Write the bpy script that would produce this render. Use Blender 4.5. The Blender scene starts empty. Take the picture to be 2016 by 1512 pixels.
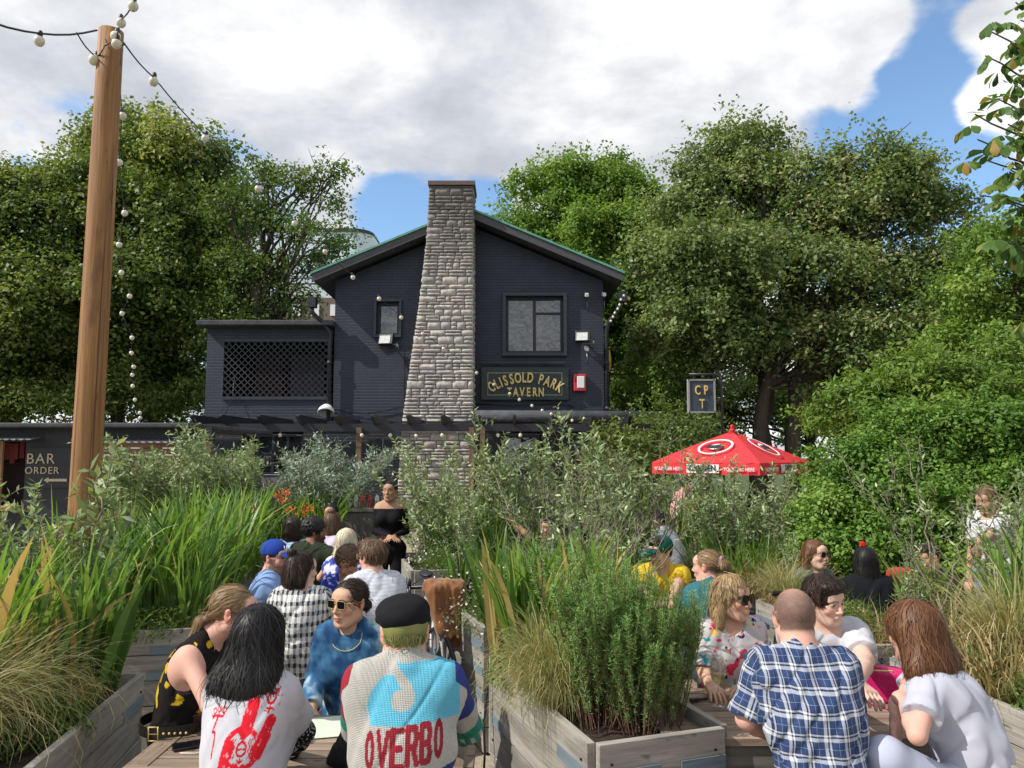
import bpy, math, random
import numpy as np
from mathutils import Vector, Matrix, Euler
import openvdb as vdb
R = math.radians
FP = 1500.0; CH = 1.9; PITCH = math.atan((895-756)/FP)
SC = bpy.context.scene
COL = SC.collection
cP, sP = math.cos(PITCH), math.sin(PITCH)

def ray(px, py):
    u = (px-1008)/FP; v = (756-py)/FP
    return Vector((u, cP-v*sP, sP+v*cP))
def at(px, py, d):
    r = ray(px, py); t = d/r.y
    return Vector((r.x*t, d, CH+r.z*t))
def atz(px, py, z):
    r = ray(px, py); t = (z-CH)/r.z
    return Vector((r.x*t, r.y*t, z))

# ---------- objects
def tag(o, label=None, cat=None, group=None, kind=None):
    if label: o['label'] = label
    if cat: o['category'] = cat
    if group: o['group'] = group
    if kind: o['kind'] = kind
    return o
def empty(name, loc, rz=0, label=None, cat=None, group=None):
    o = bpy.data.objects.new(name, None); COL.objects.link(o)
    o.empty_display_size = .1
    o.location = loc; o.rotation_euler = (0, 0, rz)
    return tag(o, label, cat, group)
def link(name, me, parent=None, loc=None):
    o = bpy.data.objects.new(name, me); COL.objects.link(o)
    if parent: o.parent = parent
    if loc is not None: o.location = loc
    return o
def copy_tree(o, parent=None):
    c = o.copy(); COL.objects.link(c)
    if parent: c.parent = parent
    for ch in [x for x in KIDS.get(o.name, [])]:
        copy_tree(ch, c)
    return c
KIDS = {}
def mesh_np(name, V, Fa, mat, parent=None, smooth=False, pt=None, fc=None, loc=None, col=None):
    """V (n,3); Fa list of int arrays (m,3)/(m,4)"""
    V = np.asarray(V, np.float32)
    if isinstance(Fa, np.ndarray): Fa = [Fa]
    Fa = [np.asarray(f, np.int32) for f in Fa if len(f)]
    me = bpy.data.meshes.new(name)
    me.vertices.add(len(V)); me.vertices.foreach_set('co', V.ravel())
    loops = np.concatenate([f.ravel() for f in Fa]); tot = np.concatenate([np.full(len(f), f.shape[1], np.int32) for f in Fa])
    st = np.concatenate([[0], np.cumsum(tot)[:-1]]).astype(np.int32)
    me.loops.add(len(loops)); me.loops.foreach_set('vertex_index', loops)
    me.polygons.add(len(tot)); me.polygons.foreach_set('loop_start', st); me.polygons.foreach_set('loop_total', tot)
    me.update(calc_edges=True)
    if smooth: me.polygons.foreach_set('use_smooth', np.ones(len(tot), bool))
    if pt:
        for k, a in pt.items():
            a = np.asarray(a, np.float32)
            if a.ndim == 1:
                at_ = me.attributes.new(k, 'FLOAT', 'POINT'); at_.data.foreach_set('value', a)
            else:
                at_ = me.attributes.new(k, 'FLOAT_VECTOR', 'POINT'); at_.data.foreach_set('vector', a.ravel())
    if fc:
        for k, a in fc.items():
            at_ = me.attributes.new(k, 'FLOAT', 'FACE'); at_.data.foreach_set('value', np.asarray(a, np.float32))
    if col is not None:
        c4 = np.ones((len(V), 4), np.float32); c4[:, :3] = col
        at_ = me.attributes.new('Col', 'FLOAT_COLOR', 'POINT'); at_.data.foreach_set('color', c4.ravel())
    if mat: me.materials.append(mat)
    return link(name, me, parent, loc)

class MB:
    """collects boxes, tubes, prisms into one mesh with grain coordinates"""
    def __init__(s): s.v = []; s.f = []; s.g = []; s.sm = []; s.mi = []; s.k = 0; s.m = 0
    def add(s, vs, fs, gs=None, smooth=False):
        b = len(s.v); s.k += 1
        off = Vector(((s.k*7.31) % 50, (s.k*3.77) % 30, (s.k*1.93) % 20))
        for i, v in enumerate(vs):
            s.v.append(tuple(v)); g = gs[i] if gs else v
            s.g.append(tuple(Vector(g)+off))
        for f in fs: s.f.append(tuple(b+i for i in f)); s.sm.append(smooth); s.mi.append(s.m)
    def box(s, c, size, rot=None, taper=1.0):
        c = Vector(c); h = Vector(size)/2
        rot = rot if rot is not None else Matrix.Identity(3)
        if isinstance(rot, (int, float)): rot = Matrix.Rotation(rot, 3, 'Z')
        ax = max(range(3), key=lambda i: size[i]); o = [i for i in range(3) if i != ax]
        vs = []; gs = []
        for z in (-1, 1):
            for y in (-1, 1):
                for x in (-1, 1):
                    l = Vector((x*h.x, y*h.y, z*h.z))
                    if z > 0: l.x *= taper; l.y *= taper
                    vs.append(c+rot@l); gs.append((l[ax], l[o[0]], l[o[1]]))
        s.add(vs, [(0,2,3,1),(4,5,7,6),(0,1,5,4),(2,6,7,3),(0,4,6,2),(1,3,7,5)], gs)
    def span(s, a, b, w, t, up=Vector((0,0,1))):
        a = Vector(a); b = Vector(b); d = b-a; L = d.length; x = d/L
        y = up.cross(x)
        if y.length < 1e-4: y = Vector((0,1,0)).cross(x)
        y.normalize(); z = x.cross(y)
        rot = Matrix((x, y, z)).transposed()
        s.box((a+b)/2, (L, w, t), rot)
    def tube(s, pts, r, n=8, cap=True):
        pts = [Vector(p) for p in pts]; m = len(pts)
        rs = r if isinstance(r, (list, tuple)) else [r]*m
        vs = []; gs = []; L = 0
        t0 = (pts[1]-pts[0]).normalized()
        u = t0.orthogonal().normalized()
        for i, p in enumerate(pts):
            t = (pts[min(i+1, m-1)]-pts[max(i-1, 0)]).normalized()
            u = (u-t*u.dot(t))
            if u.length < 1e-6: u = t.orthogonal()
            u.normalize(); w = t.cross(u)
            if i: L += (p-pts[i-1]).length
            for k in range(n):
                a = 2*math.pi*k/n
                vs.append(p+(u*math.cos(a)+w*math.sin(a))*rs[i]); gs.append((L, math.cos(a)*rs[i], math.sin(a)*rs[i]))
        fs = [(i*n+k, i*n+(k+1) % n, (i+1)*n+(k+1) % n, (i+1)*n+k) for i in range(m-1) for k in range(n)]
        s.add(vs, fs, gs, True)
        if cap:
            b = len(s.v)-m*n
            for f in (tuple(b+k for k in range(n))[::-1], tuple(b+(m-1)*n+k for k in range(n))): s.f.append(f); s.sm.append(False); s.mi.append(s.m)
    def lathe(s, c, prof, n=16, rot=None):
        c = Vector(c); vs = []; m = len(prof)
        for r_, z in prof:
            for k in range(n):
                a = 2*math.pi*k/n; l = Vector((r_*math.cos(a), r_*math.sin(a), z))
                vs.append(c+(rot@l if rot is not None else l))
        fs = [(i*n+k, i*n+(k+1) % n, (i+1)*n+(k+1) % n, (i+1)*n+k) for i in range(m-1) for k in range(n)]
        s.add(vs, fs, None, True)
    def prism(s, poly, depth, o, x, y):
        """poly 2d points CCW in plane (o,x,y), extruded along x cross y by depth"""
        o = Vector(o); x = Vector(x); y = Vector(y); z = x.cross(y).normalized()*depth
        n = len(poly); vs = [o+x*a+y*b for a, b in poly]; vs += [v+z for v in vs]
        fs = [tuple(range(n))[::-1], tuple(range(n, 2*n))]+[(i, (i+1) % n, n+(i+1) % n, n+i) for i in range(n)]
        s.add(vs, fs)
    def build(s, name, mat, parent=None, bevel=0, loc=None):
        me = bpy.data.meshes.new(name); me.from_pydata(s.v, [], s.f); me.update()
        me.polygons.foreach_set('use_smooth', s.sm)
        a = me.attributes.new('gc', 'FLOAT_VECTOR', 'POINT'); a.data.foreach_set('vector', np.array(s.g, np.float32).ravel())
        for m_ in (mat if isinstance(mat, (list, tuple)) else [mat]): me.materials.append(m_)
        me.polygons.foreach_set('material_index', s.mi)
        o = link(name, me, parent, loc)
        if bevel:
            b = o.modifiers.new('bevel', 'BEVEL'); b.width = bevel; b.segments = 2; b.limit_method = 'ANGLE'; b.angle_limit = R(40)
        return o
def text_mesh(s, size, depth=.02, bold=0.0, sx=1.0, space=1.0):
    cu = bpy.data.curves.new('t', 'FONT'); cu.body = s; cu.size = size; cu.extrude = depth/2; cu.offset = bold*size
    cu.align_x = 'CENTER'; cu.align_y = 'BOTTOM_BASELINE'; cu.space_character = space; cu.resolution_u = 4
    o = bpy.data.objects.new('t', cu); COL.objects.link(o)
    bpy.context.view_layer.update()
    me = bpy.data.meshes.new_from_object(o.evaluated_get(bpy.context.evaluated_depsgraph_get()))
    bpy.data.objects.remove(o); bpy.data.curves.remove(cu)
    for v in me.vertices: v.co.x *= sx
    return me
def text(name, s, size, loc, mat, parent=None, rot=(R(90), 0, 0), **kw):
    me = text_mesh(s, size, **kw); me.materials.clear(); me.materials.append(mat)
    o = link(name, me, parent, loc); o.rotation_euler = rot; return o

# ---------- materials
class NT:
    def __init__(s, name):
        s.m = bpy.data.materials.new(name); s.m.use_nodes = True; s.t = s.m.node_tree; s.t.nodes.clear()
        s.out = s.t.nodes.new('ShaderNodeOutputMaterial')
    def n(s, typ, props=None, **inp):
        nd = s.t.nodes.new('ShaderNode'+typ)
        for k, v in (props or {}).items(): setattr(nd, k, v)
        for k, v in inp.items():
            key = int(k[1:]) if k[0] == '_' and k[1:].isdigit() else k.replace('_', ' ')
            sk = nd.inputs[key]
            if isinstance(v, bpy.types.NodeSocket): s.t.links.new(v, sk)
            elif isinstance(v, bpy.types.Node): s.t.links.new(v.outputs[0], sk)
            else:
                if isinstance(v, (tuple, list)) and len(v) == 3 and sk.type == 'RGBA': v = (*v, 1)
                sk.default_value = v
        return nd
    def attr(s, name, out='Vector'): return s.n('Attribute', {'attribute_name': name}).outputs[out]
    def math(s, op, a, b=0.0, c=0.0): return s.n('Math', {'operation': op}, _0=a, _1=b, _2=c).outputs[0]
    def mix(s, f, a, b, mode='MIX'):
        nd = s.t.nodes.new('ShaderNodeMix'); nd.data_type = 'RGBA'; nd.blend_type = mode
        for i, v in ((0, f), (6, a), (7, b)):
            if isinstance(v, bpy.types.Node): v = v.outputs[0]
            if isinstance(v, bpy.types.NodeSocket): s.t.links.new(v, nd.inputs[i])
            else: nd.inputs[i].default_value = (*v, 1) if isinstance(v, (tuple, list)) else v
        return nd.outputs[2]
    def ramp(s, f, stops, interp='LINEAR'):
        nd = s.n('ValToRGB', _0=f); e = nd.color_ramp; e.interpolation = interp
        while len(e.elements) < len(stops): e.elements.new(.5)
        for el, (p, c) in zip(e.elements, stops):
            el.position = p; el.color = (*c, 1) if len(c) == 3 else c
        return nd.outputs[0]
    def noise(s, vec, scale, detail=3, rough=.55, out=0, dist=0.0):
        return s.n('TexNoise', Vector=vec, Scale=scale, Detail=detail, Roughness=rough, Distortion=dist).outputs[out]
    def mapv(s, vec, scale=(1,1,1), loc=(0,0,0)): return s.n('Mapping', Vector=vec, Scale=scale, Location=loc).outputs[0]
    def bump(s, h, dist=.01, strength=1.0): return s.n('Bump', Height=h, Distance=dist, Strength=strength).outputs[0]
    def pbr(s, col, rough=.6, bump=None, **kw):
        b = s.n('BsdfPrincipled', Base_Color=col, Roughness=rough, **kw)
        if bump is not None: s.t.links.new(bump, b.inputs['Normal'])
        s.t.links.new(b.outputs[0], s.out.inputs[0]); s.b = b
        return s.m
    def obj(s): return s.n('TexCoord').outputs['Object']
def simple(name, col, rough=.6, nz=0.25, sc=20, bd=.002, **kw):
    n = NT(name); o = n.obj(); f = n.noise(o, sc, 5)
    dark = tuple(c*(1-nz) for c in col); lite = tuple(min(1, c*(1+nz*.6)) for c in col)
    c = n.ramp(f, [(.3, dark), (.7, lite)])
    return n.pbr(c, rough, n.bump(n.noise(o, sc*3, 4), bd), **kw)
def leafmat(name, stops, trans=.35, rough=.5, spec=.3):
    n = NT(name); r = n.attr('rnd', 'Fac'); c = n.ramp(r, stops)
    b = n.n('BsdfPrincipled', Base_Color=c, Roughness=rough); b.inputs['Specular IOR Level'].default_value = spec
    tc = n.mix(1.0, c, (1.2, 1.2, .55), 'MULTIPLY')
    t = n.n('BsdfTranslucent', Color=tc)
    mx = n.n('MixShader', _0=trans, _1=b.outputs[0], _2=t.outputs[0])
    n.t.links.new(mx.outputs[0], n.out.inputs[0]); return n.m
def colmat(name, rough=.7, sheen=0.0, bumpscale=0, bd=.001, spec=.3, sss=0.0):
    n = NT(name); c = n.attr('Col', 'Color')
    o = n.obj(); bp = None
    if bumpscale: bp = n.bump(n.noise(o, bumpscale, 3), bd)
    m = n.pbr(c, rough, bp); n.b.inputs['Specular IOR Level'].default_value = spec
    if sheen: n.b.inputs['Sheen Weight'].default_value = sheen
    if sss:
        n.b.inputs['Subsurface Weight'].default_value = sss; n.b.inputs['Subsurface Radius'].default_value = (.01, .004, .002); n.b.inputs['Subsurface Scale'].default_value = 1
    return m
MT = {}
def glassy():
    n = NT('window_glass'); o = n.obj(); f = n.noise(o, 2.2, 6, .65); c = n.ramp(f, [(.42, (.015,.02,.025)), (.6, (.05,.06,.065))]); return n.pbr(c, .06, n.bump(n.noise(o, 1.5, 3), .03), **{'IOR': 2.1})
def woodmat(name, a, b, c, sc=1.0, rough=.75, stain=None):
    n = NT(name); g = n.attr('gc'); v = n.mapv(g, (3*sc, 45*sc, 45*sc))
    f = n.noise(v, 1.0, 6, .65, dist=.6); f2 = n.noise(n.mapv(g, (.9, 5, 5)), 1.0, 4, .6)
    col = n.ramp(f, [(.25, a), (.5, b), (.78, c)])
    col = n.mix(n.ramp(f2, [(.42, (0,0,0)), (.62, (.75,.75,.75))]), col, stain or tuple(x*.55 for x in a))
    kn = n.noise(n.mapv(g, (7, 16, 16)), 1.0, 2, .5)
    col = n.mix(n.ramp(kn, [(.7, (0,0,0)), (.76, (.7,.7,.7))]), col, tuple(x*.3 for x in a))
    return n.pbr(col, rough, n.bump(f, .0025))
MT['wood_grey'] = woodmat('weathered_wood', (.16,.145,.125), (.31,.285,.25), (.44,.41,.365), stain=(.12,.115,.11))
MT['wood_dark'] = woodmat('dark_old_wood', (.085,.075,.062), (.155,.14,.12), (.23,.21,.18), stain=(.06,.058,.055))  # darker grey-brown wood for table legs, aprons and the cabinet
MT['wood_table'] = woodmat('table_wood', (.15,.105,.07), (.27,.20,.145), (.37,.285,.21), stain=(.12,.085,.06))
MT['post_wood'] = woodmat('post_wood', (.10,.06,.035), (.17,.105,.06), (.23,.15,.09))
MT['wood_warm'] = woodmat('pine_wood', (.25,.13,.06), (.38,.22,.11), (.46,.29,.16))
MT['wood_clad'] = woodmat('cladding_wood', (.16,.09,.06), (.27,.17,.12), (.33,.22,.16))
MT['bluestrip'] = woodmat('faded_blue_paint', (.10,.145,.18), (.15,.20,.24), (.22,.26,.30), stain=(.10,.12,.13))
MT['black'] = simple('black_paint', (.012,.013,.02), .5)
MT['black_metal'] = simple('black_metal', (.012,.012,.014), .4, Metallic=.0)
MT['steel'] = simple('steel', (.35,.35,.37), .35, Metallic=.9)
MT['white_paint'] = simple('white_paint', (.72,.72,.72), .5, .06)
MT['gold'] = simple('gold_letter', (.62,.47,.17), .4, .1)
MT['glass_dark'] = glassy()
MT['soil'] = simple('soil', (.045,.028,.018), .95, .6, 30, .02)
MT['grey_letter'] = simple('faded_gold_letter', (.45,.38,.27), .6, .1)
MT['whiteletter'] = simple('white_letter', (.6,.6,.62), .6, .1)
def nrm(a): return a/np.maximum(np.linalg.norm(a, axis=-1, keepdims=True), 1e-9)
def rh(name, *stops, **kw): return leafmat(name, list(stops), **kw)
MT['leaf_mid'] = rh('mid_leaf', (0, (.06,.11,.028)), (.5, (.11,.18,.042)), (1, (.19,.26,.07)), trans=.38)
MT['leaf_dark'] = rh('dark_leaf', (0, (.055,.10,.028)), (.45, (.125,.18,.045)), (.8, (.225,.275,.075)), (1, (.33,.35,.12)), trans=.4)
MT['leaf_bright'] = rh('bright_leaf', (0, (.09,.17,.03)), (.5, (.16,.27,.045)), (1, (.26,.35,.075)), trans=.4)
MT['leaf_grey'] = rh('greyish_tree_leaf', (0, (.08,.13,.05)), (.45, (.165,.23,.08)), (.85, (.27,.335,.13)), (1, (.36,.33,.16)), trans=.38)
MT['leaf_olive'] = rh('olive_leaf', (0, (.13,.19,.08)), (.5, (.22,.30,.13)), (.85, (.35,.42,.22)), (1, (.50,.54,.36)), trans=.28, rough=.5, spec=.4)
MT['leaf_silver'] = rh('silver_leaf', (0, (0.135,0.203,0.149)), (.6, (0.257,0.338,0.257)), (1, (0.446,0.513,0.405)), trans=.2)
MT['blade'] = rh('sword_leaf', (0, (.055,.12,.028)), (.4, (.12,.23,.045)), (.8, (.24,.37,.08)), (.9, (.36,.44,.13)), (.93, (.50,.36,.15)), (1, (.55,.38,.17)), trans=.42, rough=.4, spec=.4)
MT['grass'] = rh('feather_grass', (0, (0.149,0.203,0.068)), (.4, (0.297,0.297,0.121)), (.8, (0.486,0.419,0.216)), (1, (0.648,0.567,0.338)), trans=.35)
MT['drygrass'] = rh('dry_grass', (0, (0.162,0.135,0.054)), (.5, (0.351,0.257,0.121)), (1, (0.540,0.405,0.216)), trans=.3)
MT['rosemary'] = rh('rosemary_needle', (0, (.11,.25,.06)), (.5, (.20,.37,.10)), (.9, (.30,.47,.16)), (1, (.36,.44,.22)), trans=.35, rough=.45)
MT['hedge'] = rh('hedge_leaf', (0, (.07,.15,.026)), (.5, (.14,.26,.045)), (1, (.25,.37,.08)), trans=.38)
MT['lime'] = rh('lime_leaf', (0, (.085,.16,.03)), (.5, (.155,.25,.045)), (1, (.25,.34,.08)), trans=.4)
MT['chestnut'] = rh('chestnut_leaf', (0, (0.041,0.095,0.020)), (.6, (0.095,0.176,0.034)), (.9, (0.162,0.230,0.047)), (1, (0.338,0.176,0.041)), trans=.35)
MT['petal_white'] = rh('white_petal', (0, (.7,.7,.65)), (1, (.85,.85,.8)), trans=.2)
MT['petal_orange'] = rh('orange_petal', (0, (.7,.12,.02)), (1, (.85,.22,.03)), trans=.3)
def barkmat(name, a, b):
    n = NT(name); o = n.obj(); f = n.noise(n.mapv(o, (1, 1, .25)), 14, 6, .65)
    return n.pbr(n.ramp(f, [(.3, a), (.7, b)]), .9, n.bump(f, .03))
MT['bark'] = barkmat('bark', (.035,.028,.022), (.09,.07,.05))
MT['twig'] = barkmat('twig', (.16,.13,.10), (.30,.26,.20))
MT['stemgreen'] = barkmat('green_stem', (.12,.14,.07), (.22,.24,.14))
MT['browntwig'] = barkmat('brown_twig', (.10,.05,.035), (.20,.11,.075))
def leafgeo(P, N, rng, L, W, T=None, fold=.15, curl=.1):
    """rhombic leaves at P with normal N, lengths L, widths W -> V, F(quads as 2 per leaf)"""
    n = len(P); N = nrm(np.asarray(N, float))
    if T is None: T = rng.normal(size=(n, 3))
    T = nrm(T-N*np.sum(T*N, 1, keepdims=True)); S = np.cross(N, T)
    L = np.broadcast_to(L, (n,))[:, None]; W = np.broadcast_to(W, (n,))[:, None]
    a = P; m = P+T*L*.45+N*L*curl*.4; c = P+T*L-N*L*curl*.3
    l = P+T*L*.42+S*W*.5+N*W*fold; r = P+T*L*.42-S*W*.5+N*W*fold
    V = np.stack([a, l, c, r], 1).reshape(-1, 3)
    F_ = np.arange(n)[:, None]*4+np.array([[0, 3, 2, 1]])
    return V, F_
def leaves(P, N, rng, L, W, mat, name, parent=None, T=None, rnd=None, **kw):
    n = len(P); sz = rng.uniform(.7, 1.25, n)
    V, F_ = leafgeo(np.asarray(P), N, rng, L*sz, W*sz, T, **kw)
    if rnd is None: rnd = rng.random(n)
    return mesh_np(name, V, F_, mat, parent, fc={'rnd': rnd})
def ribbon(path, side, width):
    """path (n,s,3) side (n,s,3) or (n,3) width (n,s) -> V,F"""
    n, s, _ = path.shape
    if side.ndim == 2: side = side[:, None, :]
    V = np.stack([path-side*width[..., None]*.5, path+side*width[..., None]*.5], 2).reshape(-1, 3)
    b = np.arange(n)[:, None]*(2*s)+np.arange(s-1)[None]*2
    b = b.reshape(-1, 1); F_ = b+np.array([[0, 1, 3, 2]])
    return V, F_
def blades(rng, n, base_r, h, w, lean, droop, seg=9, base=None, up=None, vfold=True, twist=.3):
    """sword / grass blades, returns V,F,rnd per face. lean: outward slope; droop: tip bend"""
    a = rng.uniform(0, 2*math.pi, n); r = base_r*np.sqrt(rng.random(n))
    B = np.stack([r*np.cos(a), r*np.sin(a), np.zeros(n)], 1) if base is None else base
    a2 = a+rng.normal(0, .6, n); D = np.stack([np.cos(a2), np.sin(a2), np.zeros(n)], 1)
    ln = np.abs(rng.normal(lean, lean*.5, n)); dr = np.abs(rng.normal(droop, droop*.55, n)); H = h*rng.uniform(.55, 1.1, n)
    t = np.linspace(0, 1, seg)[None]
    ang = ln[:, None]+dr[:, None]*t**2.2*2.0
    dt = 1/(seg-1)
    dx = np.sin(ang)*dt; dz = np.cos(ang)*dt
    X = np.concatenate([np.zeros((n, 1)), np.cumsum(dx[:, :-1], 1)], 1)*H[:, None]; Z = np.concatenate([np.zeros((n, 1)), np.cumsum(dz[:, :-1], 1)], 1)*H[:, None]
    path = B[:, None, :]+D[:, None, :]*X[..., None]+np.array([0, 0, 1])*Z[..., None]
    ta = a2+math.pi/2+rng.normal(0, .9, n); side = np.stack([np.cos(ta), np.sin(ta), np.zeros(n)], 1)
    sw = rng.normal(0, .05, (n, 1, 1))*np.sin(t*3)[..., None]*H[:, None, None]; path = path+side[:, None, :]*sw
    prof = np.minimum(1, .55+t*1.6)*np.clip((1-t)*2.6, 0, 1)**.7
    wd = w*rng.uniform(.6, 1.25, n)[:, None]*prof+.0008
    V, F_ = ribbon(path, side, wd)
    rn = np.repeat(rng.random(n), seg-1)
    return V, F_, rn
def merge(parts):
    Vs = []; Fs = []; Rn = []; k = 0
    for V, F_, r in parts: Vs.append(V); Fs.append(F_+k); Rn.append(r); k += len(V)
    return np.concatenate(Vs), np.concatenate(Fs), np.concatenate(Rn)
def tubes(paths, radii, n=5):
    """list of (k,3) paths -> V,F"""
    Vs = []; Fs = []; kk = 0
    for P, r in zip(paths, radii):
        P = np.asarray(P, float); m = len(P); r = np.broadcast_to(r, (m,))
        T = nrm(np.gradient(P, axis=0)); u = nrm(np.cross(T, np.where(np.abs(T[:, 2:3]) > .9, [[1., 0, 0]], [[0, 0, 1.]]))); w_ = np.cross(T, u)
        a = np.arange(n)*2*math.pi/n
        V = P[:, None]+(u[:, None]*np.cos(a)[None, :, None]+w_[:, None]*np.sin(a)[None, :, None])*r[:, None, None]
        i = np.arange(m-1)[:, None]*n; k = np.arange(n)[None]
        F_ = np.stack([i+k, i+(k+1) % n, i+n+(k+1) % n, i+n+k], -1).reshape(-1, 4)
        Vs.append(V.reshape(-1, 3)); Fs.append(F_+kk); kk += m*n
    return np.concatenate(Vs), np.concatenate(Fs)
# ---------- camera, light, sky
cam = bpy.data.cameras.new('camera'); co = bpy.data.objects.new('camera', cam); COL.objects.link(co)
co.location = (0, 0, CH); co.rotation_euler = (R(90)+PITCH, 0, 0); cam.sensor_width = 36; cam.lens = FP/2016*36; cam.clip_end = 2000; cam.clip_start = .05
SC.camera = co
SUN_EL = R(43); SUN_AZ = math.atan2(-.955, -.30)
sd = Vector((math.sin(SUN_AZ)*math.cos(SUN_EL), math.cos(SUN_AZ)*math.cos(SUN_EL), math.sin(SUN_EL)))
sl = bpy.data.lights.new('sun', 'SUN'); so = bpy.data.objects.new('sun', sl); COL.objects.link(so)
sl.energy = 4.4; sl.angle = R(.55); sl.color = (1, .95, .86); so.rotation_euler = sd.to_track_quat('Z', 'Y').to_euler(); so.location = (-8, -4, 9)
SC.view_settings.view_transform = 'Standard'; SC.view_settings.look = 'None'; SC.view_settings.exposure = 0.32
w = bpy.data.worlds.new('World'); SC.world = w; w.use_nodes = True
def world():
    n = NT.__new__(NT); n.t = w.node_tree; n.t.nodes.clear(); n.out = n.t.nodes.new('ShaderNodeOutputWorld'); n.m = None
    sky = n.n('TexSky', {'sky_type': 'NISHITA', 'sun_disc': False, 'sun_elevation': SUN_EL, 'sun_rotation': SUN_AZ, 'air_density': 1.0, 'dust_density': .3, 'ozone_density': 2.0})
    skc = n.mix(1.0, sky.outputs[0], (.15, .165, .17), 'MULTIPLY')
    g = n.n('TexCoord').outputs['Generated']
    sep = n.n('SeparateXYZ', Vector=g)
    zz = n.math('MAXIMUM', n.math('ADD', sep.outputs[2], .22), .05)
    u = n.math('DIVIDE', sep.outputs[0], zz); v = n.math('DIVIDE', sep.outputs[1], zz)
    p = n.n('CombineXYZ', X=u, Y=v).outputs[0]
    warp = n.noise(p, .9, 3, .5, out=1)
    pw = n.n('VectorMath', {'operation': 'MULTIPLY_ADD'}, _0=warp, _1=(.35, .35, 0), _2=p).outputs[0]
    d = n.noise(n.mapv(pw, (1, 1, 1), (3.1, 7.7, .4)), 1.5, 10, .60)
    def blob(px, py, a0, a1):   # 1 inside a0 degrees, 0 beyond a1
        c = ray(px, py).normalized()
        dt = n.n('VectorMath', {'operation': 'DOT_PRODUCT'}, _0=g, _1=tuple(c)).outputs['Value']
        return n.n('MapRange', {'interpolation_type': 'SMOOTHSTEP'}, Value=dt, From_Min=math.cos(R(a1)), From_Max=math.cos(R(a0)), To_Min=0.0, To_Max=1.0).outputs[0]
    dens = n.math('MULTIPLY_ADD', d, 2.0, -.33)
    for px, py, a0, a1, s in ((1870, 60, 1.5, 5, -.34), (1830, 200, 1, 5.5, -.36), (1730, 300, 2, 6, -.34), (1980, 380, 1, 5, -.34), (1880, 330, 1, 4.5, -.25), (1620, 270, .5, 3.2, -.14), (1760, 480, 2, 9, -.34),
                              (770, 425, .5, 3.6, -.38), (840, 420, .5, 2.2, -.3), (960, 400, .3, 2.6, -.33), (30, 560, 2, 8, -.3), (60, 330, .3, 1.5, -.2), (1960, 200, .5, 2.5, .3), (1890, 235, .2, 1.8, .2), (1990, 330, .1, 1.5, .15), (1950, 60, .5, 2.5, .25), (1800, 130, .2, 1.6, .16), (1730, 60, .5, 2.5, .2), (1700, 200, .3, 2, .15)):
        dens = n.math('MULTIPLY_ADD', blob(px, py, a0, a1), s, dens)
    mask = n.n('MapRange', {'interpolation_type': 'SMOOTHSTEP'}, Value=dens, From_Min=.38, From_Max=.66, To_Min=0.0, To_Max=1.0).outputs[0]
    d2 = n.noise(n.mapv(pw, (1, 1, 1), (1.3, 2.2, 5.1)), 1.9, 9, .57)
    d3 = n.noise(n.mapv(pw, (1, 1, 1), (4.3, .2, 2.1)), .9, 3, .5)
    sh = n.math('MULTIPLY_ADD', n.math('ADD', n.math('MULTIPLY', d2, .75), n.math('MULTIPLY', d3, .25)), 1.5, -.25)
    cc = n.ramp(sh, [(.34, (.45, .475, .53)), (.43, (.56, .58, .62)), (.50, (.69, .70, .725)), (.58, (.87, .87, .875))])
    c = n.mix(mask, skc, cc)
    bg = n.n('Background', Color=c, Strength=1.0); n.t.links.new(bg.outputs[0], n.out.inputs[0])
world()

# ---------- ground
def ground():
    n = NT('paving'); o = n.obj()
    c = n.ramp(n.noise(o, 1.3, 6), [(.3, (.27,.22,.15)), (.7, (.40,.34,.25))])
    c = n.mix(n.ramp(n.noise(o, 60, 3), [(.45, (0,0,0)), (.7, (.6,.6,.6))]), c, (.16,.13,.09))
    MT['paving'] = n.pbr(c, .95, n.bump(n.noise(o, 50, 4), .01))
    n = NT('lawn'); o = n.obj()
    MT['lawn'] = n.pbr(n.ramp(n.noise(o, 3, 6), [(.3, (.03,.055,.015)), (.7, (.07,.10,.03))]), .95, n.bump(n.noise(o, 30, 4), .05))
    b = MB(); b.box((0, 150, -.25), (700, 500, .5)); tag(b.build('lawn', MT['lawn']), kind='structure')
    b = MB(); b.box((0, 8, -.246), (30, 26, .5)); tag(b.build('paving', MT['paving']), kind='structure')
ground()

# ---------- the pub
def brick(name, base, lite, bscale=1.0, bd=.012):
    n = NT(name); o = n.obj(); s = n.n('SeparateXYZ', Vector=o)
    v = n.n('CombineXYZ', X=n.math('ADD', s.outputs[0], s.outputs[1]), Y=s.outputs[2]).outputs[0]
    bt = n.n('TexBrick', {'offset': .5}, Vector=v, Scale=1.0, Color1=(.8,.8,.8), Color2=(1,1,1), Mortar=(.2,.2,.2), Mortar_Size=.008, Brick_Width=.235*bscale, Row_Height=.078*bscale, Mortar_Smooth=.3)
    f = n.noise(o, 2.5, 6, .6)
    c = n.mix(1.0, n.ramp(f, [(.3, base), (.7, lite)]), bt.outputs[0], 'MULTIPLY') if False else n.mix(n.math('MULTIPLY', bt.outputs[1], .35), n.ramp(f, [(.3, base), (.7, lite)]), tuple(x*.5 for x in base))
    h = n.math('SUBTRACT', n.math('MULTIPLY', n.noise(o, 25, 4), .35), bt.outputs[1])
    return n.pbr(c, .55, n.bump(h, bd))
MT['navy_brick'] = brick('painted_navy_brick', (.011,.016,.031), (.023,.029,.050))
MT['dark_brick'] = brick('painted_dark_brick', (.010,.011,.018), (.018,.020,.030))
MT['red_brick'] = brick('red_brick', (.20,.09,.06), (.30,.16,.11))
MT['navy'] = simple('navy_paint', (.022,.027,.042), .45, .3, 6)
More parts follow.
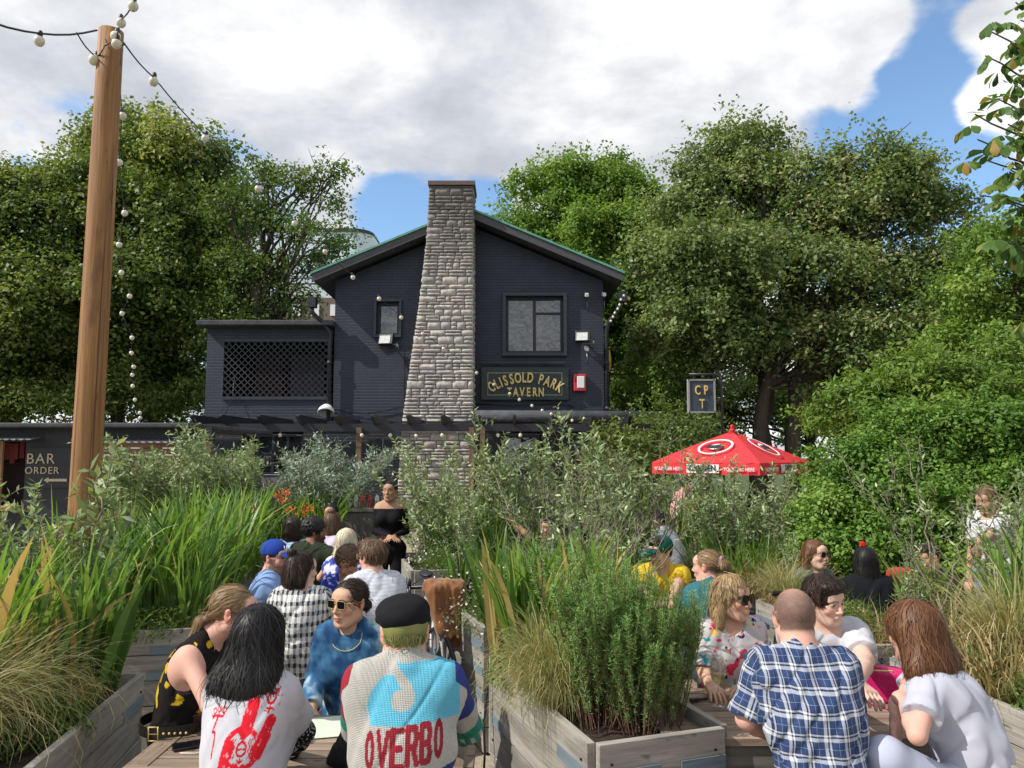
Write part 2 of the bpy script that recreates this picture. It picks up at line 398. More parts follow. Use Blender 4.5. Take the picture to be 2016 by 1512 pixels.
MT['felt'] = simple('roof_felt', (.05,.053,.062), .8, .4, 5, .01)
MT['copper'] = simple('green_copper', (.10,.30,.22), .6, .3, 8)
MT['fascia'] = simple('grey_fascia', (.055,.057,.065), .6, .3, 10)
MT['green_sign'] = simple('dark_green_board', (.012,.028,.03), .45, .2, 10)
GD = 20.0
pub = empty('pub_building', (0, GD, 0), 0, 'two storey dark navy brick pub with a green edged gable roof', 'building')
pub.location = (0, 0, 0)
def gx(px, d=GD): return at(px, 640, d).x
def gz(py, d=GD): return at(1008, py, d).z
def bpx(b, x0, x1, y0, y1, d0, d1, dref=None):
    """box from pixel rectangle at plane dref spanning d0..d1"""
    dr = dref or d0
    X0, X1 = gx(x0, dr), gx(x1, dr); Z0, Z1 = gz(y1, dr), gz(y0, dr)
    b.box(((X0+X1)/2, (d0+d1)/2, (Z0+Z1)/2), (X1-X0, d1-d0, Z1-Z0))
XL, XR, XC = gx(659), gx(1188), gx(924)
ZA = gz(436); SL = .425                     # apex and slope
def zr(x): return ZA-abs(x-XC)*SL           # roof underside-ish line
# main walls with the windows cut as recesses: gable as prism pieces
b = MB()
w1 = (gx(742), gx(786), gz(660), gz(595)); w2 = (gx(996), gx(1109), gz(695), gz(584))
def gable_piece(x0, x1, z0, top=None):
    zt0 = (zr(x0)-.12) if top is None else top; zt1 = (zr(x1)-.12) if top is None else top
    pts = [(x0, z0), (x1, z0), (x1, zt1)]
    if top is None and x0 < XC < x1: pts.append((XC, ZA-.12))
    pts.append((x0, zt0))
    b.prism(pts, -.3, (0, GD, 0), (1, 0, 0), (0, 0, 1))
gable_piece(XL, w1[0], 0); gable_piece(w1[0], w1[1], w1[3]); gable_piece(w1[0], w1[1], 0, w1[2])
gable_piece(w1[1], w2[0], 0); gable_piece(w2[0], w2[1], w2[3]); gable_piece(w2[0], w2[1], 0, w2[2]); gable_piece(w2[1], XR, 0)
b.box((XL+.15, GD+6, zr(XL)/2-.1), (.3, 11.4, zr(XL)-.2)); b.box((XR-.15, GD+6, zr(XR)/2-.1), (.3, 11.4, zr(XR)-.2))
b.box(((XL+XR)/2, GD+11.8, zr(XL)/2-.1), (XR-XL, .2, zr(XL)-.2))
wall = b.build('wall', MT['navy_brick'], pub)
# roof slabs
EL, ER = gx(611, 19.4), gx(1229, 19.4)
def slab(x0, x1, zoff, th, y0, y1, name, mat, par):
    m = MB(); z0, z1 = zr(x0)+zoff, zr(x1)+zoff
    m.prism([(x0, z0-th), (x1, z1-th), (x1, z1), (x0, z0)], -(y1-y0), (0, y0, 0), (1, 0, 0), (0, 0, 1))
    return m.build(name, mat, par)
for (a_, c_) in ((EL, XC), (XC, ER)):
    rf = slab(a_, c_, .16, .16, 19.48, 32.2, 'roof', MT['felt'], pub)
    slab(a_, c_, .14, .20, 19.40, 19.476, 'bargeboard', MT['fascia'], rf)
    slab(a_-.03 if a_ < XC-1 else a_, c_+.03 if c_ > XC+1 else c_, .20, .055, 19.36, 32.3, 'copper_edging', MT['copper'], rf)
# chimney of stone blocks
def chimney():
    base = empty('x', (0,0,0)); bpy.data.objects.remove(base)
    yb, yf = 20.05, 19.15
    prof = [(355, 843, 931), (470, 838, 931), (560, 829, 931), (650, 818, 931), (740, 806, 932), (830, 795, 932), (930, 789, 932), (1040, 784, 932), (1110, 780, 932)]
    zs = [gz(p[0], yf) for p in prof]; xl = [gx(p[1], yf) for p in prof]; xr = [gx(p[2], yf) for p in prof]
    fl = lambda z: float(np.interp(-z, [-q for q in zs], xl)); fr = lambda z: float(np.interp(-z, [-q for q in zs], xr))
    rnd = random.Random(4)
    b = MB()
    for i in range(len(zs)-1):
        z1, z0 = zs[i], zs[i+1]; x0, x1 = fl(z0)+.03, fr(z0)-.03; X0, X1 = fl(z1)+.03, fr(z1)-.03
        vs = [(x0, yf+.03, z0), (x1, yf+.03, z0), (x1, yb, z0), (x0, yb, z0), (X0, yf+.03, z1), (X1, yf+.03, z1), (X1, yb, z1), (X0, yb, z1)]
        b.add(vs, [(0,1,5,4),(1,2,6,5),(2,3,7,6),(3,0,4,7),(4,5,6,7),(3,2,1,0)])
    core = b.build('mortar_core', simple('stone_mortar', (.10,.085,.075), .9), None)
    V = []; Fq = []; rn = []
    def block(o, ux, uz, un, w, h, sd_):
        nx, nz = max(3, int(w/.05)), max(3, int(h/.04)); bs = len(V)
        rr = random.Random(sd_); ph = [rr.random()*6 for _ in range(4)]; am = rr.uniform(.012, .035); r0 = rr.random()
        for k in range(nz+1):
            for i in range(nx+1):
                u, v = i/nx, k/nz
                e = min(u*w, (1-u)*w, v*h, (1-v)*h)
                s_ = min(1, e/.022)
                dsp = s_*(.018+am*(.5+.5*math.sin(u*w*38+ph[0]+2*math.sin(v*h*30+ph[1])))*(.5+.5*math.sin(v*h*50+ph[2]))+rr.uniform(0, .008))-.012*(1-s_)
                V.append(o+ux*(u*w)+uz*(v*h)+un*dsp)
        for k in range(nz):
            for i in range(nx):
                a = bs+k*(nx+1)+i; Fq.append((a, a+1, a+nx+2, a+nx+1)); rn.append(r0)
    sd_ = 0
    z = 0.0
    gp = .012
    rows = []
    zt = gz(366, yf)
    while z < zt:
        h = rnd.choice([.07, .085, .11, .17, .19, .21, .16]); h = min(h, zt-z)
        if h < .04: break
        rows.append((z, h)); z += h
    for (z, h) in rows:
        x = fl(z)+rnd.uniform(-.01, .01); xe = fr(z)
        while x < xe-.03:
            w_ = rnd.uniform(.14, .5) if h < .12 else rnd.uniform(.12, .44)
            if xe-x-w_ < .12: w_ = xe-x
            sub = [(z, h)] if (h < .12 or rnd.random() < .45) else [(z, h*.5), (z+h*.5, h*.5)]
            for (zz, hh) in sub:
                sd_ += 1; block(Vector((x+gp/2, yf, zz+gp/2)), Vector((1,0,0)), Vector((0,0,1)), Vector((0,-1,0)), w_-gp, hh-gp, sd_)
            x += w_
        for side in (0, 1):
            y = yf
            while y < yb-.03:
                w_ = min(rnd.uniform(.2, .45), yb-y)
                sd_ += 1
                if side: block(Vector((fr(z)-.012, y+gp/2, z+gp/2)), Vector((0,1,0)), Vector((0,0,1)), Vector((1,0,0)), w_-gp, h-gp, sd_)
                else: block(Vector((fl(z+h/2)+.012, y+w_-gp/2, z+gp/2)), Vector((0,-1,0)), Vector((0,0,1)), Vector((-1,0,0)), w_-gp, h-gp, sd_)
                y += w_
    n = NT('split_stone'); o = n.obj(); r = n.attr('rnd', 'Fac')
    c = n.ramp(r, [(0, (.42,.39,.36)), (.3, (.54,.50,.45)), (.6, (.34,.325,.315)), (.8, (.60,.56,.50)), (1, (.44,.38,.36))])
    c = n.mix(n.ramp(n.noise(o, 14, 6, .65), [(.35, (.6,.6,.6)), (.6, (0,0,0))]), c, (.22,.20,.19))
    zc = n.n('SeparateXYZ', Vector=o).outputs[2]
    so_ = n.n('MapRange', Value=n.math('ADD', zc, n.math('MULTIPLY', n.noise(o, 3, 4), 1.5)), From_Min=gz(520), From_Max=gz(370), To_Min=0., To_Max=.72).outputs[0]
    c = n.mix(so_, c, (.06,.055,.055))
    m = n.pbr(c, .9, n.bump(n.noise(o, 60, 5), .006))
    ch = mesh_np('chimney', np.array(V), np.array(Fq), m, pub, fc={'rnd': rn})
    core.parent = ch
    b = MB(); bpx(b, 840, 934, 357, 365, yf-.06, yb+.1, yf); b.build('chimney_cap', simple('cap_stone', (.13,.09,.08), .9), ch)
    b = MB(); b.box((gx(868, yf), 19.6, gz(358, yf)+.02), (.25, .25, .1)); b.build('flue', MT['felt'], ch)
chimney()
# windows
def window(x0, x1, z0, z1, fw, bars, name='window'):
    m = MB(); y = GD+.06
    for (a_, c_, e_, g_) in ((x0-fw, x1+fw, z1, z1+fw), (x0-fw, x1+fw, z0-fw, z0), (x0-fw, x0, z0, z1), (x1, x1+fw, z0, z1)):
        m.box(((a_+c_)/2, GD-.04, (e_+g_)/2), (c_-a_, .16, g_-e_))
    fr_ = m.build(name, MT['navy'], pub, .008)
    m = MB(); y = GD+.12
    for (a_, c_, e_, g_) in ((x0, x1, z1-.07, z1), (x0, x1, z0, z0+.07), (x0, x0+.07, z0+.07, z1-.07), (x1-.07, x1, z0+.07, z1-.07)): m.box(((a_+c_)/2, y, (e_+g_)/2), (c_-a_, .08, g_-e_))
    for (a_, c_, e_, g_) in bars: m.box(((a_+c_)/2, y, (e_+g_)/2), (c_-a_, .076, g_-e_))
    m.build('casement', MT['black'], fr_)
    m = MB(); m.box(((x0+x1)/2, GD+.15, (z0+z1)/2), (x1-x0, .01, z1-z0)); m.build('pane', MT['glass_dark'], fr_)
window(*w1, .07, [])
xm = (w2[0]+w2[1])/2
window(*w2, .09, [(xm-.04, xm+.04, w2[2]+.07, w2[3]-.07), (xm+.04, w2[1]-.07, gz(617), gz(614))])
# sign over the bar
def sign():
    s = empty('fascia_sign', (0, 0, 0), 0, 'dark green board with raised gold lettering below the pub window', 'sign')
    x0, x1, z0, z1 = gx(948), gx(1118), gz(788), gz(723)
    m = MB(); m.box(((x0+x1)/2, GD-.065, (z0+z1)/2), (x1-x0, .12, z1-z0)); m.build('board', MT['green_sign'], s, .01)
    m = MB()
    i = .17
    for a_, c_, e_, g_ in ((x0+i, x1-i, z1-i, z1-i+.012), (x0+i, x1-i, z0+i*.8-.012, z0+i*.8), (x0+i, x0+i+.012, z0+i*.8, z1-i), (x1-i-.012, x1-i, z0+i*.8, z1-i)):
        m.box(((a_+c_)/2, GD-.127, (e_+g_)/2), (c_-a_, .004, g_-e_))
    m.build('gold_line', MT['grey_letter'], s)
    m = MB(); m.span((x0, GD-.2, z1+.1), (x1-.08, GD-.2, z1+.1), .07, .07); m.span((x0+.45, GD-.2, z1+.1), (x0+.45, GD+.0, z1+.1), .04, .04); m.span((x1-.6, GD-.2, z1+.1), (x1-.6, GD+.0, z1+.1), .04, .04)
    m.build('trough_light', MT['black'], s)
    # arched words
    W = 'CLISSOLD PARK'; wid = [1, .8, .5, .92, .92, 1.0, .8, 1.0, .62, .95, .98, 1.0, .98]
    tot = sum(wid); cx = gx(1034); rad = 1.62; zb = gz(765); span = 1.90; acc = 0
    for chh, wd in zip(W, wid):
        t = (acc+wd/2)/tot-.5; acc += wd
        if chh == ' ': continue
        ang = t*span/rad*1.0
        p = Vector((cx+rad*math.sin(ang), GD-.165, zb+.15-rad*(1-math.cos(ang))))
        o = text('letter', chh, .37, p, MT['gold'], s, rot=(R(90), -(-ang), 0), depth=.06, bold=.03, sx=.60)
    W = 'TAVERN'; tot = 6
    for k, chh in enumerate(W):
        text('letter', chh, .32, (gx(1003+k*12.3), GD-.165, gz(781)), MT['gold'], s, depth=.06, bold=.03, sx=.62)
sign()
# alarm box, floodlights, cameras
def alarm():
    s = empty('alarm_box', (0, 0, 0), 0, 'red alarm box with a white front beside the gold lettered board', 'alarm')
    m = MB(); X = gx(1140); Z = gz(754); m.box((X, GD-.07, Z), (.32, .13, .45)); m.build('housing', simple('red_plastic', (.5,.03,.04), .4), s, .02)
    m = MB(); m.box((X+.02, GD-.14, Z+.01), (.19, .02, .31)); m.build('cover', MT['white_paint'], s, .01)
    m = MB()
    for k in range(5): m.box((X-.12, GD-.139, Z+.03+k*.03), (.05, .012, .012))
    m.build('vent', MT['black'], s)
alarm()
def flood(px, py, label):
    s = empty('floodlight', at(px, py, GD-.3), R(-12), label, 'floodlight')
    m = MB(); m.box((0, 0, 0), (.38, .14, .30), Matrix.Rotation(R(-18), 3, 'X')); m.build('housing', MT['black_metal'], s, .01)
    m = MB(); m.box((-.02, -.075, .0), (.29, .012, .22), Matrix.Rotation(R(-18), 3, 'X')); m.build('lamp_glass', simple('lamp_glass', (.55,.56,.55), .2), s)
    m = MB(); m.span((0, .05, -.1), (.05, .3, -.12), .04, .03); m.tube([(.15, .05, -.1), (.25, .2, -.16), (.24, .28, -.3)], .012, 6); m.lathe((.25, .1, -.13), [(.0, -.06), (.04, -.05), (.045, 0), (.02, .05), (0, .05)], 10); m.build('bracket', MT['steel'], s)
flood(761, 669, 'square floodlight under the small upper window')
flood(1148, 663, 'square floodlight on the wall beyond the large upper window')
def cctv(px, py, label):
    s = empty('security_camera', at(px, py, GD-.12), 0, label, 'camera')
    m = MB(); m.box((-.02, -.06, .04), (.09, .24, .08), Matrix.Rotation(R(20), 3, 'X')); m.build('camera_body', MT['white_paint'], s, .008)
    m = MB(); m.tube([(0, .12, -.03), (0, .02, -.02), (0, 0, .01)], .015, 6); m.tube([(0, .11, -.03), (.01, .115, -.2), (.0, .11, -.36)], .006, 5); m.build('bracket', MT['steel'], s)
cctv(1156, 584, 'small white camera high on the wall under the roof edge')
cctv(1156, 690, 'small white camera below the floodlight on the brick wall')
cctv(1190, 583, 'small white camera under the roof corner')
# downpipes + gutters
def pipe(pts, label):
    s = empty('drainpipe', (0, 0, 0), 0, label, 'drainpipe')
    m = MB(); m.tube(pts, .055, 10); m.build('pipe', MT['black'], s)
    for z in (3.1, 4.3, 5.3):
        m = MB(); p = pts[-1]; m.lathe((p[0], p[1], z), [(.056, -.05), (.068, -.05), (.068, .05), (.056, .05)], 10); m.build('collar', MT['black'], s)
    m = MB(); p = pts[0]; m.box((p[0], p[1], p[2]+.1), (.22, .2, .28)); m.build('hopper', MT['black'], s, .01)
pipe([(gx(614, 19.6), 19.6, gz(603, 19.6)), (gx(614, 19.6), 19.6, gz(615, 19.6)), (gx(640, 19.8), 19.8, gz(640, 19.8)), (XL-.08, 19.86, gz(655, 19.8)), (XL-.08, 19.86, 0.2)], 'black drainpipe running down between lattice wing and gable wall')
pipe([(gx(1226, 19.6), 19.6, gz(592, 19.6)), (gx(1222, 19.6), 19.6, gz(604, 19.6)), (gx(1200, 19.8), 19.8, gz(632, 19.8)), (XR+.07, 19.9, gz(650, 19.8)), (XR+.07, 19.9, .2)], 'black drainpipe on the wall corner nearest the tall trees')
# yellow disc
m = MB(); m.lathe((XR+.14, 20.2, gz(708)), [(0, -.02), (.3, -.02), (.3, .02), (0, .02)], 24, Matrix.Rotation(R(90), 3, 'Y')@Matrix.Rotation(R(20), 3, 'X'))
tag(m.build('round_plaque', simple('yellow_plaque', (.6,.42,.08), .5)), 'yellow round plaque seen edge on at the pub wall corner', 'sign')
# the wing with the lattice
def wing():
    s = empty('lattice_wing', (0, 0, 0), 0, 'flat roofed navy brick wing with a diagonal lattice opening', 'building')
    m = MB(); d0, d1 = 20.1, 20.4
    def pb(x0, x1, y0, y1, a_=d0, c_=d1): bpx(m, x0, x1, y0, y1, a_, c_, 20.1)
    pb(409, 443, 641, 832); pb(443, 656, 641, 668); pb(443, 656, 785, 832)
    m.box((gx(412, 20.1), 23, gz(740)), (.25, 5.2, gz(641)-gz(840))); m.box((gx(530), 25.5, gz(740)), (3.6, .2, 2.8))
    m.box((gx(530, 20.1), 22.9, gz(800, 20.1)), (3.2, 4.9, .1))
    m.build('wall', MT['navy_brick'], s)
    m = MB(); bpx(m, 389, 657, 631, 641, 19.7, 26, 19.8); m.build('roof', MT['felt'], s, .02)
    m = MB()
    pb(443, 656, 668, 673, 20.07, 20.13); m.build('frame_rail', MT['navy'], s); m = MB(); bpx(m, 443, 656, 781, 787, 20.05, 20.13, 20.1); m.build('frame_rail', MT['navy'], s)
    m = MB(); x0, x1, z0, z1 = gx(443, 20.1), gx(656, 20.1), gz(781, 20.1), gz(673, 20.1)
    H_ = z1-z0; W_ = x1-x0
    for sgn in (1, -1):
        k = -H_
        while k < W_:
            a = max(0, k); c = min(W_, k+H_)
            za, zc_ = a-k, c-k
            if sgn < 0: za, zc_ = H_-za, H_-zc_
            if c-a > .05: m.span((x0+a, 20.12+.012*sgn, z0+za), (x0+c, 20.12+.012*sgn, z0+zc_), .012, .028, Vector((0, 1, 0)).cross(Vector((1, 0, sgn))).normalized() if False else Vector((0, 0, 1)))
            k += .172
    m.build('lattice', MT['black'], s)
    m = MB(); bpx(m, 480, 560, 700, 800, 23.5, 23.8, 23.5); m.build('inner_brick_wall', MT['red_brick'], s)
    m = MB(); bpx(m, 575, 640, 700, 800, 22.4, 22.6, 22.4); m.build('inner_pillar', simple('mauve_render', (.16,.14,.16), .8), s)
    m = MB(); m.lathe(at(642, 812, 19.8), [(0, .2), (.12, .19), (.2, .08), (.22, -.02), (.20, -.02)], 16, Matrix.Rotation(R(-30), 3, 'X')); tag(m.build('dome_light', MT['white_paint']), 'pale dome lamp shade on the wall by the drainpipe', 'lamp')
wing()
# canopy roof of the bar extension
def bar_front():
    s = empty('bar_extension', (0, 0, 0), 0, 'low dark bar front with windows and doors under a felt roof', 'building')
    m = MB(); d = 19.0
    x0, x1 = gx(937, 19), gx(1300, 19)
    m.box(((x0+x1)/2, 19.6, gz(822, 19)), (x1-x0, 1.6, .16)); m.tube([(x0, 18.78, gz(820, 19)), (x1, 18.78, gz(822, 19))], .15, 12)
    m.build('roof', MT['felt'], s)
    m = MB()
    for a_, c_, y0, y1 in ((420, 486, 850, 1045), (604, 640, 850, 1045), (486, 604, 935, 1045), (730, 780, 850, 1045), (935, 985, 850, 1045), (1064, 1120, 850, 1045), (1180, 1296, 840, 1045), (985, 1064, 835, 850), (1120, 1180, 835, 850), (430, 790, 832, 850)):
        bpx(m, a_, c_, y0, y1, 19.25, 19.4, 19.3)
    bpx(m, 1292, 1298, 830, 1045, 19.4, 24, 19.3)
    m.build('wall', MT['dark_brick'], s)
    m = MB(); bpx(m, 640, 730, 850, 1045, 19.27, 19.4, 19.3); m.build('grey_panel', MT['navy_brick'], s)
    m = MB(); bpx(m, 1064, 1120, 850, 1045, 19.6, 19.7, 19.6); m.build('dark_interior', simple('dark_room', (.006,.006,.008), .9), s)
    for (a_, c_, y0, y1, nx, nz_) in ((488, 602, 858, 932, 4, 2),):
        m = MB(); bpx(m, a_, c_, y0, y1, 19.4, 19.42, 19.4); pn = m.build('window', MT['glass_dark'], s)
        m = MB()
        for i in range(nx+1): X = gx(a_+(c_-a_)*i/nx, 19.35); m.box((X, 19.35, (gz(y0)+gz(y1))/2), (.06, .05, gz(y0)-gz(y1)))
        for i in range(nz_+1): Z = gz(y0+(y1-y0)*i/nz_, 19.35); m.box(((gx(a_)+gx(c_))/2, 19.345, Z), (gx(c_)-gx(a_), .052, .05))
        m.build('glazing_bar', MT['navy'], pn)
    for (a_, c_) in ((986, 1062), (1122, 1178)):
        m = MB(); bpx(m, a_, c_, 852, 1045, 19.35, 19.4, 19.35); dr = m.build('door', MT['black'], s)
        m = MB(); bpx(m, a_+8, c_-8, 862, 960, 19.335, 19.345, 19.34); m.build('pane', MT['glass_dark'], dr)
        m = MB(); m.lathe(at(c_-28, 943, 19.33), [(0, -.03), (.03, -.02), (.03, .02), (0, .03)], 10); m.build('handle', MT['steel'], dr)
    text('welcome_lettering', 'WELCOME', .24, at(1011, 914, 19.32), MT['whiteletter'], s, depth=.01, sx=.62)
    text('bar_lettering', 'BAR', .24, at(1014, 929, 19.32), MT['whiteletter'], s, depth=.01, sx=.62)
bar_front()
def bar_hut():
    s = empty('garden_bar', (0, 0, 0), 0, 'long low black garden bar with plank cladding and a serving hatch', 'building')
    d = 13.0; m = MB()
    bpx(m, -260, 66, 842, 870, d, d+3, d); bpx(m, 66, 196, 842, 1120, d, d+.15, d); bpx(m, 196, 425, 842, 868, d, d+.15, d); bpx(m, 196, 425, 950, 1120, d+.02, d+.15, d); bpx(m, -260, -20, 870, 1120, d, d+.15, d); bpx(m, -20, 66, 1000, 1120, d, d+.15, d)
    m.build('wall', MT['black'], s)
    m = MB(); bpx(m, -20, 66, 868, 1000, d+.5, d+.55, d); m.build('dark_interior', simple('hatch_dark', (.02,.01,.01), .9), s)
    m = MB(); bpx(m, -260, 400, 834, 843, d-.4, d+4, d); m.build('roof', MT['felt'], s, .02)
    m = MB()
    ys = [869+i*13.6 for i in range(7)]
    for i in range(6): bpx(m, 196, 425, ys[i], ys[i+1]-1.0, d-.03, d, d)
    m.build('plank_cladding', MT['wood_clad'], s)
    m = MB(); bpx(m, -20, 66, 995, 1003, d-.3, d, d); bpx(m, 18, 24, 868, 1000, d-.05, d, d); m.build('hatch_counter', MT['wood_warm'], s)
    m = MB()
    for x0_, x1_, y_ in ((-20, 100, 861), (196, 400, 866)):
        X0, X1 = gx(x0_, d), gx(x1_, d); nn = int((X1-X0)/.04); z_ = gz(y_, d)
        vs = []
        for i in range(nn+1):
            for (yy, dz) in ((d-.45, -.05), (d, .0)):
                vs.append((X0+i*.04, yy, z_+dz+.012*math.sin(i*math.pi*.66)))
        m.add(vs, [(2*i, 2*i+2, 2*i+3, 2*i+1) for i in range(nn)])
    m.build('corrugated_awning', simple('zinc', (.3,.31,.33), .5), s)
    # lettering board
    sg = empty('bar_sign', (0, 0, 0), 0, 'black board pointing to the bar with pale lettering behind the tall pole', 'sign')
    m = MB(); bpx(m, 74, 170, 882, 960, d-.05, d-.01, d); m.build('board', MT['black'], sg)
    text('bar_lettering', 'BAR', .245, (gx(99, d), d-.06, gz(912.5, d)), MT['grey_letter'], sg, depth=.01, space=1.15)
    text('order_lettering', 'ORDER', .165, (gx(103, d), d-.06, gz(932.5, d)), MT['grey_letter'], sg, depth=.01, space=1.12)
    m = MB(); X0, X1, Z = gx(107, d), gx(152, d), gz(945, d); m.span((X0+.05, d-.06, Z), (X1, d-.06, Z), .01, .045)
    m.prism([(0, 0), (.08, -.05), (.08, .05)], -.01, (X0, d-.06, Z), (1, 0, 0), (0, 0, 1)); m.build('arrow', MT['grey_letter'], sg)
    # red heaters/jackets hanging in the hatch
    m = MB()
    rr = random.Random(2)
    for i in range(9):
        X = gx(-14+i*10, d+.3); m.box((X, d+.35, gz(885+rr.random()*8, d)), (.07, .1, .25+.1*rr.random()), rr.random())
    tag(m.build('hanging_bunting', simple('dark_red_cloth', (.16,.02,.02), .8)), 'dark red cloths hung inside the dim serving hatch', 'cloth')
bar_hut()
def pergola():
    s = empty('pergola', (0, 0, 0), 0, 'black timber pergola with slanting rafters in front of the pub', 'pergola')
    d = 17.0
    m = MB(); bpx(m, 380, 1292, 834, 849, d, d+.1, d); b2 = m.build('beam', MT['black'], s)
    for px in (395, 450, 523, 597, 670, 740, 807, 873, 940, 1010, 1085, 1160, 1230):
        m = MB(); X = gx(px, d)
        z = gz(834, d)
        m.prism([(0, 0), (2.2, .05), (2.2, .2), (-.25, .2), (-.35, .16)], .07, (X, d-.1, z-.02), (0, 1, 0), (0, 0, 1))
        m.build('rafter', MT['black'], s)
    m = MB(); bpx(m, 380, 1292, 829, 833, d+2.0, d+2.1, d+2); m.build('beam', MT['black'], s)
    for px in (264, 712, 930, 951, 1197):
        m = MB(); X = gx(px, d); m.box((X, d-.06, 1.25), (.11, .1, 2.5)); m.build('post', MT['post_wood'], s)
    m = MB(); bpx(m, 0, 400, 850, 851, d, d+.05, d)
pergola()
def railing():
    s = empty('terrace_railing', (0, 0, 0), 0, 'thin black metal railing round the upstairs terrace', 'railing')
    d = 21.5; m = MB(); X0, X1 = gx(222, d), gx(408, d); z0, z1 = gz(822, d), gz(768, d)
    m.span((X0+1.1, d, z1), (X1, d, z1), .04, .04); m.span((X0, d, z0), (X1, d, z0), .04, .04); m.span((X0, d, z1-.35), (X0+1.1, d, z1), .04, .04)
    m.build('rail', MT['black_metal'], s)
    m = MB(); k = 0; x = X0
    while x < X1: m.span((x, d, z0), (x, d, z1-.35+min(1, (x-X0)/1.1)*.35), .015, .015, Vector((0,1,0))); x += .12
    m.build('balusters', MT['black_metal'], s)
    m = MB(); m.span((X0-.6, d-.5, z0-.08), (X1, d-.5, z0-.08), .3, .12); m.span((gx(330, d), d+3, z0+.25), (gx(330, d), d+3, z1-.05), .05, .05); m.build('terrace_edge', MT['black'], s)
    m = MB(); m.lathe(at(292, 820, 20.9), [(0, 0), (.09, 0), (.13, .2), (.15, .2), (.15, .24), (.0, .22)], 16); pt_ = m.build('plant_pot', simple('terracotta', (.35,.13,.07), .8)); tag(pt_, 'terracotta pot of herbs on the terrace edge', 'plant pot')
    rr = np.random.default_rng(5); c = np.array(at(292, 806, 20.9)); P_ = c+rr.normal(0, 1, (400, 3))*(.13, .1, .1)
    leaves(P_, rr.normal(0, 1, (400, 3)), rr, .05, .03, MT['leaf_mid'], 'foliage', pt_)
def far_block():
    s = empty('apartment_block', (0, 0, 0), 0, 'pale modern block with rounded corner and round window behind the trees', 'building')
    d = 60.0
    X0, X1 = gx(470, d), gx(727, d); zt = gz(456, d); zm = gz(553, d); rr = 1.6
    pts = [(X0, 0), (X1-rr, 0)]+[(X1-rr+rr*math.sin(a), rr-rr*math.cos(a)) for a in np.linspace(.2, 1.57, 6)]+[(X1, 9), (X0, 9)]
    m = MB(); m.prism([(x, y) for x, y in pts], zt-0, (0, d, 0), (1, 0, 0), (0, 1, 0)); m.build('wall', simple('pale_cladding', (.62,.70,.76), .5, .05, 2), s)
    m = MB(); m.prism([(x, y-.12) for x, y in pts], .25, (0, d, zt), (1, 0, 0), (0, 1, 0)); m.build('parapet', MT['felt'], s)
    m = MB(); m.lathe(at(624, 505, d-.05), [(0, 0), (.6, 0), (.6, .1), (0, .1)], 24, Matrix.Rotation(R(90), 3, 'X')); m.build('window', MT['glass_dark'], s)
    m = MB()
    for py in (543, 553, 564): bpx(m, 540, 726, py, py+1.2, d-1.2, d-.9, d)
    for px in range(545, 726, 22): bpx(m, px, px+1, 543, 564, d-1.2, d-1.1, d)
    m.build('balcony_rail', MT['fascia'], s)
    m = MB(); bpx(m, 470, 700, 586, 900, d-6, d-1, d-6); m.build('brick_storey', simple('brown_brick', (.16,.12,.10), .9), s)
    for px in (575, 612, 650):
        m = MB(); bpx(m, px, px+16, 600, 622, d-6.1, d-6, d-6); m.build('window', MT['white_paint'], s)
far_block()
def hang_sign():
    s = empty('hanging_sign', (0, 0, 0), 0, 'square navy sign with gold initials hung from a curved post', 'sign')
    d = 14.0; X0, X1, Z0, Z1 = gx(1354, d), gx(1401, d), gz(810, d), gz(750, d); cx = (X0+X1)/2
    m = MB(); m.box((cx, d, (Z0+Z1)/2), (X1-X0, .06, Z1-Z0)); m.build('board', simple('slate_blue', (.035,.055,.08), .5), s)
    m = MB()
    for a_, c_, e_, g_ in ((X0-.02, X1+.02, Z1, Z1+.03), (X0-.02, X1+.02, Z0-.03, Z0), (X0-.03, X0, Z0-.03, Z1+.03), (X1, X1+.03, Z0-.03, Z1+.03)): m.box(((a_+c_)/2, d, (e_+g_)/2), (c_-a_, .1, g_-e_))
    m.build('frame', simple('pale_frame', (.25,.26,.26), .6), s)
    text('letter', 'C', .24, (cx-.075, d-.045, gz(777, d)), MT['gold'], s, depth=.03, bold=.015, sx=.6); text('letter', 'P', .24, (cx+.075, d-.045, gz(777, d)), MT['gold'], s, depth=.03, bold=.015, sx=.6); text('letter', 'T', .24, (cx, d-.045, gz(804, d)), MT['gold'], s, depth=.03, bold=.015, sx=.6)
    m = MB(); zt = gz(737, d); px_ = gx(1417, d)
    m.tube([(px_, d, 0), (px_, d, zt-.12), (px_-.03, d, zt-.03), (px_-.12, d, zt), (X0+.0, d, zt)], .025, 8)
    for x in (X0+.08, X1-.08): m.tube([(x, d, Z1), (x, d, zt)], .012, 6)
    m.build('post', MT['black_metal'], s)
hang_sign()
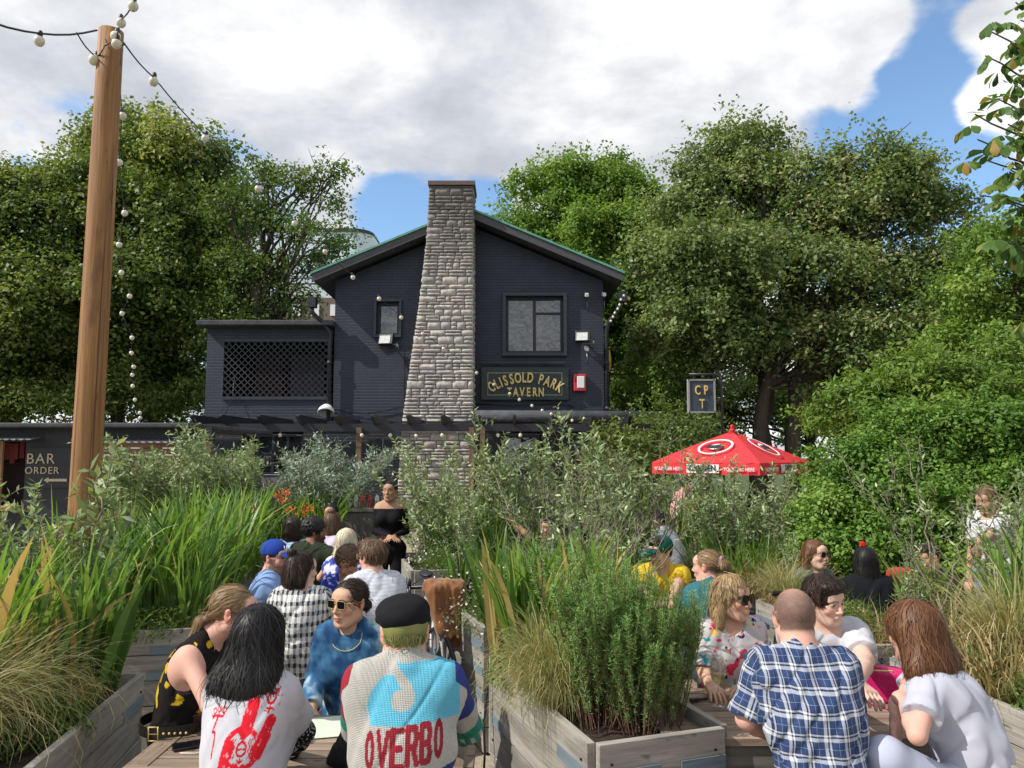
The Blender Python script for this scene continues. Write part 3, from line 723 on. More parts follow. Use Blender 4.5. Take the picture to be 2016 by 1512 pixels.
def crown(rng, lobes, leaf, dens, sub_r, shape=.5):
    """lobes: (center, (rx,ry,rz)); returns leaf points & normals. Sub clumps on lobe shells, leaves on clumps"""
    PS = []; NS = []; RN = []; SUB = []
    for (c, r) in lobes:
        c = np.array(c); r = np.array(r); area = 4*math.pi*((r[0]*r[2]+r[0]*r[1]+r[1]*r[2])/3)
        m = max(5, int(area/(sub_r**2)*.60))
        u = nrm(rng.normal(size=(m, 3))); u[:, 2] = np.where(u[:, 2] < -.5, -u[:, 2]*.6, u[:, 2]); rad = rng.uniform(.55, 1.04, m)**.8
        S = c+u*r*rad[:, None]; SUB.append(S)
        for s, uu in zip(S, u):
            sr = sub_r*rng.uniform(.4, 1.45); k = int(dens*sr*sr*4*math.pi)
            n = nrm(rng.normal(size=(k, 3))+uu*.35+np.array([0, 0, .35])); sc = np.array([1.0, 1.0, .8])*sr
            lump = 1+.22*np.sin(n[:, :1]*7+s[0]*9)+.2*np.sin(n[:, 1:2]*8+s[1]*7)
            pp = s+n*sc*rng.uniform(.55, 1.08, (k, 1))*lump
            kk = k//2; ns_ = max(4, int(9*sr/.7)); sd_ = nrm(rng.normal(size=(ns_, 3))+uu*.9+np.array([0, 0, .25])); ch = rng.integers(0, ns_, kk); tt = rng.uniform(.25, 1.0, kk)[:, None]**.8
            ln_ = rng.uniform(.8, 1.9, ns_)[ch][:, None]*sr
            pp[:kk] = s+sd_[ch]*ln_*tt-np.array([0, 0, .35])*sr*tt**2+rng.normal(0, .08*sr+leaf*.3, (kk, 3))
            PS.append(pp); NS.append(nrm(n+rng.normal(0, .5, (k, 3))+np.array([0, 0, .5])))
            RN.append(np.clip(rng.normal(.5, .2, k)+rng.normal(0, .2), 0, 1))
    return np.concatenate(PS), np.concatenate(NS), np.concatenate(RN), np.concatenate(SUB)
def bezpath(a, b, sag, n, rng):
    t = np.linspace(0, 1, n)[:, None]; a = np.array(a); b = np.array(b)
    mid = np.array([a[0]*.6+b[0]*.4, a[1]*.6+b[1]*.4, a[2]*.35+b[2]*.65])+sag
    return (1-t)**2*a+2*t*(1-t)*mid+t*t*b+rng.normal(0, .03, (n, 3))*np.sin(t*math.pi)*np.linalg.norm(b-a)*.4
def tree(name, label, lobes_px, d, mat, trunks, seed, dens=55, leaf=.17, sub=.75, depth=None, group=None, bare=0, twigr=.02):
    """lobes_px: (px,py,r_px[,dd]) ; trunks: (px_base, px_top, py_top, r)"""
    rng = np.random.default_rng(seed)
    root = empty(name, (0, 0, 0), 0, label, 'tree', group)
    o = at(trunks[0][0], 900, d); root.location = (o.x, d, 0)
    off = np.array([o.x, d, 0.])
    L_ = []
    for q in lobes_px:
        dd = d+(q[3] if len(q) > 3 else 0); c = at(q[0], q[1], dd); r = q[2]*dd/FP
        L_.append(((c.x, c.y, c.z), (r, r*.85, r*.85)))
    leaf *= .84; dens *= 1.2; P, N, RN, SUB = crown(rng, L_, leaf, dens, sub)
    leaves(P-off, N, rng, leaf, leaf*.62, mat, 'crown', root, rnd=RN)
    paths = []; rad = []
    for (pb, pt, py, r) in trunks:
        b = at(pb, 900, d); b = np.array([b.x, d, 0]); t = np.array(at(pt, py, d))
        p = bezpath(b, t, np.array([0, 0, 0.]), 14, rng); paths.append(p); rad.append(np.linspace(r*1.15, r*.35, 14))
        sel = SUB[rng.permutation(len(SUB))[:int(22+bare)]]
        for s in sel:
            k = rng.integers(5, 13); 
            if s[2] < p[k][2]: k = 5
            q = bezpath(p[k], s, np.array([0, 0, .3]), 9, rng); paths.append(q); rad.append(np.linspace(r*.32, twigr, 9))
            for _ in range(3):
                e = s+rng.normal(0, sub*.7, 3); paths.append(bezpath(q[6], e, 0*e, 5, rng)); rad.append(np.linspace(twigr*1.6, twigr*.5, 5))
    V, F_ = tubes(paths, rad, 6)
    mesh_np('trunk', V-off, F_, MT['bark'], root, smooth=True)
    return root
tree('broadleaf_tree', 'tall broad dark green tree standing behind the timber pole', [(290,270,62),(230,330,80,1),(340,330,85,-1),(400,400,75),(150,400,75,1),(250,430,110,-1.5),(350,480,110,-1),(180,520,110),(300,590,120,-2),(400,540,70,-1),(210,650,110,-1),(350,690,100,-1),(110,600,90),(430,640,60),(120,720,95),(260,760,90),(390,760,50,1)],
     27, MT['leaf_dark'], [(300,300,420,.35),(250,170,480,.25)], 11, dens=52, leaf=.2, sub=.85, bare=10)
tree('broadleaf_tree', 'dark green tree at the frame edge beyond the garden bar', [(40,380,62),(-30,400,80),(60,470,90),(-40,520,110),(40,600,100,-1),(60,700,95),(-30,700,110),(20,780,90),(-60,800,90)],
     25, MT['leaf_dark'], [(20,30,450,.3)], 12, dens=52, leaf=.18, sub=.8)
tree('sparse_tree', 'light airy tree with bare twigs in front of the pale modern block', [(510,350,38),(560,360,26),(600,370,22),(470,420,50),(530,440,45),(600,460,32,-1),(655,470,20,-1),(640,400,22),(560,520,40),(610,530,26),(500,560,55),(450,540,60),(540,620,45),(480,660,60),(430,620,50),(590,590,24),(660,345,12),(670,500,12)],
     24, MT['leaf_mid'], [(460,540,400,.2),(470,610,430,.12)], 13, dens=27, leaf=.15, sub=.5, bare=30, twigr=.012)
tree('maple_tree', 'bright green rounded tree rising behind the gable roof', [(1040,360,34),(1020,440,32),(1120,370,60),(1190,370,62),(1240,400,60,-1),(1110,450,75),(1190,470,75,-2),(1250,480,70,-1),(1060,500,60),(1150,560,80,-1),(1250,580,75),(1200,660,80),(1260,720,80),(1130,640,70,1)],
     31, MT['leaf_bright'], [(1190,1170,420,.3),(1120,1060,420,.2)], 14, dens=46, leaf=.19, sub=.75)
tree('sycamore_tree', 'large grey green tree directly above the hanging sign', [(1460,300,46),(1520,330,44),(1400,350,50),(1450,400,85),(1370,430,70),(1320,420,34,-1),(1540,420,70),(1400,520,100,-2),(1330,560,80,-1),(1500,540,90,-1),(1370,650,90,-2),(1470,680,90,-1),(1540,640,70),(1310,690,60),(1350,760,50)],
     24, MT['leaf_grey'], [(1505,1480,420,.27),(1390,1360,480,.2)], 15, dens=52, leaf=.17, sub=.72, bare=10)
tree('sycamore_tree', 'broad spreading grey green tree between sign tree and chestnut branch', [(1690,340,52),(1640,350,42),(1760,350,52),(1800,390,50),(1620,440,70),(1720,440,90),(1830,430,45),(1880,410,30),(1640,560,90,-1),(1750,550,80),(1850,560,80),(1910,500,40),(1650,680,80,-1),(1780,680,80,-1),(1880,680,80),(1700,760,60),(1600,760,50)],
     23, MT['leaf_grey'], [(1555,1600,460,.24),(1650,1720,430,.26),(1480,1560,500,.22)], 16, dens=44, leaf=.17, sub=.68, bare=14)
tree('lime_tree', 'fresh yellow green tree behind the hedge at the frame edge', [(1960,490,60),(2030,500,80),(1930,560,60),(2000,620,90),(2060,700,100),(1930,690,70),(1980,780,90)],
     19, MT['leaf_bright'], [(2010,2000,520,.2)], 17, dens=60, leaf=.14, sub=.55)
tree('park_tree', 'shaded bright leaved tree seen between the trunks beyond the umbrella', [(1560,800,70),(1640,820,70),(1700,760,70),(1500,790,60,1),(1340,830,60,2),(1280,780,60,2)],
     33, MT['leaf_bright'], [(1600,1600,800,.2)], 18, dens=40, leaf=.19, sub=.8)
tree('park_tree', 'dark tree mass low behind the hanging sign', [(1270,640,60),(1300,740,70),(1380,830,50),(1240,800,70),(1330,860,60)],
     36, MT['leaf_dark'], [(1290,1290,740,.3),(1360,1370,800,.2)], 19, dens=36, leaf=.22, sub=.9)
# hedge + shrubs at the right
def hedge():
    rng = np.random.default_rng(31)
    root = empty('clipped_hedge', (3.9, 8.3, 0), 0, 'tall rounded light green hedge behind the seated people', 'hedge')
    L_ = []
    for (px, py, r, d) in ((1675,985,60,9.2),(1720,930,80,8.9),(1800,900,80,8.8),(1900,890,90,8.8),(2000,890,90,8.6),(1610,1060,70,9),(1700,1050,90,8.5),(1800,1020,95,8.5),(1900,1020,95,8.3),(2010,1020,100,8.2),(1640,1150,80,8.8),(1740,1150,90,8.4),(1850,1130,90,8.2),(1960,1140,90,8),(2060,1150,90,8)):
        c = at(px, py, d); r_ = r*d/FP; L_.append(((c.x, c.y, c.z), (r_, r_*.9, r_)))
    P, N, RN, SUB = crown(rng, L_, .05, 560, .24)
    leaves(P-np.array([3.9, 8.3, 0]), N, rng, .05, .034, MT['hedge'], 'foliage', root, rnd=RN)
    paths = [bezpath((s[0]*.8+3.9*.2, 8.9, 0.0), s, np.zeros(3), 7, rng) for s in SUB[::9]]
    V, F_ = tubes(paths, [np.linspace(.03, .008, 7)]*len(paths), 5); mesh_np('branches', V-np.array([3.9, 8.3, 0]), F_, MT['bark'], root, smooth=True)
hedge()
def shrub(name, label, lobes, mat, seed, leaf, dens, sub, cat='shrub'):
    rng = np.random.default_rng(seed); L_ = []
    for (px, py, r, d) in lobes:
        c = at(px, py, d); r_ = r*d/FP; L_.append(((c.x, c.y, c.z), (r_, r_*.9, r_*.8)))
    o = np.array([L_[0][0][0], L_[0][0][1], 0])
    root = empty(name, tuple(o), 0, label, cat)
    P, N, RN, SUB = crown(rng, L_, leaf, dens, sub)
    leaves(P-o, N, rng, leaf, leaf*.4, mat, 'foliage', root, rnd=RN)
    paths = [bezpath(o+rng.normal(0, .15, 3)*(1, 1, 0), s, np.zeros(3), 7, rng) for s in SUB[::5]]
    V, F_ = tubes(paths, [np.linspace(.04, .008, 7)]*len(paths), 5); mesh_np('branches', V-o, F_, MT['bark'], root, smooth=True)
shrub('feathery_shrub', 'lime green feathery shrub rising above the hedge', [(1800,760,70,12),(1700,790,60,12),(1880,770,70,12),(1960,800,80,12),(1640,830,40,12.5),(1760,830,70,11.8),(1860,840,80,11.5),(1990,720,60,12.5)], MT['lime'], 41, .10, 230, .26)
shrub('evergreen_shrub', 'dark evergreen shrub low under the trees beyond the umbrella', [(1240,900,60,17),(1300,880,60,18),(1350,880,50,17)], MT['leaf_dark'], 42, .12, 90, .5)
# chestnut branch hanging in from the right
def chestnut():
    rng = np.random.default_rng(9); d0 = 4.6
    root = empty('chestnut_branch', (3.4, 4.6, 0), 0, 'horse chestnut branches hanging into the top corner of the sky', 'tree')
    off = np.array([3.4, 4.6, 0])
    P_ = lambda px, py, d: np.array(at(px, py, d))
    tk = np.array([5.5, 6.3, 0.]); paths = [np.array([tk+np.array([-.25*t, -.2*t, 6.2*t]) for t in np.linspace(0, 1, 10)])]; rad = [np.linspace(.17, .05, 10)]
    tips = [((2150,60),(1950,62)),((2150,60),(1990,85)),((2150,170),(1940,110)),((2150,170),(1920,225)),((2150,170),(1965,195)),((2160,220),(1925,275)),((2160,220),(1985,245)),((2160,220),(2000,160)),((2160,320),(1940,315)),((2160,420),(1985,400)),((2160,330),(1990,335)),((2150,60),(2010,40)),((2150,0),(2000,5)),((2160,320),(2005,290)),((2150,480),(1960,470)),((2150,500),(1990,450)),((2160,600),(1990,620)),((2160,420),(1935,385+0))]
    for _ in range(70):
        u = nrm(rng.normal(size=3)); q = np.array([5.4, 6.2, 4.6])+u*np.array([1.9, 1.9, 1.7])*rng.uniform(.6, 1)
        if q[0] > .70*q[1]+.25: tips.append((None, q))
    LV = []; LN = []; LT = []
    for (a, b) in tips:
        B = P_(*b, d0+rng.uniform(-.25, .35)) if isinstance(b, tuple) else b; A = tk+np.array([-.2, -.15, max(1.6, min(5.9, B[2]-.5))]); p = bezpath(A, B, np.array([0, 0, .25]), 16, rng); paths.append(p); rad.append(np.linspace(.022, .004, 16))
        cl = list(p[4:]) if not isinstance(b, tuple) or b[1] < 420 else list(p[-3:])
        for c in cl:
            for _ in range(1+int(rng.random()*2)):
                cc = c+rng.normal(0, .045, 3); ax = nrm(rng.normal(0, .5, 3)+nrm(p[-1]-p[-3])*.6+np.array([0, 0, -.35])); k = rng.integers(5, 8)
                u = nrm(np.cross(ax, [0, 0, 1.])); v = np.cross(ax, u)
                for j in range(k):
                    a_ = (j/(k-1)-.5)*4.2; t = nrm(ax*math.cos(a_*.55)+u*math.sin(a_*.55)*1.0+np.array([0, 0, -.55])); LV.append(cc+t*.02); LT.append(t); LN.append(nrm(np.array([0, -.2, 1.])+rng.normal(0, .35, 3)))
    V, F_ = tubes(paths, rad, 6); mesh_np('trunk', V-off, F_, MT['bark'], root, smooth=True)
    LV = np.array(LV); LN = np.array(LN); LT = np.array(LT); n = len(LV)
    # obovate leaf: 6-vert shape
    N = nrm(LN-LT*np.sum(LN*LT, 1, keepdims=True)); S = np.cross(N, LT); L = rng.uniform(.075, .125, n)[:, None]
    pr = [(0, 0), (.35, .10), (.7, .21), (.9, .15), (1.0, 0), (.9, -.15), (.7, -.21), (.35, -.10)]
    V = np.stack([LV+LT*L*a+S*L*b*1.1+N*(-abs(b)*.4*L*-1-.25*a*a*L) for a, b in pr], 1).reshape(-1, 3)
    b = np.arange(n)[:, None]*8
    F_ = np.concatenate([b+np.array([[0, 1, 7, 0]])[:, :3].repeat(1, 0) for _ in range(1)]) if False else None
    Q = [b+np.array([[1, 2, 6, 7]]), b+np.array([[2, 3, 5, 6]])]; Tt = [b+np.array([[0, 1, 7]]), b+np.array([[3, 4, 5]])]
    rn = rng.random(n)
    mesh_np('leaves', V-off, [np.concatenate(Q), np.concatenate(Tt)], MT['chestnut'], root, fc={'rnd': np.concatenate([rn, rn, rn, rn])})
chestnut()

shrub('evergreen_shrub', 'dark bushes behind the garden bar roof by the pole', [(40,800,50,24),(130,800,50,24),(220,790,50,24),(310,800,45,25),(380,790,40,25),(-30,810,60,24)], MT['leaf_dark'], 43, .16, 60, .6)
# ---------- planters
def planter(x, y, wd, L, yaw, label, h=.8, seed=1, mat='wood_grey', stripes=True):
    """x,y = front-left corner; yaw in degrees"""
    s = empty('wooden_planter', (x, y, 0), R(yaw), label, 'planter', 'wooden planters')
    rnd = random.Random(seed); t = .035
    def side(o, ux, n, Lg):
        m = MB(); z = 0.02; nb = 5; bh = (h-.02)/nb
        for k in range(nb):
            c = Vector(o)+Vector(ux)*(Lg/2)+Vector(n)*(rnd.uniform(-.003, .003)); c.z = z+bh/2
            m.span(c-Vector(ux)*(Lg/2), c+Vector(ux)*(Lg/2), t, bh-.004-rnd.random()*.003); z += bh
        # corner post outlines
        ob = m.build('side_panel', MT[mat], s, .003)
        if stripes:
            for k in range(1, nb):
                for e in (0, 1):
                    if rnd.random() < .12: continue
                    ln = rnd.uniform(.20, .30); st = Lg*.0+.004 if e == 0 else Lg-ln-.004
                    zz = .02+bh*k+bh*.18
                    a = Vector(o)+Vector(ux)*st+Vector(n)*(t/2+.003); a.z = zz; b_ = a+Vector(ux)*ln
                    m = MB(); m.span(a, b_, .006, .052); m.build('painted_stripe', MT['bluestrip'], ob)
            m = MB()
            for k in range(nb):
                for q in (.05, Lg-.05):
                    a = Vector(o)+Vector(ux)*q+Vector(n)*(t/2+.004); a.z = .02+bh*(k+.5); m.box(a, (.008, .008, .008))
            m.build('nails', MT['black_metal'], ob)
    side((0, 0, 0), (1, 0, 0), (0, -1, 0), wd); side((0, L, 0), (1, 0, 0), (0, 1, 0), wd)
    side((-t/2, t/2, 0), (0, 1, 0), (-1, 0, 0), L-t); side((wd+t/2, t/2, 0), (0, 1, 0), (1, 0, 0), L-t)
    rng = np.random.default_rng(seed); n = 14; xs = np.linspace(t/2, wd-t/2, n); ys = np.linspace(t/2+.002, L-t/2-.002, n)
    X, Y = np.meshgrid(xs, ys); Z = h-.07+rng.normal(0, .012, X.shape); V = np.stack([X, Y, Z], -1).reshape(-1, 3)
    i = np.arange(n-1)[:, None]*n+np.arange(n-1)[None]; F_ = np.stack([i, i+1, i+n+1, i+n], -1).reshape(-1, 4)
    mesh_np('soil', V, F_, MT['soil'], s, smooth=True)
    return s
def inpl(P, fx, fy):
    s, wd, L, h = P; a = s[2]; x = fx*wd; y = fy*L
    return (s[0]+x*math.cos(a)-y*math.sin(a), s[1]+x*math.sin(a)+y*math.cos(a), h-.06)
PL = {}
def mkp(key, x, y, wd, L, yaw, label, **kw):
    planter(x, y, wd, L, yaw, label, **kw); PL[key] = ((x, y, R(yaw)), wd, L, kw.get('h', .8))
mkp('front', .327, 3.03, .56, 1.27, 19, 'weathered planter with rosemary between the two front tables', seed=3)
mkp('pole', -2.56, 2.66, .84, 1.22, 8, 'weathered planter of golden grass nearest the tall pole', seed=4)
mkp('pole2', -2.95, 4.80, .95, 1.6, 12, 'dark weathered planter behind the ponytailed person', seed=5, mat='wood_grey')
mkp('pole3', -3.35, 6.9, .9, 1.4, 12, 'low planter beside the capped man with sword leaves', seed=6)
mkp('bike', -.143, 5.0, 1.0, 1.45, 20, 'pale planter that the bicycle leans on', seed=7)
mkp('daisy', -.93, 7.4, 1.0, 1.4, 14, 'small planter with white daisies beside the standing waitress', seed=8)
mkp('mid', .35, 5.95, 1.0, 1.3, 10, 'planter of sword leaves in front of the pub door', seed=9)
mkp('hat', 1.72, 6.2, .9, 1.3, 6, 'planter with a dark olive bush below the red umbrella', seed=10)
mkp('benchback', 2.09, 4.56, .8, 1.42, 8, 'planter behind the white polo shirt', seed=11)
mkp('right', 2.28, 3.0, 1.1, 1.32, 8, 'planter of dry grasses behind the white trousered woman', seed=12)
mkp('far', -1.1, 9.3, 2.2, .8, 4, 'far planter under the stone chimney', seed=13)
mkp('farleft', -4.0, 8.6, 2.0, .9, 3, 'far planter beneath the wood clad bar', seed=14)
mkp('farright', 1.1, 8.9, 1.8, .8, 3, 'far planter before the pub doors', seed=15)
# ---------- plant prototypes
PROTO = {}
def proto(key, builder):
    PROTO[key] = builder
def place(key, loc, rz=0, s=1.0, label=None, group=None, sz=None):
    name, cat, parts = PROTO[key]
    o = empty(name, loc, rz, label, cat, group); o.scale = (s, s, sz or s)
    for nm, me in parts: link(nm, me, o)
    return o
def pm(V, F_, mat, rn=None, pt=None, smooth=False):
    o = mesh_np('tmp', V, F_, mat, None, fc=None if rn is None else {'rnd': rn}, smooth=smooth); me = o.data; bpy.data.objects.remove(o); return me
def mk_protos():
    for k in range(4):
        rng = np.random.default_rng(100+k)
        V, F_, r = blades(rng, 46, .10, .80, .036, .13, .34, seg=10)
        PROTO['iris%d' % k] = ('sword_leaf_plant', 'plant', [('leaves', pm(V, F_, MT['blade'], r))])
        V, F_, r = blades(rng, 80, .13, .86, .021, .2, .5, seg=10); r = r*.93
        PROTO['croc%d' % k] = ('sword_leaf_plant', 'plant', [('leaves', pm(V, F_, MT['blade'], r))])
        V, F_, r = blades(rng, 900, .05, .62, .0032, .32, .95, seg=11)
        PROTO['stipa%d' % k] = ('feather_grass', 'grass plant', [('blades', pm(V, F_, MT['grass'], r))])
        V, F_, r = blades(rng, 260, .16, .42, .006, .4, 1.1, seg=8)
        PROTO['dry%d' % k] = ('dry_grass_plant', 'grass plant', [('blades', pm(V, F_, MT['drygrass'], r))])
        # weeds: low mound of thin stems and leaflets
        n = 1300; u = nrm(rng.normal(size=(n, 3))); u[:, 2] = abs(u[:, 2]); P = u*rng.uniform(.35, 1, (n, 1))*(.24, .24, .26)
        V1, F1 = leafgeo(P, u+rng.normal(0, .6, (n, 3)), rng, .04*rng.uniform(.5, 1.4, n), .016)
        V2, F2, r2 = blades(rng, 120, .1, .34, .0035, .5, .5, seg=6)
        V, F_, r = merge([(V1, F1, rng.random(n)), (V2, F2, r2)])
        PROTO['weed%d' % k] = ('leafy_undergrowth', 'plant', [('leaves', pm(V, F_, MT['leaf_mid'], r))])
    # stipa swept to one side
    rng = np.random.default_rng(130)
    V, F_, r = blades(rng, 1000, .06, .75, .0034, .5, 1.15, seg=12)
    V[:, 0] = np.abs(V[:, 0])*.9+V[:, 0]*.35; V[:, 1] *= .55
    PROTO['swept'] = ('feather_grass', 'grass plant', [('blades', pm(V, F_, MT['grass'], r))])
    # daisies
    for k in range(2):
        rng = np.random.default_rng(140+k); n = 2600
        u = nrm(rng.normal(size=(n, 3))); u[:, 2] = abs(u[:, 2]); P = u*rng.uniform(.4, 1, (n, 1))*(.34, .30, .30)
        V1, F1 = leafgeo(P, rng.normal(size=(n, 3)), rng, .03*rng.uniform(.5, 1.5, n), .004)
        n2 = 150; u = nrm(rng.normal(size=(n2, 3))); u[:, 2] = abs(u[:, 2]); P = u*(.38, .33, .34)+rng.normal(0, .02, (n2, 3))
        PV = []; PN = []; PT = []
        for p in P:
            ax = nrm(rng.normal(0, .5, 3)+np.array([-.3, -.5, .8])); t0 = nrm(np.cross(ax, [1, .2, 0])); t1 = np.cross(ax, t0)
            for j in range(7): a = j*.8976; PV.append(p); PN.append(ax); PT.append(t0*math.cos(a)+t1*math.sin(a))
        V2, F2 = leafgeo(np.array(PV), np.array(PN), rng, .011, .009, T=np.array(PT))
        PROTO['daisy%d' % k] = ('daisy_plant', 'plant', [('leaves', pm(V1, F1, MT['leaf_mid'], rng.random(n))), ('petals', pm(V2, F2, MT['petal_white'], rng.random(len(F2))))])
    # rosemary
    for k in range(2):
        rng = np.random.default_rng(150+k); paths = []; rad = []; P = []; N = []; T = []
        for i in range(26):
            a = rng.uniform(0, 6.28); r0 = .10*math.sqrt(rng.random()); ln = rng.uniform(.45, .78); out = rng.uniform(.02, .42)
            b = np.array([r0*math.cos(a), r0*math.sin(a), 0]); e = b+np.array([math.cos(a)*out*ln, math.sin(a)*out*ln, ln])
            st = [bezpath(b, e, np.array([math.cos(a)*.06, math.sin(a)*.06, 0]), 16, rng)]
            for q in range(rng.integers(5, 9)):
                j = rng.integers(4, 13); s0 = st[0][j]; a3 = rng.uniform(0, 6.28); l3 = rng.uniform(.12, .3)
                st.append(bezpath(s0, s0+np.array([math.cos(a3)*.28*l3, math.sin(a3)*.28*l3, l3]), np.array([math.cos(a3)*.03, math.sin(a3)*.03, 0]), 8, rng))
            for si, s in enumerate(st):
                paths.append(s); rad.append(np.linspace(.004 if si == 0 else .0025, .0012, len(s)))
                L = np.sum(np.linalg.norm(np.diff(s, axis=0), axis=1)); m = int(L/.0032); tt = rng.uniform(.12 if si == 0 else 0, 1, m)
                ii = tt*(len(s)-1); i0 = np.clip(ii.astype(int), 0, len(s)-2); f = (ii-i0)[:, None]
                pp = s[i0]*(1-f)+s[i0+1]*f; ax = nrm(s[i0+1]-s[i0]); ra = nrm(np.cross(ax, rng.normal(size=(m, 3))))
                P.append(pp); T.append(nrm(ra*.8+ax*.75)); N.append(nrm(ax-ra*.5+rng.normal(0, .2, (m, 3))))
        P = np.concatenate(P); T = np.concatenate(T); N = np.concatenate(N); n = len(P)
        V1, F1 = leafgeo(P, N, rng, .027*rng.uniform(.6, 1.25, n), .0046, T=T)
        V2, F2 = tubes(paths, rad, 4)
        PROTO['rosemary%d' % k] = ('rosemary_bush', 'shrub', [('needles', pm(V1, F1, MT['rosemary'], rng.random(n))), ('stems', pm(V2, F2, MT['browntwig'], smooth=True))])
    # olives
    def olive(key, seed, nst, h, spread, nb, blen, mat='leaf_olive', leafL=.048, lstep=.02, first=.25, twigs=0, low=False):
        rng = np.random.default_rng(seed); paths = []; rad = []; P = []; N = []; T = []
        for i in range(nst):
            a = rng.uniform(0, 6.28); o_ = spread*rng.uniform(.2, 1)**.7; hh = h*rng.uniform(.6, 1.05)*(1-.25*(o_/spread)**2 if low else 1)
            b = np.array([rng.normal(0, .03), rng.normal(0, .03), 0]); e = np.array([math.cos(a)*o_, math.sin(a)*o_, hh])
            s = bezpath(b, e, np.array([math.cos(a)*o_*.15, math.sin(a)*o_*.15, 0]), 18, rng); paths.append(s); rad.append(np.linspace(.0035+.004*h, .0018, 18)); br = []
            br.append((s, first+.15))
            for q in range(nb):
                t = rng.uniform(first, .97); j = int(t*17); a3 = rng.uniform(0, 6.28); l3 = blen*rng.uniform(.5, 1.2)*(1.25-t*.8); up = rng.uniform(.3, 1.1)
                s2 = bezpath(s[j], s[j]+nrm(np.array([math.cos(a3), math.sin(a3), up]))*l3, np.array([math.cos(a3), math.sin(a3), 0])*l3*.15, 8, rng); br.append((s2, .08)); paths.append(s2); rad.append(np.linspace(.0028, .0012, 8))
            for (s2, f0) in br:
                L = np.sum(np.linalg.norm(np.diff(s2, axis=0), axis=1)); m = max(2, int(L*(1-f0)/lstep)); tt = np.linspace(f0, 1, m).repeat(2); m *= 2
                ii = tt*(len(s2)-1); i0 = np.clip(ii.astype(int), 0, len(s2)-2); f = (ii-i0)[:, None]
                ax = nrm(s2[i0+1]-s2[i0]); ph = np.repeat(np.arange(m//2)*1.57+rng.random(), 2)+np.tile([0, math.pi], m//2); u = nrm(np.cross(ax, [[.1, .2, 1.]])); v = np.cross(ax, u)
                ra = u*np.cos(ph)[:, None]+v*np.sin(ph)[:, None]; keep = rng.random(m) < .9
                P.append((s2[i0]*(1-f)+s2[i0+1]*f)[keep]); T.append(nrm(ra*.75+ax*.75+rng.normal(0, .15, (m, 3)))[keep]); N.append(nrm(ax-ra*.6+rng.normal(0, .45, (m, 3)))[keep])
            for q in range(twigs):
                j = rng.integers(6, 17); e = s[j]+nrm(rng.normal(size=3)+np.array([0, 0, .5]))*rng.uniform(.1, .3); paths.append(bezpath(s[j], e, np.zeros(3), 5, rng)); rad.append(np.linspace(.002, .0012, 5))
        P = np.concatenate(P); T = np.concatenate(T); N = np.concatenate(N); n = len(P)
        V1, F1 = leafgeo(P, N, rng, leafL*1.2*rng.uniform(.55, 1.2, n), leafL*.34, T=T); V2, F2 = tubes(paths, rad, 4)
        PROTO[key] = ('olive_shrub', 'shrub', [('leaves', pm(V1, F1, MT[mat], rng.random(n))), ('stems', pm(V2, F2, MT['twig'], smooth=True))])
    olive('sprig', 201, 2, 1.25, .14, 11, .18, leafL=.075, lstep=.032)
    olive('young', 202, 7, 1.1, .32, 8, .20, leafL=.048, lstep=.024)
    olive('bush', 203, 42, 1.15, .85, 15, .30, leafL=.06, lstep=.03, low=True, first=.35)
    olive('silver', 204, 42, 1.15, .75, 16, .28, mat='leaf_silver', leafL=.05, lstep=.027, low=True, twigs=6)
    olive('tall', 205, 9, 1.5, .5, 9, .30, leafL=.06, lstep=.03, twigs=3)
    olive('wisp', 206, 9, 1.25, .75, 4, .30, leafL=.045, lstep=.06, twigs=7, first=.45)
    olive('dense', 207, 12, 1.25, .55, 11, .28, leafL=.055, lstep=.03)
mk_protos()
_rr = random.Random(77)
def scatter(key, P, pts, label, group, s=1.0, n=4):
    for i, (fx, fy) in enumerate(pts):
        k = key if key in PROTO else key+str(_rr.randrange(2 if key in ('daisy', 'rosemary') else 4))
        place(k, inpl(PL[P], fx, fy), _rr.uniform(0, 6.28), s*_rr.uniform(.88, 1.12), label, group)
G = lambda t: t
# planter nearest the pole
scatter('iris', 'pole', [(.15,.35),(.45,.45),(.2,.65),(.5,.72),(.75,.8),(.35,.9),(.8,.95),(.62,.55),(.1,.9)], 'broad green sword leaves in the planter nearest the pole', 'sword leaves by the pole', .95)
scatter('stipa', 'pole', [(.12,.12),(.3,.25),(.05,.4)], 'golden feather grass at the front of the pole side planter', 'feather grass by the pole', .95)
place('swept', inpl(PL['pole'], .35, .12), .2, .95, 'arching golden grass spilling over the near planter edge', 'feather grass swept over')
place('swept', inpl(PL['pole'], .5, .3), .5, .85, 'dense brownish grass tuft behind the arching golden grass')
scatter('weed', 'pole', [(.7,.3),(.6,.5),(.85,.6),(.9,.4)], 'low weeds along the rim of the pole side planter', 'weeds by the pole', .6)
scatter('dry', 'pole', [(.75,.5),(.5,.2)], 'dry brown grass in the pole side planter', 'dry grass by the pole', .8)
def olive_at(key, px, py_base_top, d, label, s=1.0, rz=0, z=.74, group=None):
    p = at(px, 900, d); return place(key, (p.x, d, z), rz, s, label, group)
olive_at('sprig', 178, 0, 4.0, 'slender olive sprig standing in front of the timber pole', 1.18, .4)
olive_at('young', 70, 0, 4.1, 'young olive stems near the photograph edge by the bar sign', .98, 1.0)
olive_at('young', 125, 0, 4.3, 'short olive shoots just before the timber pole', .72, 2.3)
olive_at('sprig', 15, 0, 3.9, 'pale olive shoot half outside the frame', .85, 2.2)
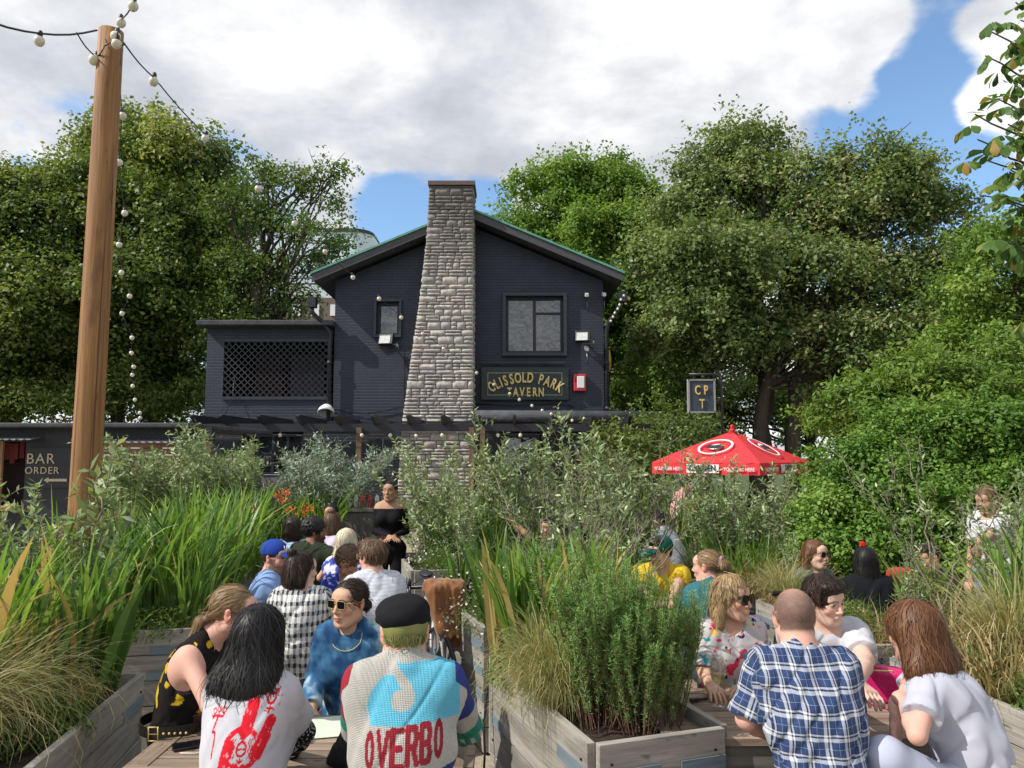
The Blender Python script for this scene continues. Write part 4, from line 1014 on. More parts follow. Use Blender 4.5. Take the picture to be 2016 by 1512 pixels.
# second planter
scatter('croc', 'pole2', [(.1,.15),(.35,.1),(.6,.2),(.2,.4),(.5,.45),(.8,.4),(.3,.7),(.7,.7),(.9,.15),(.1,.9),(.55,.92),(.9,.9)], 'tall narrow green leaves in the planter behind the ponytail', 'sword leaves second planter', 1.0)
scatter('weed', 'pole2', [(.8,.06),(.95,.3),(.55,.05),(.95,.6),(.3,.05)], 'weedy undergrowth along the second planter rim', 'weeds second planter', .8)
scatter('young', 'pole2', [(.05,.05),(.12,.5)], 'small olive shoots among the tall narrow leaves', 'olive shoots second planter', .75)
scatter('croc', 'pole3', [(.3,.2),(.7,.3),(.5,.6),(.9,.7),(.2,.8),(.95,.2),(.6,.95)], 'arching sword leaves beyond the blue cap', 'sword leaves third planter', 1.0)
scatter('weed', 'pole3', [(.9,.05),(.6,.1),(.95,.5)], 'undergrowth beside the blue cap man', 'weeds third planter', .8)
# far left mass
scatter('croc', 'farleft', [(.1,.3),(.3,.4),(.5,.3),(.7,.4),(.9,.3),(.95,.8),(.6,.8)], 'distant sword leaves under the wide olive', 'far sword leaves', .95)
olive_at('bush', 335, 0, 9.0, 'wide rounded olive bush before the plank cladding', 1.18, .3, z=.88)
olive_at('bush', 430, 0, 9.6, 'olive bush part with bare twigs beside the wide olive', 1.05, 2.0, z=.9)
olive_at('silver', 660, 0, 9.6, 'silvery olive bush in front of the dark windows', 1.12, 1.0, z=.92)
olive_at('silver', 590, 0, 10.2, 'smaller silvery bush left of the warm timber post', .8, 3.0, z=.8)
def orange_flowers():
    rng = np.random.default_rng(8); P = []; 
    root = empty('orange_flower_spray', (-2.9, 7.9, 0), 0, 'orange crocosmia flowers in front of the grey screen', 'flowers')
    paths = []; V_ = []
    for (px, py, d) in ((545,975,8.2),(558,985,8.2),(563,968,8.3),(500,1003,8),(570,1005,8),(596,1010,8),(605,1000,8.1)):
        c = np.array(at(px, py, d)); P.append(c+rng.normal(0, .02, (26, 3))*(1.4, 1, 1)); b = c*1.; b[2] = .8; b[0] += rng.normal(0, .1); paths.append(bezpath(b, c, np.zeros(3), 8, rng))
    P = np.concatenate(P); off = np.array([-2.9, 7.9, 0]); n = len(P)
    V, F_ = leafgeo(P-off, rng.normal(size=(n, 3)), rng, .03, .016); mesh_np('petals', V, F_, MT['petal_orange'], root, fc={'rnd': rng.random(n)})
    V, F_ = tubes(paths, [np.full(8, .003)]*len(paths), 4); mesh_np('stems', V-off, F_, MT['stemgreen'], root)
orange_flowers()
# front centre planter
scatter('iris', 'front', [(.15,.78),(.4,.7),(.1,.95),(.5,.9),(.75,.85),(.85,.7),(.25,.88)], 'sword leaves at the far end of the rosemary planter', 'sword leaves front planter', .9)
scatter('rosemary', 'front', [(.5,.14),(.28,.24),(.45,.30)], 'upright rosemary at the near end of the middle planter', 'rosemary bushes', .82)
scatter('rosemary', 'front', [(.78,.18),(.9,.34),(.68,.36)], 'upright rosemary at the near end of the middle planter', 'rosemary bushes', .64)
place('stipa1', inpl(PL['front'], .12, .5), 0, .85, 'pale feather grass beside the rosemary')
place('swept', inpl(PL['front'], .12, .38), R(205), .62, 'pale grass drooping over the middle planter edge')
scatter('dry', 'front', [(.3,.55),(.5,.6),(.7,.5),(.15,.62)], 'dry grass between rosemary and sword leaves', 'dry grass front planter', .8)
scatter('weed', 'front', [(.1,.9),(.2,.7),(.06,.8),(.3,.45),(.7,.55)], 'weeds trailing along the middle planter', 'weeds front planter', .65)
scatter('wisp', 'front', [(.45,.8)], 'thin leafless twigs above the sword leaves', 'twigs front', .9)
# bicycle planter
scatter('daisy', 'bike', [(.12,.1),(.5,.05),(.08,.45),(.3,.3)], 'white daisy cushion behind the hanging brown jacket', 'daisies bicycle planter', .95)
scatter('croc', 'bike', [(.3,.5),(.6,.4),(.8,.2),(.5,.75),(.85,.7),(.15,.8)], 'green leaves behind the daisies', 'sword leaves bicycle planter', .70)
scatter('weed', 'bike', [(.8,.1),(.6,.15),(.9,.5)], 'undergrowth behind the daisies', 'weeds bicycle planter', .8)
scatter('daisy', 'daisy', [(.25,.15),(.6,.2),(.4,.45)], 'white daisies beside the waitress', 'daisies far planter', 1.0)
scatter('croc', 'daisy', [(.35,.35),(.6,.5),(.85,.4),(.5,.8),(.8,.85)], 'arching leaves brushing the waitress', 'sword leaves daisy planter', .85)
scatter('croc', 'mid', [(.1,.2),(.3,.5),(.5,.2),(.7,.5),(.9,.3),(.2,.85),(.6,.85),(.9,.8)], 'dense green leaves in front of the pub doors', 'sword leaves mid planter', .5)
scatter('dry', 'mid', [(.5,.5),(.8,.6),(.2,.4)], 'dry stems among the door side leaves', 'dry stems mid planter', .9)
scatter('croc', 'far', [(.1,.4),(.3,.5),(.5,.4),(.7,.5),(.9,.4)], 'distant leaves under the stone chimney', 'far leaves chimney', 1.0)
scatter('croc', 'farright', [(.1,.4),(.3,.5),(.5,.4),(.7,.5),(.9,.4)], 'distant leaves near the pub doors', 'far leaves doors', 1.0)
for px, d, key, s, lab in ((835,8.9,'dense',1.05,'leafy olive just beside the stone chimney base'),(860,8.2,'dense',1.2,'upright olive in front of the lower chimney'),(915,7.6,'tall',.85,'loose olive shoots crossing the warm posts'),(970,8.6,'tall',1.25,'tall olive shoots left of the welcome door'),
                           (1035,8.7,'tall',1.2,'slender olive beside the welcome lettering'),(1100,8.9,'dense',1.15,'bushy olive between the two pub doors'),(1160,6.9,'tall',1.12,'tallest olive shoots reaching the pub eaves'),(1215,6.6,'tall',1.0,'airy olive in front of the felt roof end'),
                           (1270,6.7,'wisp',1.05,'wispy olive left of the red umbrella'),(1120,5.4,'wisp',.8,'bare twiggy olive above the seated arm'),(1215,5.3,'wisp',.75,'bare twiggy olive above the green cap'),
                           (1440,6.9,'dense',.98,'dark olive bush covering the umbrella edge'),(1500,6.7,'dense',.9,'dark olive bush beside the hedge'),(1400,7.2,'young',.9,'small olive below the umbrella lettering'),(1560,6.4,'young',.55,'small silver shoots above the pale planter'),
                           (1850,4.9,'wisp',1.0,'long thin olive twigs crossing the hedge'),(1960,4.6,'young',.9,'tall olive shoots by the white shirted stranger'),(2030,4.8,'tall',.8,'olive stems at the far edge of the frame'),(1775,5.1,'young',.6,'short olive above the black haired diner')):
    olive_at(key, px, 0, d, lab, s, _rr.uniform(0, 6), z=.55 if d > 7 else .7)
scatter('stipa', 'hat', [(.3,.05)], 'soft green feather grass at the rim by the blonde diner', 'feather grass hat planter', .6)
place('stipa2', (2.08, 5.9, .74), .3, .72, 'soft upright feather grass behind the polo man')
scatter('croc', 'hat', [(.15,.2),(.4,.5),(.05,.6),(.6,.3),(.3,.1)], 'green leaves under the umbrella olive', 'sword leaves hat planter', .65)
scatter('dry', 'hat', [(.3,.05),(.6,.05),(.85,.15),(.1,.1)], 'dry brown grass along the pale planter rim', 'dry grass hat planter', 1.0)
scatter('dry', 'benchback', [(.1,.9),(.4,.95),(.15,.7),(.2,.1),(.1,.35)], 'dry grass behind the polo man', 'dry grass bench planter', .6)
scatter('weed', 'benchback', [(.1,.25),(.12,.55),(.3,.4),(.4,.1),(.35,.75)], 'green weeds with tiny flowers behind the polo man', 'weeds bench planter', .9)
scatter('iris', 'benchback', [(.9,.3),(.99,.5)], 'sword leaves before the glasses wearing man', 'sword leaves bench planter', .6)
scatter('stipa', 'right', [(.45,.8),(.75,.6),(.9,.85)], 'golden feather grass behind the white trousered woman', 'feather grass right planter', 1.05)
scatter('dry', 'right', [(.15,.85),(.12,.55),(.35,.6),(.3,.95),(.5,.4),(.7,.9)], 'tangled dry brown stems in the planter corner', 'dry grass right planter', 1.0)
scatter('weed', 'right', [(.12,.7),(.15,.35),(.4,.7),(.6,.7),(.2,.95)], 'weeds along the rim behind the white trousers', 'weeds right planter', .9)
scatter('iris', 'right', [(.9,.95),(.75,.99),(.98,.75)], 'broad leaves near the frame edge over the dry grass', 'sword leaves right planter', 1.0)
# ---------- signed distance modelling
def smin(a, b, k):
    if k <= 0: return np.minimum(a, b)
    h = np.maximum(k-np.abs(a-b), 0)/k
    return np.minimum(a, b)-h*h*k*.25
def V3(p): return np.array(p, float)
def sd_prim(p, X, Y, Z):
    t = p[0]
    if t == 'E':
        c, r = V3(p[1]), V3(p[2]); x, y, z = X-c[0], Y-c[1], Z-c[2]
        if len(p) > 3 and p[3] is not None:
            M = np.array(p[3]).T; x, y, z = (M[0,0]*x+M[0,1]*y+M[0,2]*z, M[1,0]*x+M[1,1]*y+M[1,2]*z, M[2,0]*x+M[2,1]*y+M[2,2]*z)
        x, y, z = x/r[0], y/r[1], z/r[2]
        k0 = np.sqrt(x*x+y*y+z*z); k1 = np.sqrt((x/r[0])**2+(y/r[1])**2+(z/r[2])**2)+1e-9
        return k0*(k0-1)/k1
    if t in 'CF':
        a, b = V3(p[1]), V3(p[2]); ra, rb = p[3], p[4]; ab = b-a; L2 = max(ab.dot(ab), 1e-9)
        x, y, z = X-a[0], Y-a[1], Z-a[2]
        h = np.clip((x*ab[0]+y*ab[1]+z*ab[2])/L2, 0, 1)
        d = np.sqrt((x-ab[0]*h)**2+(y-ab[1]*h)**2+(z-ab[2]*h)**2)-(ra+(rb-ra)*h)
        if t == 'F':
            n = ab/math.sqrt(L2); d = np.maximum(d, (X-b[0])*n[0]+(Y-b[1])*n[1]+(Z-b[2])*n[2])
        return d
    if t == 'B':
        c, hf, rd = V3(p[1]), V3(p[2]), p[3]; x, y, z = X-c[0], Y-c[1], Z-c[2]
        if len(p) > 4 and p[4] is not None:
            M = np.array(p[4]).T; x, y, z = (M[0,0]*x+M[0,1]*y+M[0,2]*z, M[1,0]*x+M[1,1]*y+M[1,2]*z, M[2,0]*x+M[2,1]*y+M[2,2]*z)
        qx, qy, qz = np.abs(x)-hf[0]+rd, np.abs(y)-hf[1]+rd, np.abs(z)-hf[2]+rd
        return np.sqrt(np.maximum(qx, 0)**2+np.maximum(qy, 0)**2+np.maximum(qz, 0)**2)+np.minimum(np.maximum(qx, np.maximum(qy, qz)), 0)-rd
    if t == 'P':                       # half space, inside = below plane (point, normal)
        c, n = V3(p[1]), V3(p[2]); n = n/np.linalg.norm(n)
        return (X-c[0])*n[0]+(Y-c[1])*n[1]+(Z-c[2])*n[2]
def bbox(p, e):
    if p[0] in 'EB':
        m = float(np.max(p[2])); 
        if len(p) > (3 if p[0] == 'E' else 4) and p[-1] is not None: r = np.array([m*1.2]*3)
        else: r = V3(p[2])
        if p[0] == 'B': r = r*1.75 if len(p) > 4 else r
        return V3(p[1])-r-e, V3(p[1])+r+e
    if p[0] in 'CF':
        m = max(p[3], p[4]); return np.minimum(p[1], p[2])-m-e, np.maximum(p[1], p[2])+m+e
    return None
class SDF:
    def __init__(s, prims, vox, pad=.03):
        """prims: list of (op, k, prim)"""
        lo = np.full(3, 9e9); hi = -lo
        for op, k, p in prims:
            if op == '+': a, b = bbox(p, 0); lo = np.minimum(lo, a); hi = np.maximum(hi, b)
        lo -= pad; hi += pad; s.lo = lo; s.v = vox; n = np.ceil((hi-lo)/vox).astype(int)+1
        s.ax = [(lo[i]+np.arange(n[i])*vox).astype(np.float32) for i in range(3)]
        s.D = np.full(n, .08, np.float32)
        for op, k, p in prims: s.apply(op, k, p)
    def apply(s, op, k, p):
        bb = bbox(p, k+4*s.v)
        sl = []
        for i in range(3):
            if bb is None or op == '&': sl.append(slice(0, len(s.ax[i]))); continue
            a = int(max(0, math.floor((bb[0][i]-s.lo[i])/s.v))); b = int(min(len(s.ax[i]), math.ceil((bb[1][i]-s.lo[i])/s.v)+1)); sl.append(slice(a, max(a, b)))
        sl = tuple(sl)
        X, Y, Z = s.ax[0][sl[0]][:, None, None], s.ax[1][sl[1]][None, :, None], s.ax[2][sl[2]][None, None, :]
        if 0 in (X.size, Y.size, Z.size): return
        d = sd_prim(p, X, Y, Z).astype(np.float32); D = s.D[sl]
        if op == '+': s.D[sl] = smin(D, d, k)
        elif op == '-': s.D[sl] = -smin(-D, d, k)
        elif op == '&': s.D[sl] = -smin(-D, -d, k)
    def warp(s, fn, band=.03):
        m = np.abs(s.D) < band; idx = np.nonzero(m)
        P = np.stack([s.ax[i][idx[i]] for i in range(3)], 1); s.D[m] += fn(P).astype(np.float32)
    def grad(s, P):
        e = s.v
        return nrm(np.stack([s.at(P+np.array(d)*e)-s.at(P-np.array(d)*e) for d in ((1,0,0),(0,1,0),(0,0,1))], 1))
    def at(s, P):
        q = (P-s.lo)/s.v; q = np.clip(q, 0, np.array(s.D.shape)-1.001); i = q.astype(int); f = q-i; r = 0
        for dx in (0, 1):
            for dy in (0, 1):
                for dz in (0, 1):
                    w_ = (f[:,0] if dx else 1-f[:,0])*(f[:,1] if dy else 1-f[:,1])*(f[:,2] if dz else 1-f[:,2])
                    r = r+w_*s.D[i[:,0]+dx, i[:,1]+dy, i[:,2]+dz]
        return r
    def mesh(s, adapt=0.0):
        b = s.v*3; g = vdb.FloatGrid(b); g.copyFromArray(np.clip(s.D, -b, b).astype(np.float32))
        P, T, Q = g.convertToPolygons(0.0, adapt)
        P = np.asarray(P, np.float64)*s.v+s.lo
        fs = []
        if len(Q): fs.append(np.asarray(Q, np.int32)[:, ::-1])
        if len(T): fs.append(np.asarray(T, np.int32)[:, ::-1])
        return P, fs
def waves(P, seed, sc, st=(1, 1, 1)):
    r = np.random.default_rng(seed); Q = P*np.array(st)*sc; v = 0
    for i in range(7):
        a = r.normal(size=3); a /= np.linalg.norm(a); f = r.uniform(.6, 1.9); v = v+np.sin(Q@a*f+r.uniform(0, 6)+1.3*np.sin(Q@r.normal(size=3)*.6+i))/7
    return v
def vnoise(P, seed, sc): return waves(P, seed, sc)*.5+waves(P, seed+1, sc*2.1)*.3+waves(P, seed+2, sc*4.3)*.2
SK = {'fair': (.62,.40,.31), 'tan': (.46,.27,.18), 'med': (.53,.32,.22), 'brown': (.22,.11,.07), 'olive': (.40,.23,.15), 'pink': (.60,.34,.27)}
HR = {'black': [(.008,.007,.008), (.028,.024,.026)], 'brown': [(.03,.016,.010), (.12,.065,.038)], 'dkbrown': [(.014,.009,.007), (.06,.034,.022)], 'blonde': [(.22,.13,.06), (.62,.45,.25)], 'dblonde': [(.15,.09,.045), (.42,.28,.15)],
      'plat': [(.50,.42,.28), (.88,.80,.62)], 'auburn': [(.07,.028,.013), (.25,.115,.055)], 'green': [(.14,.15,.045), (.34,.34,.13)], 'mid': [(.07,.04,.022), (.22,.135,.08)]}
SKM = colmat('skin', .6, 0, 300, .0006, .25, .06)
CLM = colmat('cloth', .9, .0, 420, .0006, .15)
HRM = {}
def hairmat(c):
    if c in HRM: return HRM[c]
    n = NT(c+'_hair'); a, b = HR[c]; r = n.attr('rnd', 'Fac')
    m = n.pbr(n.ramp(r, [(0, a), (.6, tuple(x*.6+y*.4 for x, y in zip(a, b))), (1, b)]), .5); n.b.inputs['Specular IOR Level'].default_value = .3; n.b.inputs['Anisotropic'].default_value = .0
    HRM[c] = m; return m
def frame(o, yaw, pitch=0, roll=0):
    M = Matrix.Translation(Vector(o))@Matrix.Rotation(R(yaw), 4, 'Z')@Matrix.Rotation(R(pitch), 4, 'X')@Matrix.Rotation(R(roll), 4, 'Y')
    return M
def tp(M, p): return np.array(M@Vector(p))
def tprim(M, s, p):
    """transform a head-local prim"""
    R3 = np.array(M.to_3x3())
    if p[0] == 'E': rot = R3 if len(p) < 4 or p[3] is None else R3@np.array(p[3]); return ('E', tp(M, V3(p[1])*s), V3(p[2])*s, rot)
    if p[0] in 'CF': return (p[0], tp(M, V3(p[1])*s), tp(M, V3(p[2])*s), p[3]*s, p[4]*s)
    if p[0] == 'B': rot = R3 if len(p) < 5 else R3@np.array(p[4]); return ('B', tp(M, V3(p[1])*s), V3(p[2])*s, p[3]*s, rot)
    if p[0] == 'P': return ('P', tp(M, V3(p[1])*s), R3@V3(p[2]))
def rotx(a): return np.array(Matrix.Rotation(R(a), 3, 'X'))
def roty(a): return np.array(Matrix.Rotation(R(a), 3, 'Y'))
def rotz(a): return np.array(Matrix.Rotation(R(a), 3, 'Z'))
def head_prims(fem, smile=0):
    jw = .034 if fem else .040
    L = [('+', 0, ('E', (0,-.016,.030), (.074,.092,.084))), ('+', .03, ('E', (0,.022,-.02), (.063,.070,.078))), ('+', .03, ('E', (0,.046,-.083), (jw,.032,.026))),
         ('+', .03, ('C', (.05,.0,-.055), (.024,.06,-.092), .022, .016)), ('+', .03, ('C', (-.05,.0,-.055), (-.024,.06,-.092), .022, .016)),
         ('+', .02, ('E', (0,.058,.045), (.055,.034,.035)))]
    for s in (1, -1):
        L += [('+', .016, ('E', (s*.040,.060,-.022), (.020,.020,.020))), ('-', .016, ('E', (s*.031,.100,.010), (.018,.018,.0125))),
              ('+', .010, ('C', (s*.012,.088,.029), (s*.046,.070,.030), .008, .007)),
              ('+', .004, ('E', (s*.031,.0755,.010), (.0145,.0125,.012))), ('+', .006, ('E', (s*.0125,.093,-.030), (.008,.010,.007))),
              ('+', .006, ('E', (s*.0795,-.008,-.002), (.007,.019,.032), rotz(-s*22)@roty(s*8))), ('-', .005, ('E', (s*.090,-.001,.002), (.008,.009,.017), rotz(-s*22)))]
    L += [('+', .010, ('C', (0,.084,.020), (0,.106,-.022), .0065, .0095)), ('+', .006, ('E', (0,.106,-.025), (.0095,.0095,.0085))),
          ('+', .010, ('E', (0,.080,-.055), (.028,.016,.016))), ('+', .005, ('E', (0,.0945,-.0545), (.021,.007,.0055))), ('+', .005, ('E', (0,.0925,-.0665), (.018,.008,.0065))),
          ('-', .003, ('E', (0,.102,-.0605), (.023 if not smile else .026,.010,.0016 if not smile else .004))), ('+', .012, ('E', (0,.072,-.098), (.018,.016,.013)))]
    return L
def face_color(q, P, o):
    """q: head local coordinates (unit scale)"""
    n = len(q); base = np.array(o['skin']); c = np.tile(base, (n, 1)); x, y, z = np.abs(q[:,0]), q[:,1], q[:,2]
    def mixc(m, col):
        nonlocal c; m = np.clip(m, 0, 1)[:, None]; c = c*(1-m)+np.array(col)*m
    red = base*np.array([1.12, .72, .68])
    g = lambda cx, cy, cz, r: np.exp(-((x-cx)**2+(y-cy)**2+(z-cz)**2)/r**2)
    hm = (z > -.14)
    mixc(g(.042,.07,-.028,.022)*.6+g(0,.105,-.025,.014)*.5+g(.08,-.005,0,.03)*.7, red)
    front = (y > .055)
    if o.get('beard'):
        bz = np.clip((-.040-z-.0*x)/.012, 0, 1)*np.clip((y+.010)/.02, 0, 1)*(z > -.135)
        bz = np.maximum(bz, np.clip(1-abs(z+.043)/.008, 0, 1)*(x < .03)*front); bz = np.maximum(bz, np.clip((x-.052)/.006, 0, 1)*(z < .0)*(z > -.06)*np.clip((y-.005)/.01, 0, 1)*(y < .05))
        mixc(bz*o['beard']*(.85+.3*vnoise(q, 5, 300)), o.get('beardcol', (.06,.035,.022)))
    lip = np.clip((1-((x/.024)**2+((z+.0605)/.0115)**2))*3, 0, 1)*(y > .07)
    mixc(lip*(.85 if o.get('fem') else .45), base*np.array([1.02,.50,.50]))
    mixc(np.clip((1-((x/.021)**2+((z+.0605)/.0022)**2))*3, 0, 1)*(y > .07), base*.35 if not o.get('smile') else (.75,.70,.65))
    br = np.clip(1-np.abs(z-.031-.10*(x-.01)+1.8*np.maximum(x-.034, 0)*.5)/.0055, 0, 1)*(x > .010)*(x < .050)*(y > .045)
    mixc(br*2*.6, o.get('brow', (.05,.03,.02)))
    e = ((x-.031)/.0145)**2+((z-.0085)/.0056)**2
    mixc(np.clip((1.5-e)*2, 0, 1)*front*.5, base*.45)
    mixc(np.clip((.85-e)*6, 0, 1)*front, (.46,.42,.40))
    gx_ = o.get('gaze', 0); e2 = ((np.where(q[:,0] > 0, q[:,0]-.031, q[:,0]+.031)-gx_)**2+(z-.0085)**2)
    mixc((e2 < .0058**2)*front*(e < .9)*1., (.03,.018,.012)); mixc(np.clip(1-np.abs(z-.0085-.0066+((x-.031)**2)*14)/.0022, 0, 1)*(abs(x-.031) < .016)*front, (.02,.012,.01))
    if o.get('scalp'):
        s_ = np.clip((z-(.010+.55*np.maximum(y, -.02)))/.012, 0, 1)*(y < .075)
        low = np.clip((z+.055)/.012, 0, 1)*(y < -.02)
        s_ = np.maximum(s_, low); thin = 1-.45*np.exp(-((q[:,0])**2+(y+.045)**2+(z-.105)**2)/.045**2)
        mixc(s_*o['scalp']*thin*(.9+.2*vnoise(q, 9, 260)), o.get('scalpcol', (.10,.07,.055)))
    c *= (1+.07*vnoise(P, 3, 60)+.05*vnoise(P, 13, 170))[:, None]; c[:, 1:] *= (1-.06*vnoise(P, 23, 40))[:, None]
    return np.clip(c, 0, 1)
def ortho(up, fwd):
    up = nrm(up); f = nrm(fwd-up*np.dot(fwd, up)); r = np.cross(f, up); return np.stack([r, f, up], 1)     # columns: right, fwd, up
def hand_prims(w_, d, pn, sd, curl=.5, s=1.0, spread=.12):
    """w_: wrist, d: direction of hand, pn: palm normal, sd: +1 thumb along cross(d,pn)"""
    d = nrm(V3(d)); pn = nrm(V3(pn)-d*np.dot(pn, d)); lat = np.cross(d, pn)*sd; M = np.stack([lat, d, pn], 1)
    L = [('+', .02, ('C', w_-d*.02, w_+d*.025, .024*s, .021*s)), ('+', .012, ('B', w_+d*.052*s, (.039*s, .045*s, .014*s), .012*s, M))]
    for i, (off, ln) in enumerate(((.030, .068), (.0105, .077), (-.0095, .071), (-.029, .055))):
        p = w_+d*.090*s+lat*off*s; a = curl*.45; sp = nrm(d+lat*off/.03*spread); r = .0086*s
        for k, fr in enumerate((.45, .32, .23)):
            dd = sp*math.cos(a)+pn*math.sin(a); q = p+dd*ln*fr*s; L.append(('+', .004, ('C', p, q, r, r*.92))); p = q; a += curl*(.75 if k == 0 else .55); r *= .93
    p = w_+d*.022*s+lat*.030*s+pn*.006*s; q = p+(lat*.75+d*.62+pn*.25)*.034*s; L.append(('+', .010, ('C', p, q, .0125*s, .011*s)))
    e = q+nrm(lat*.35+d*.9+pn*(.25+curl*.4))*.030*s; L.append(('+', .004, ('C', q, e, .0105*s, .0095*s))); f = e+nrm(lat*.05+d*.95+pn*(.2+curl*.5))*.024*s; L.append(('+', .004, ('C', e, f, .0095*s, .008*s)))
    return L
class Person: pass
TILT = np.array(Matrix.Rotation(.5, 3, 'Y'))
def person(label, head, yaw=0, hyaw=None, hpitch=0, hroll=0, fem=False, skin='fair', lean=(0, .10), build=1.0, hs=.94, stand=False, arms=None, twist=0, vox=.005, sw=None,
           top=None, bottom=None, hair=None, group=None, face=None, hunch=.03, seat=.45, shrug=0, neck=1.0, shz=0, glass=None, bottomcol=(.05,.06,.09), hands=(.5, .5), legs=None, smile=0, belly=0, nf=0, shoes=True, btop=.09):
    W = at(*head); th = R(yaw); c_, s_ = math.cos(th), math.sin(th)
    lx, ly = lean
    O = np.array([W.x-(c_*lx-s_*ly), W.y-(s_*lx+c_*ly), 0.])
    def loc(p):
        q = np.array(at(*p[1:]))-O if p[0] == 'w' else None
        return np.array([c_*q[0]+s_*q[1], -s_*q[0]+c_*q[1], q[2]])
    H = np.array([lx, ly, W.z])
    hyaw = 0 if hyaw is None else hyaw-yaw
    HM = frame(H, hyaw, hpitch, hroll); fd = np.array(HM.to_3x3()@Vector((0, 1, 0)))
    P_ = Person(); J = {}
    pz = (seat+.10) if not stand else .93*W.z/1.55
    pel = np.array([0, 0, pz]); nek = H+np.array([-lx*.12, -.030-ly*.15-nf, -.128*hs*neck])
    che = pel+(nek-pel)*.66+np.array([0, -hunch*.8, 0]); wai = pel+(nek-pel)*.32+np.array([0, -hunch, 0])
    tw = R(twist); lat = np.array([math.cos(tw), math.sin(tw), shz]); lat /= np.linalg.norm(lat); fw = np.array([-math.sin(tw), math.cos(tw), 0])
    if sw is None: sw = .124 if fem else .148
    sw *= hs**.5
    up = nrm(nek-che); TR = ortho(up, fw); b = build
    sh = {s: nek+lat*s*sw+np.array([0, 0, -.048+shrug])+fw*.0 for s in (1, -1)}
    cr = (.132 if fem else .158)*b
    def torso(e, drape=0):
        mid = ortho(nrm(che-wai), fw); PR = ortho(nrm(wai-pel), np.array([0, 1., 0]))
        L = [('+', 0, ('E', pel, ((.168 if fem else .160)*b+e, .122*b+e, .115+e), PR)), ('+', .08, ('E', wai+np.array([0, belly*.5, 0]), ((.122 if fem else .142)*b+e+drape, .098*b+e+drape+belly, .13+e), mid)),
             ('+', .08, ('E', che, (cr+e+drape*.4, .105*b+e+drape*.5, .165+e), TR)), ('+', .06, ('C', sh[1]-lat*.030, sh[-1]+lat*.030, (.052 if fem else .060)*b+e, (.052 if fem else .060)*b+e)),
             ('+', .06, ('C', sh[1]-lat*.03-up*.05, sh[-1]+lat*.03-up*.05, .075*b+e*.8, .075*b+e*.8))]
        for s in (1, -1): L.append(('+', .03, ('C', nek+up*.035, sh[s]-lat*s*.045+np.array([0, 0, .015]), .036+e*.5, .045*b+e)))
        if fem:
            for s in (1, -1): L.append(('+', .05, ('E', che+lat*s*.066+fw*.085+up*(-.01), (.062+e, .052+e, .062+e))))
        return L
    # arms
    A = {}
    for i, s in enumerate((-1, 1)):
        a = (arms or [None, None])[i]
        if a is None: a = 'table'
        if a == 'table': e = sh[s]+np.array([s*.05, .16, -.235]); w_ = e+np.array([-s*.10, .20, .04]); w_[2] = max(w_[2], .79)
        elif a == 'lap': e = sh[s]+np.array([s*.05, .03, -.275]); w_ = e+np.array([-s*.11, .21, -.03])
        elif a == 'down': e = sh[s]+np.array([s*.06, -.02, -.28]); w_ = e+np.array([s*.0, .06, -.24])
        else:
            e = loc(a[0]); w_ = loc(a[1])
        A[s] = (e, w_, a[2] if isinstance(a, (list, tuple)) and len(a) > 2 else None)
    ar = (.035 if fem else .042)*b
    def arm(s, e, t0=0, t1=2, flat=False, grow=0):
        S_, E_, W_ = sh[s], A[s][0], A[s][1]; L = []
        r0, r1, r2, r3 = ar*1.18+e, ar*.93+e, ar*.95+e, ar*.62+e
        if t1 <= 1:
            p = S_+(E_-S_)*t1; L.append(('+', .03, ('F' if flat else 'C', S_, p, r0, r0+(r1-r0)*t1+grow)))
        else:
            L.append(('+', .03, ('C', S_, E_, r0, r1))); 
            m = E_+(W_-E_)*.3; tt = t1-1; 
            if tt > .3: L.append(('+', .012, ('C', E_, m, r1, r2))); L.append(('+', .012, ('F' if flat else 'C', m, E_+(W_-E_)*tt, r2, r2+(r3-r2)*(tt-.3)/.7+grow)))
            else: L.append(('+', .012, ('F' if flat else 'C', E_, E_+(W_-E_)*tt, r1, r2+grow)))
        return L
    # legs
    hip = {s: pel+np.array([s*.09, .0, -.02]) for s in (1, -1)}
    if stand: kn = {s: np.array([s*.10, .03, pz*.52]) for s in (1, -1)}; an = {s: np.array([s*.10, 0, .09]) for s in (1, -1)}
    else: kn = {s: np.array([s*.12, .43, seat+.07]) for s in (1, -1)}; an = {s: np.array([s*.13, .40, .09]) for s in (1, -1)}
    if legs:
        for s in (1, -1):
            if s in legs: kn[s] = loc(legs[s][0]) if isinstance(legs[s][0], tuple) and legs[s][0][0] == 'w' else V3(legs[s][0]); an[s] = loc(legs[s][1]) if legs[s][1][0] == 'w' else V3(legs[s][1])
    def leg(s, e): return [('+', .05, ('C', hip[s], kn[s], .083*b+e, .058*b+e)), ('+', .03, ('C', kn[s], an[s], .055*b+e, .038+e))]
    hn = HM@Vector((0, -.018*hs, -.055*hs))
    body = torso(0)+[x for s in (1, -1) for x in leg(s, 0)]+[('+', .02, ('C', an[s]+np.array([0, -.02, -.03]), an[s]+np.array([0, .15, -.055]), .04, .03)) for s in (1, -1)]
    for s in (-1, 1):
        body += arm(s, 0); E_, W_, hd = A[s]; d = nrm(W_-E_)
        if hd is None: hd = (tuple(d*np.array([1, 1, .4])), (0, 0, -1))
        cu = hands[0 if s < 0 else 1]; hdir, pn = np.array(hd[0], float), np.array(hd[1], float)
        th_in = np.cross(nrm(hdir), nrm(pn)); sg = 1 if np.dot(th_in, np.array([-s, .3, .4])) > 0 else -1
        body += hand_prims(W_, hdir, pn, sg, cu, .93 if fem else 1.02)
    nr = (.047 if fem else .056)*hs
    body += [('+', .03, ('C', nek-up*.03, np.array(hn), nr*1.12, nr))]
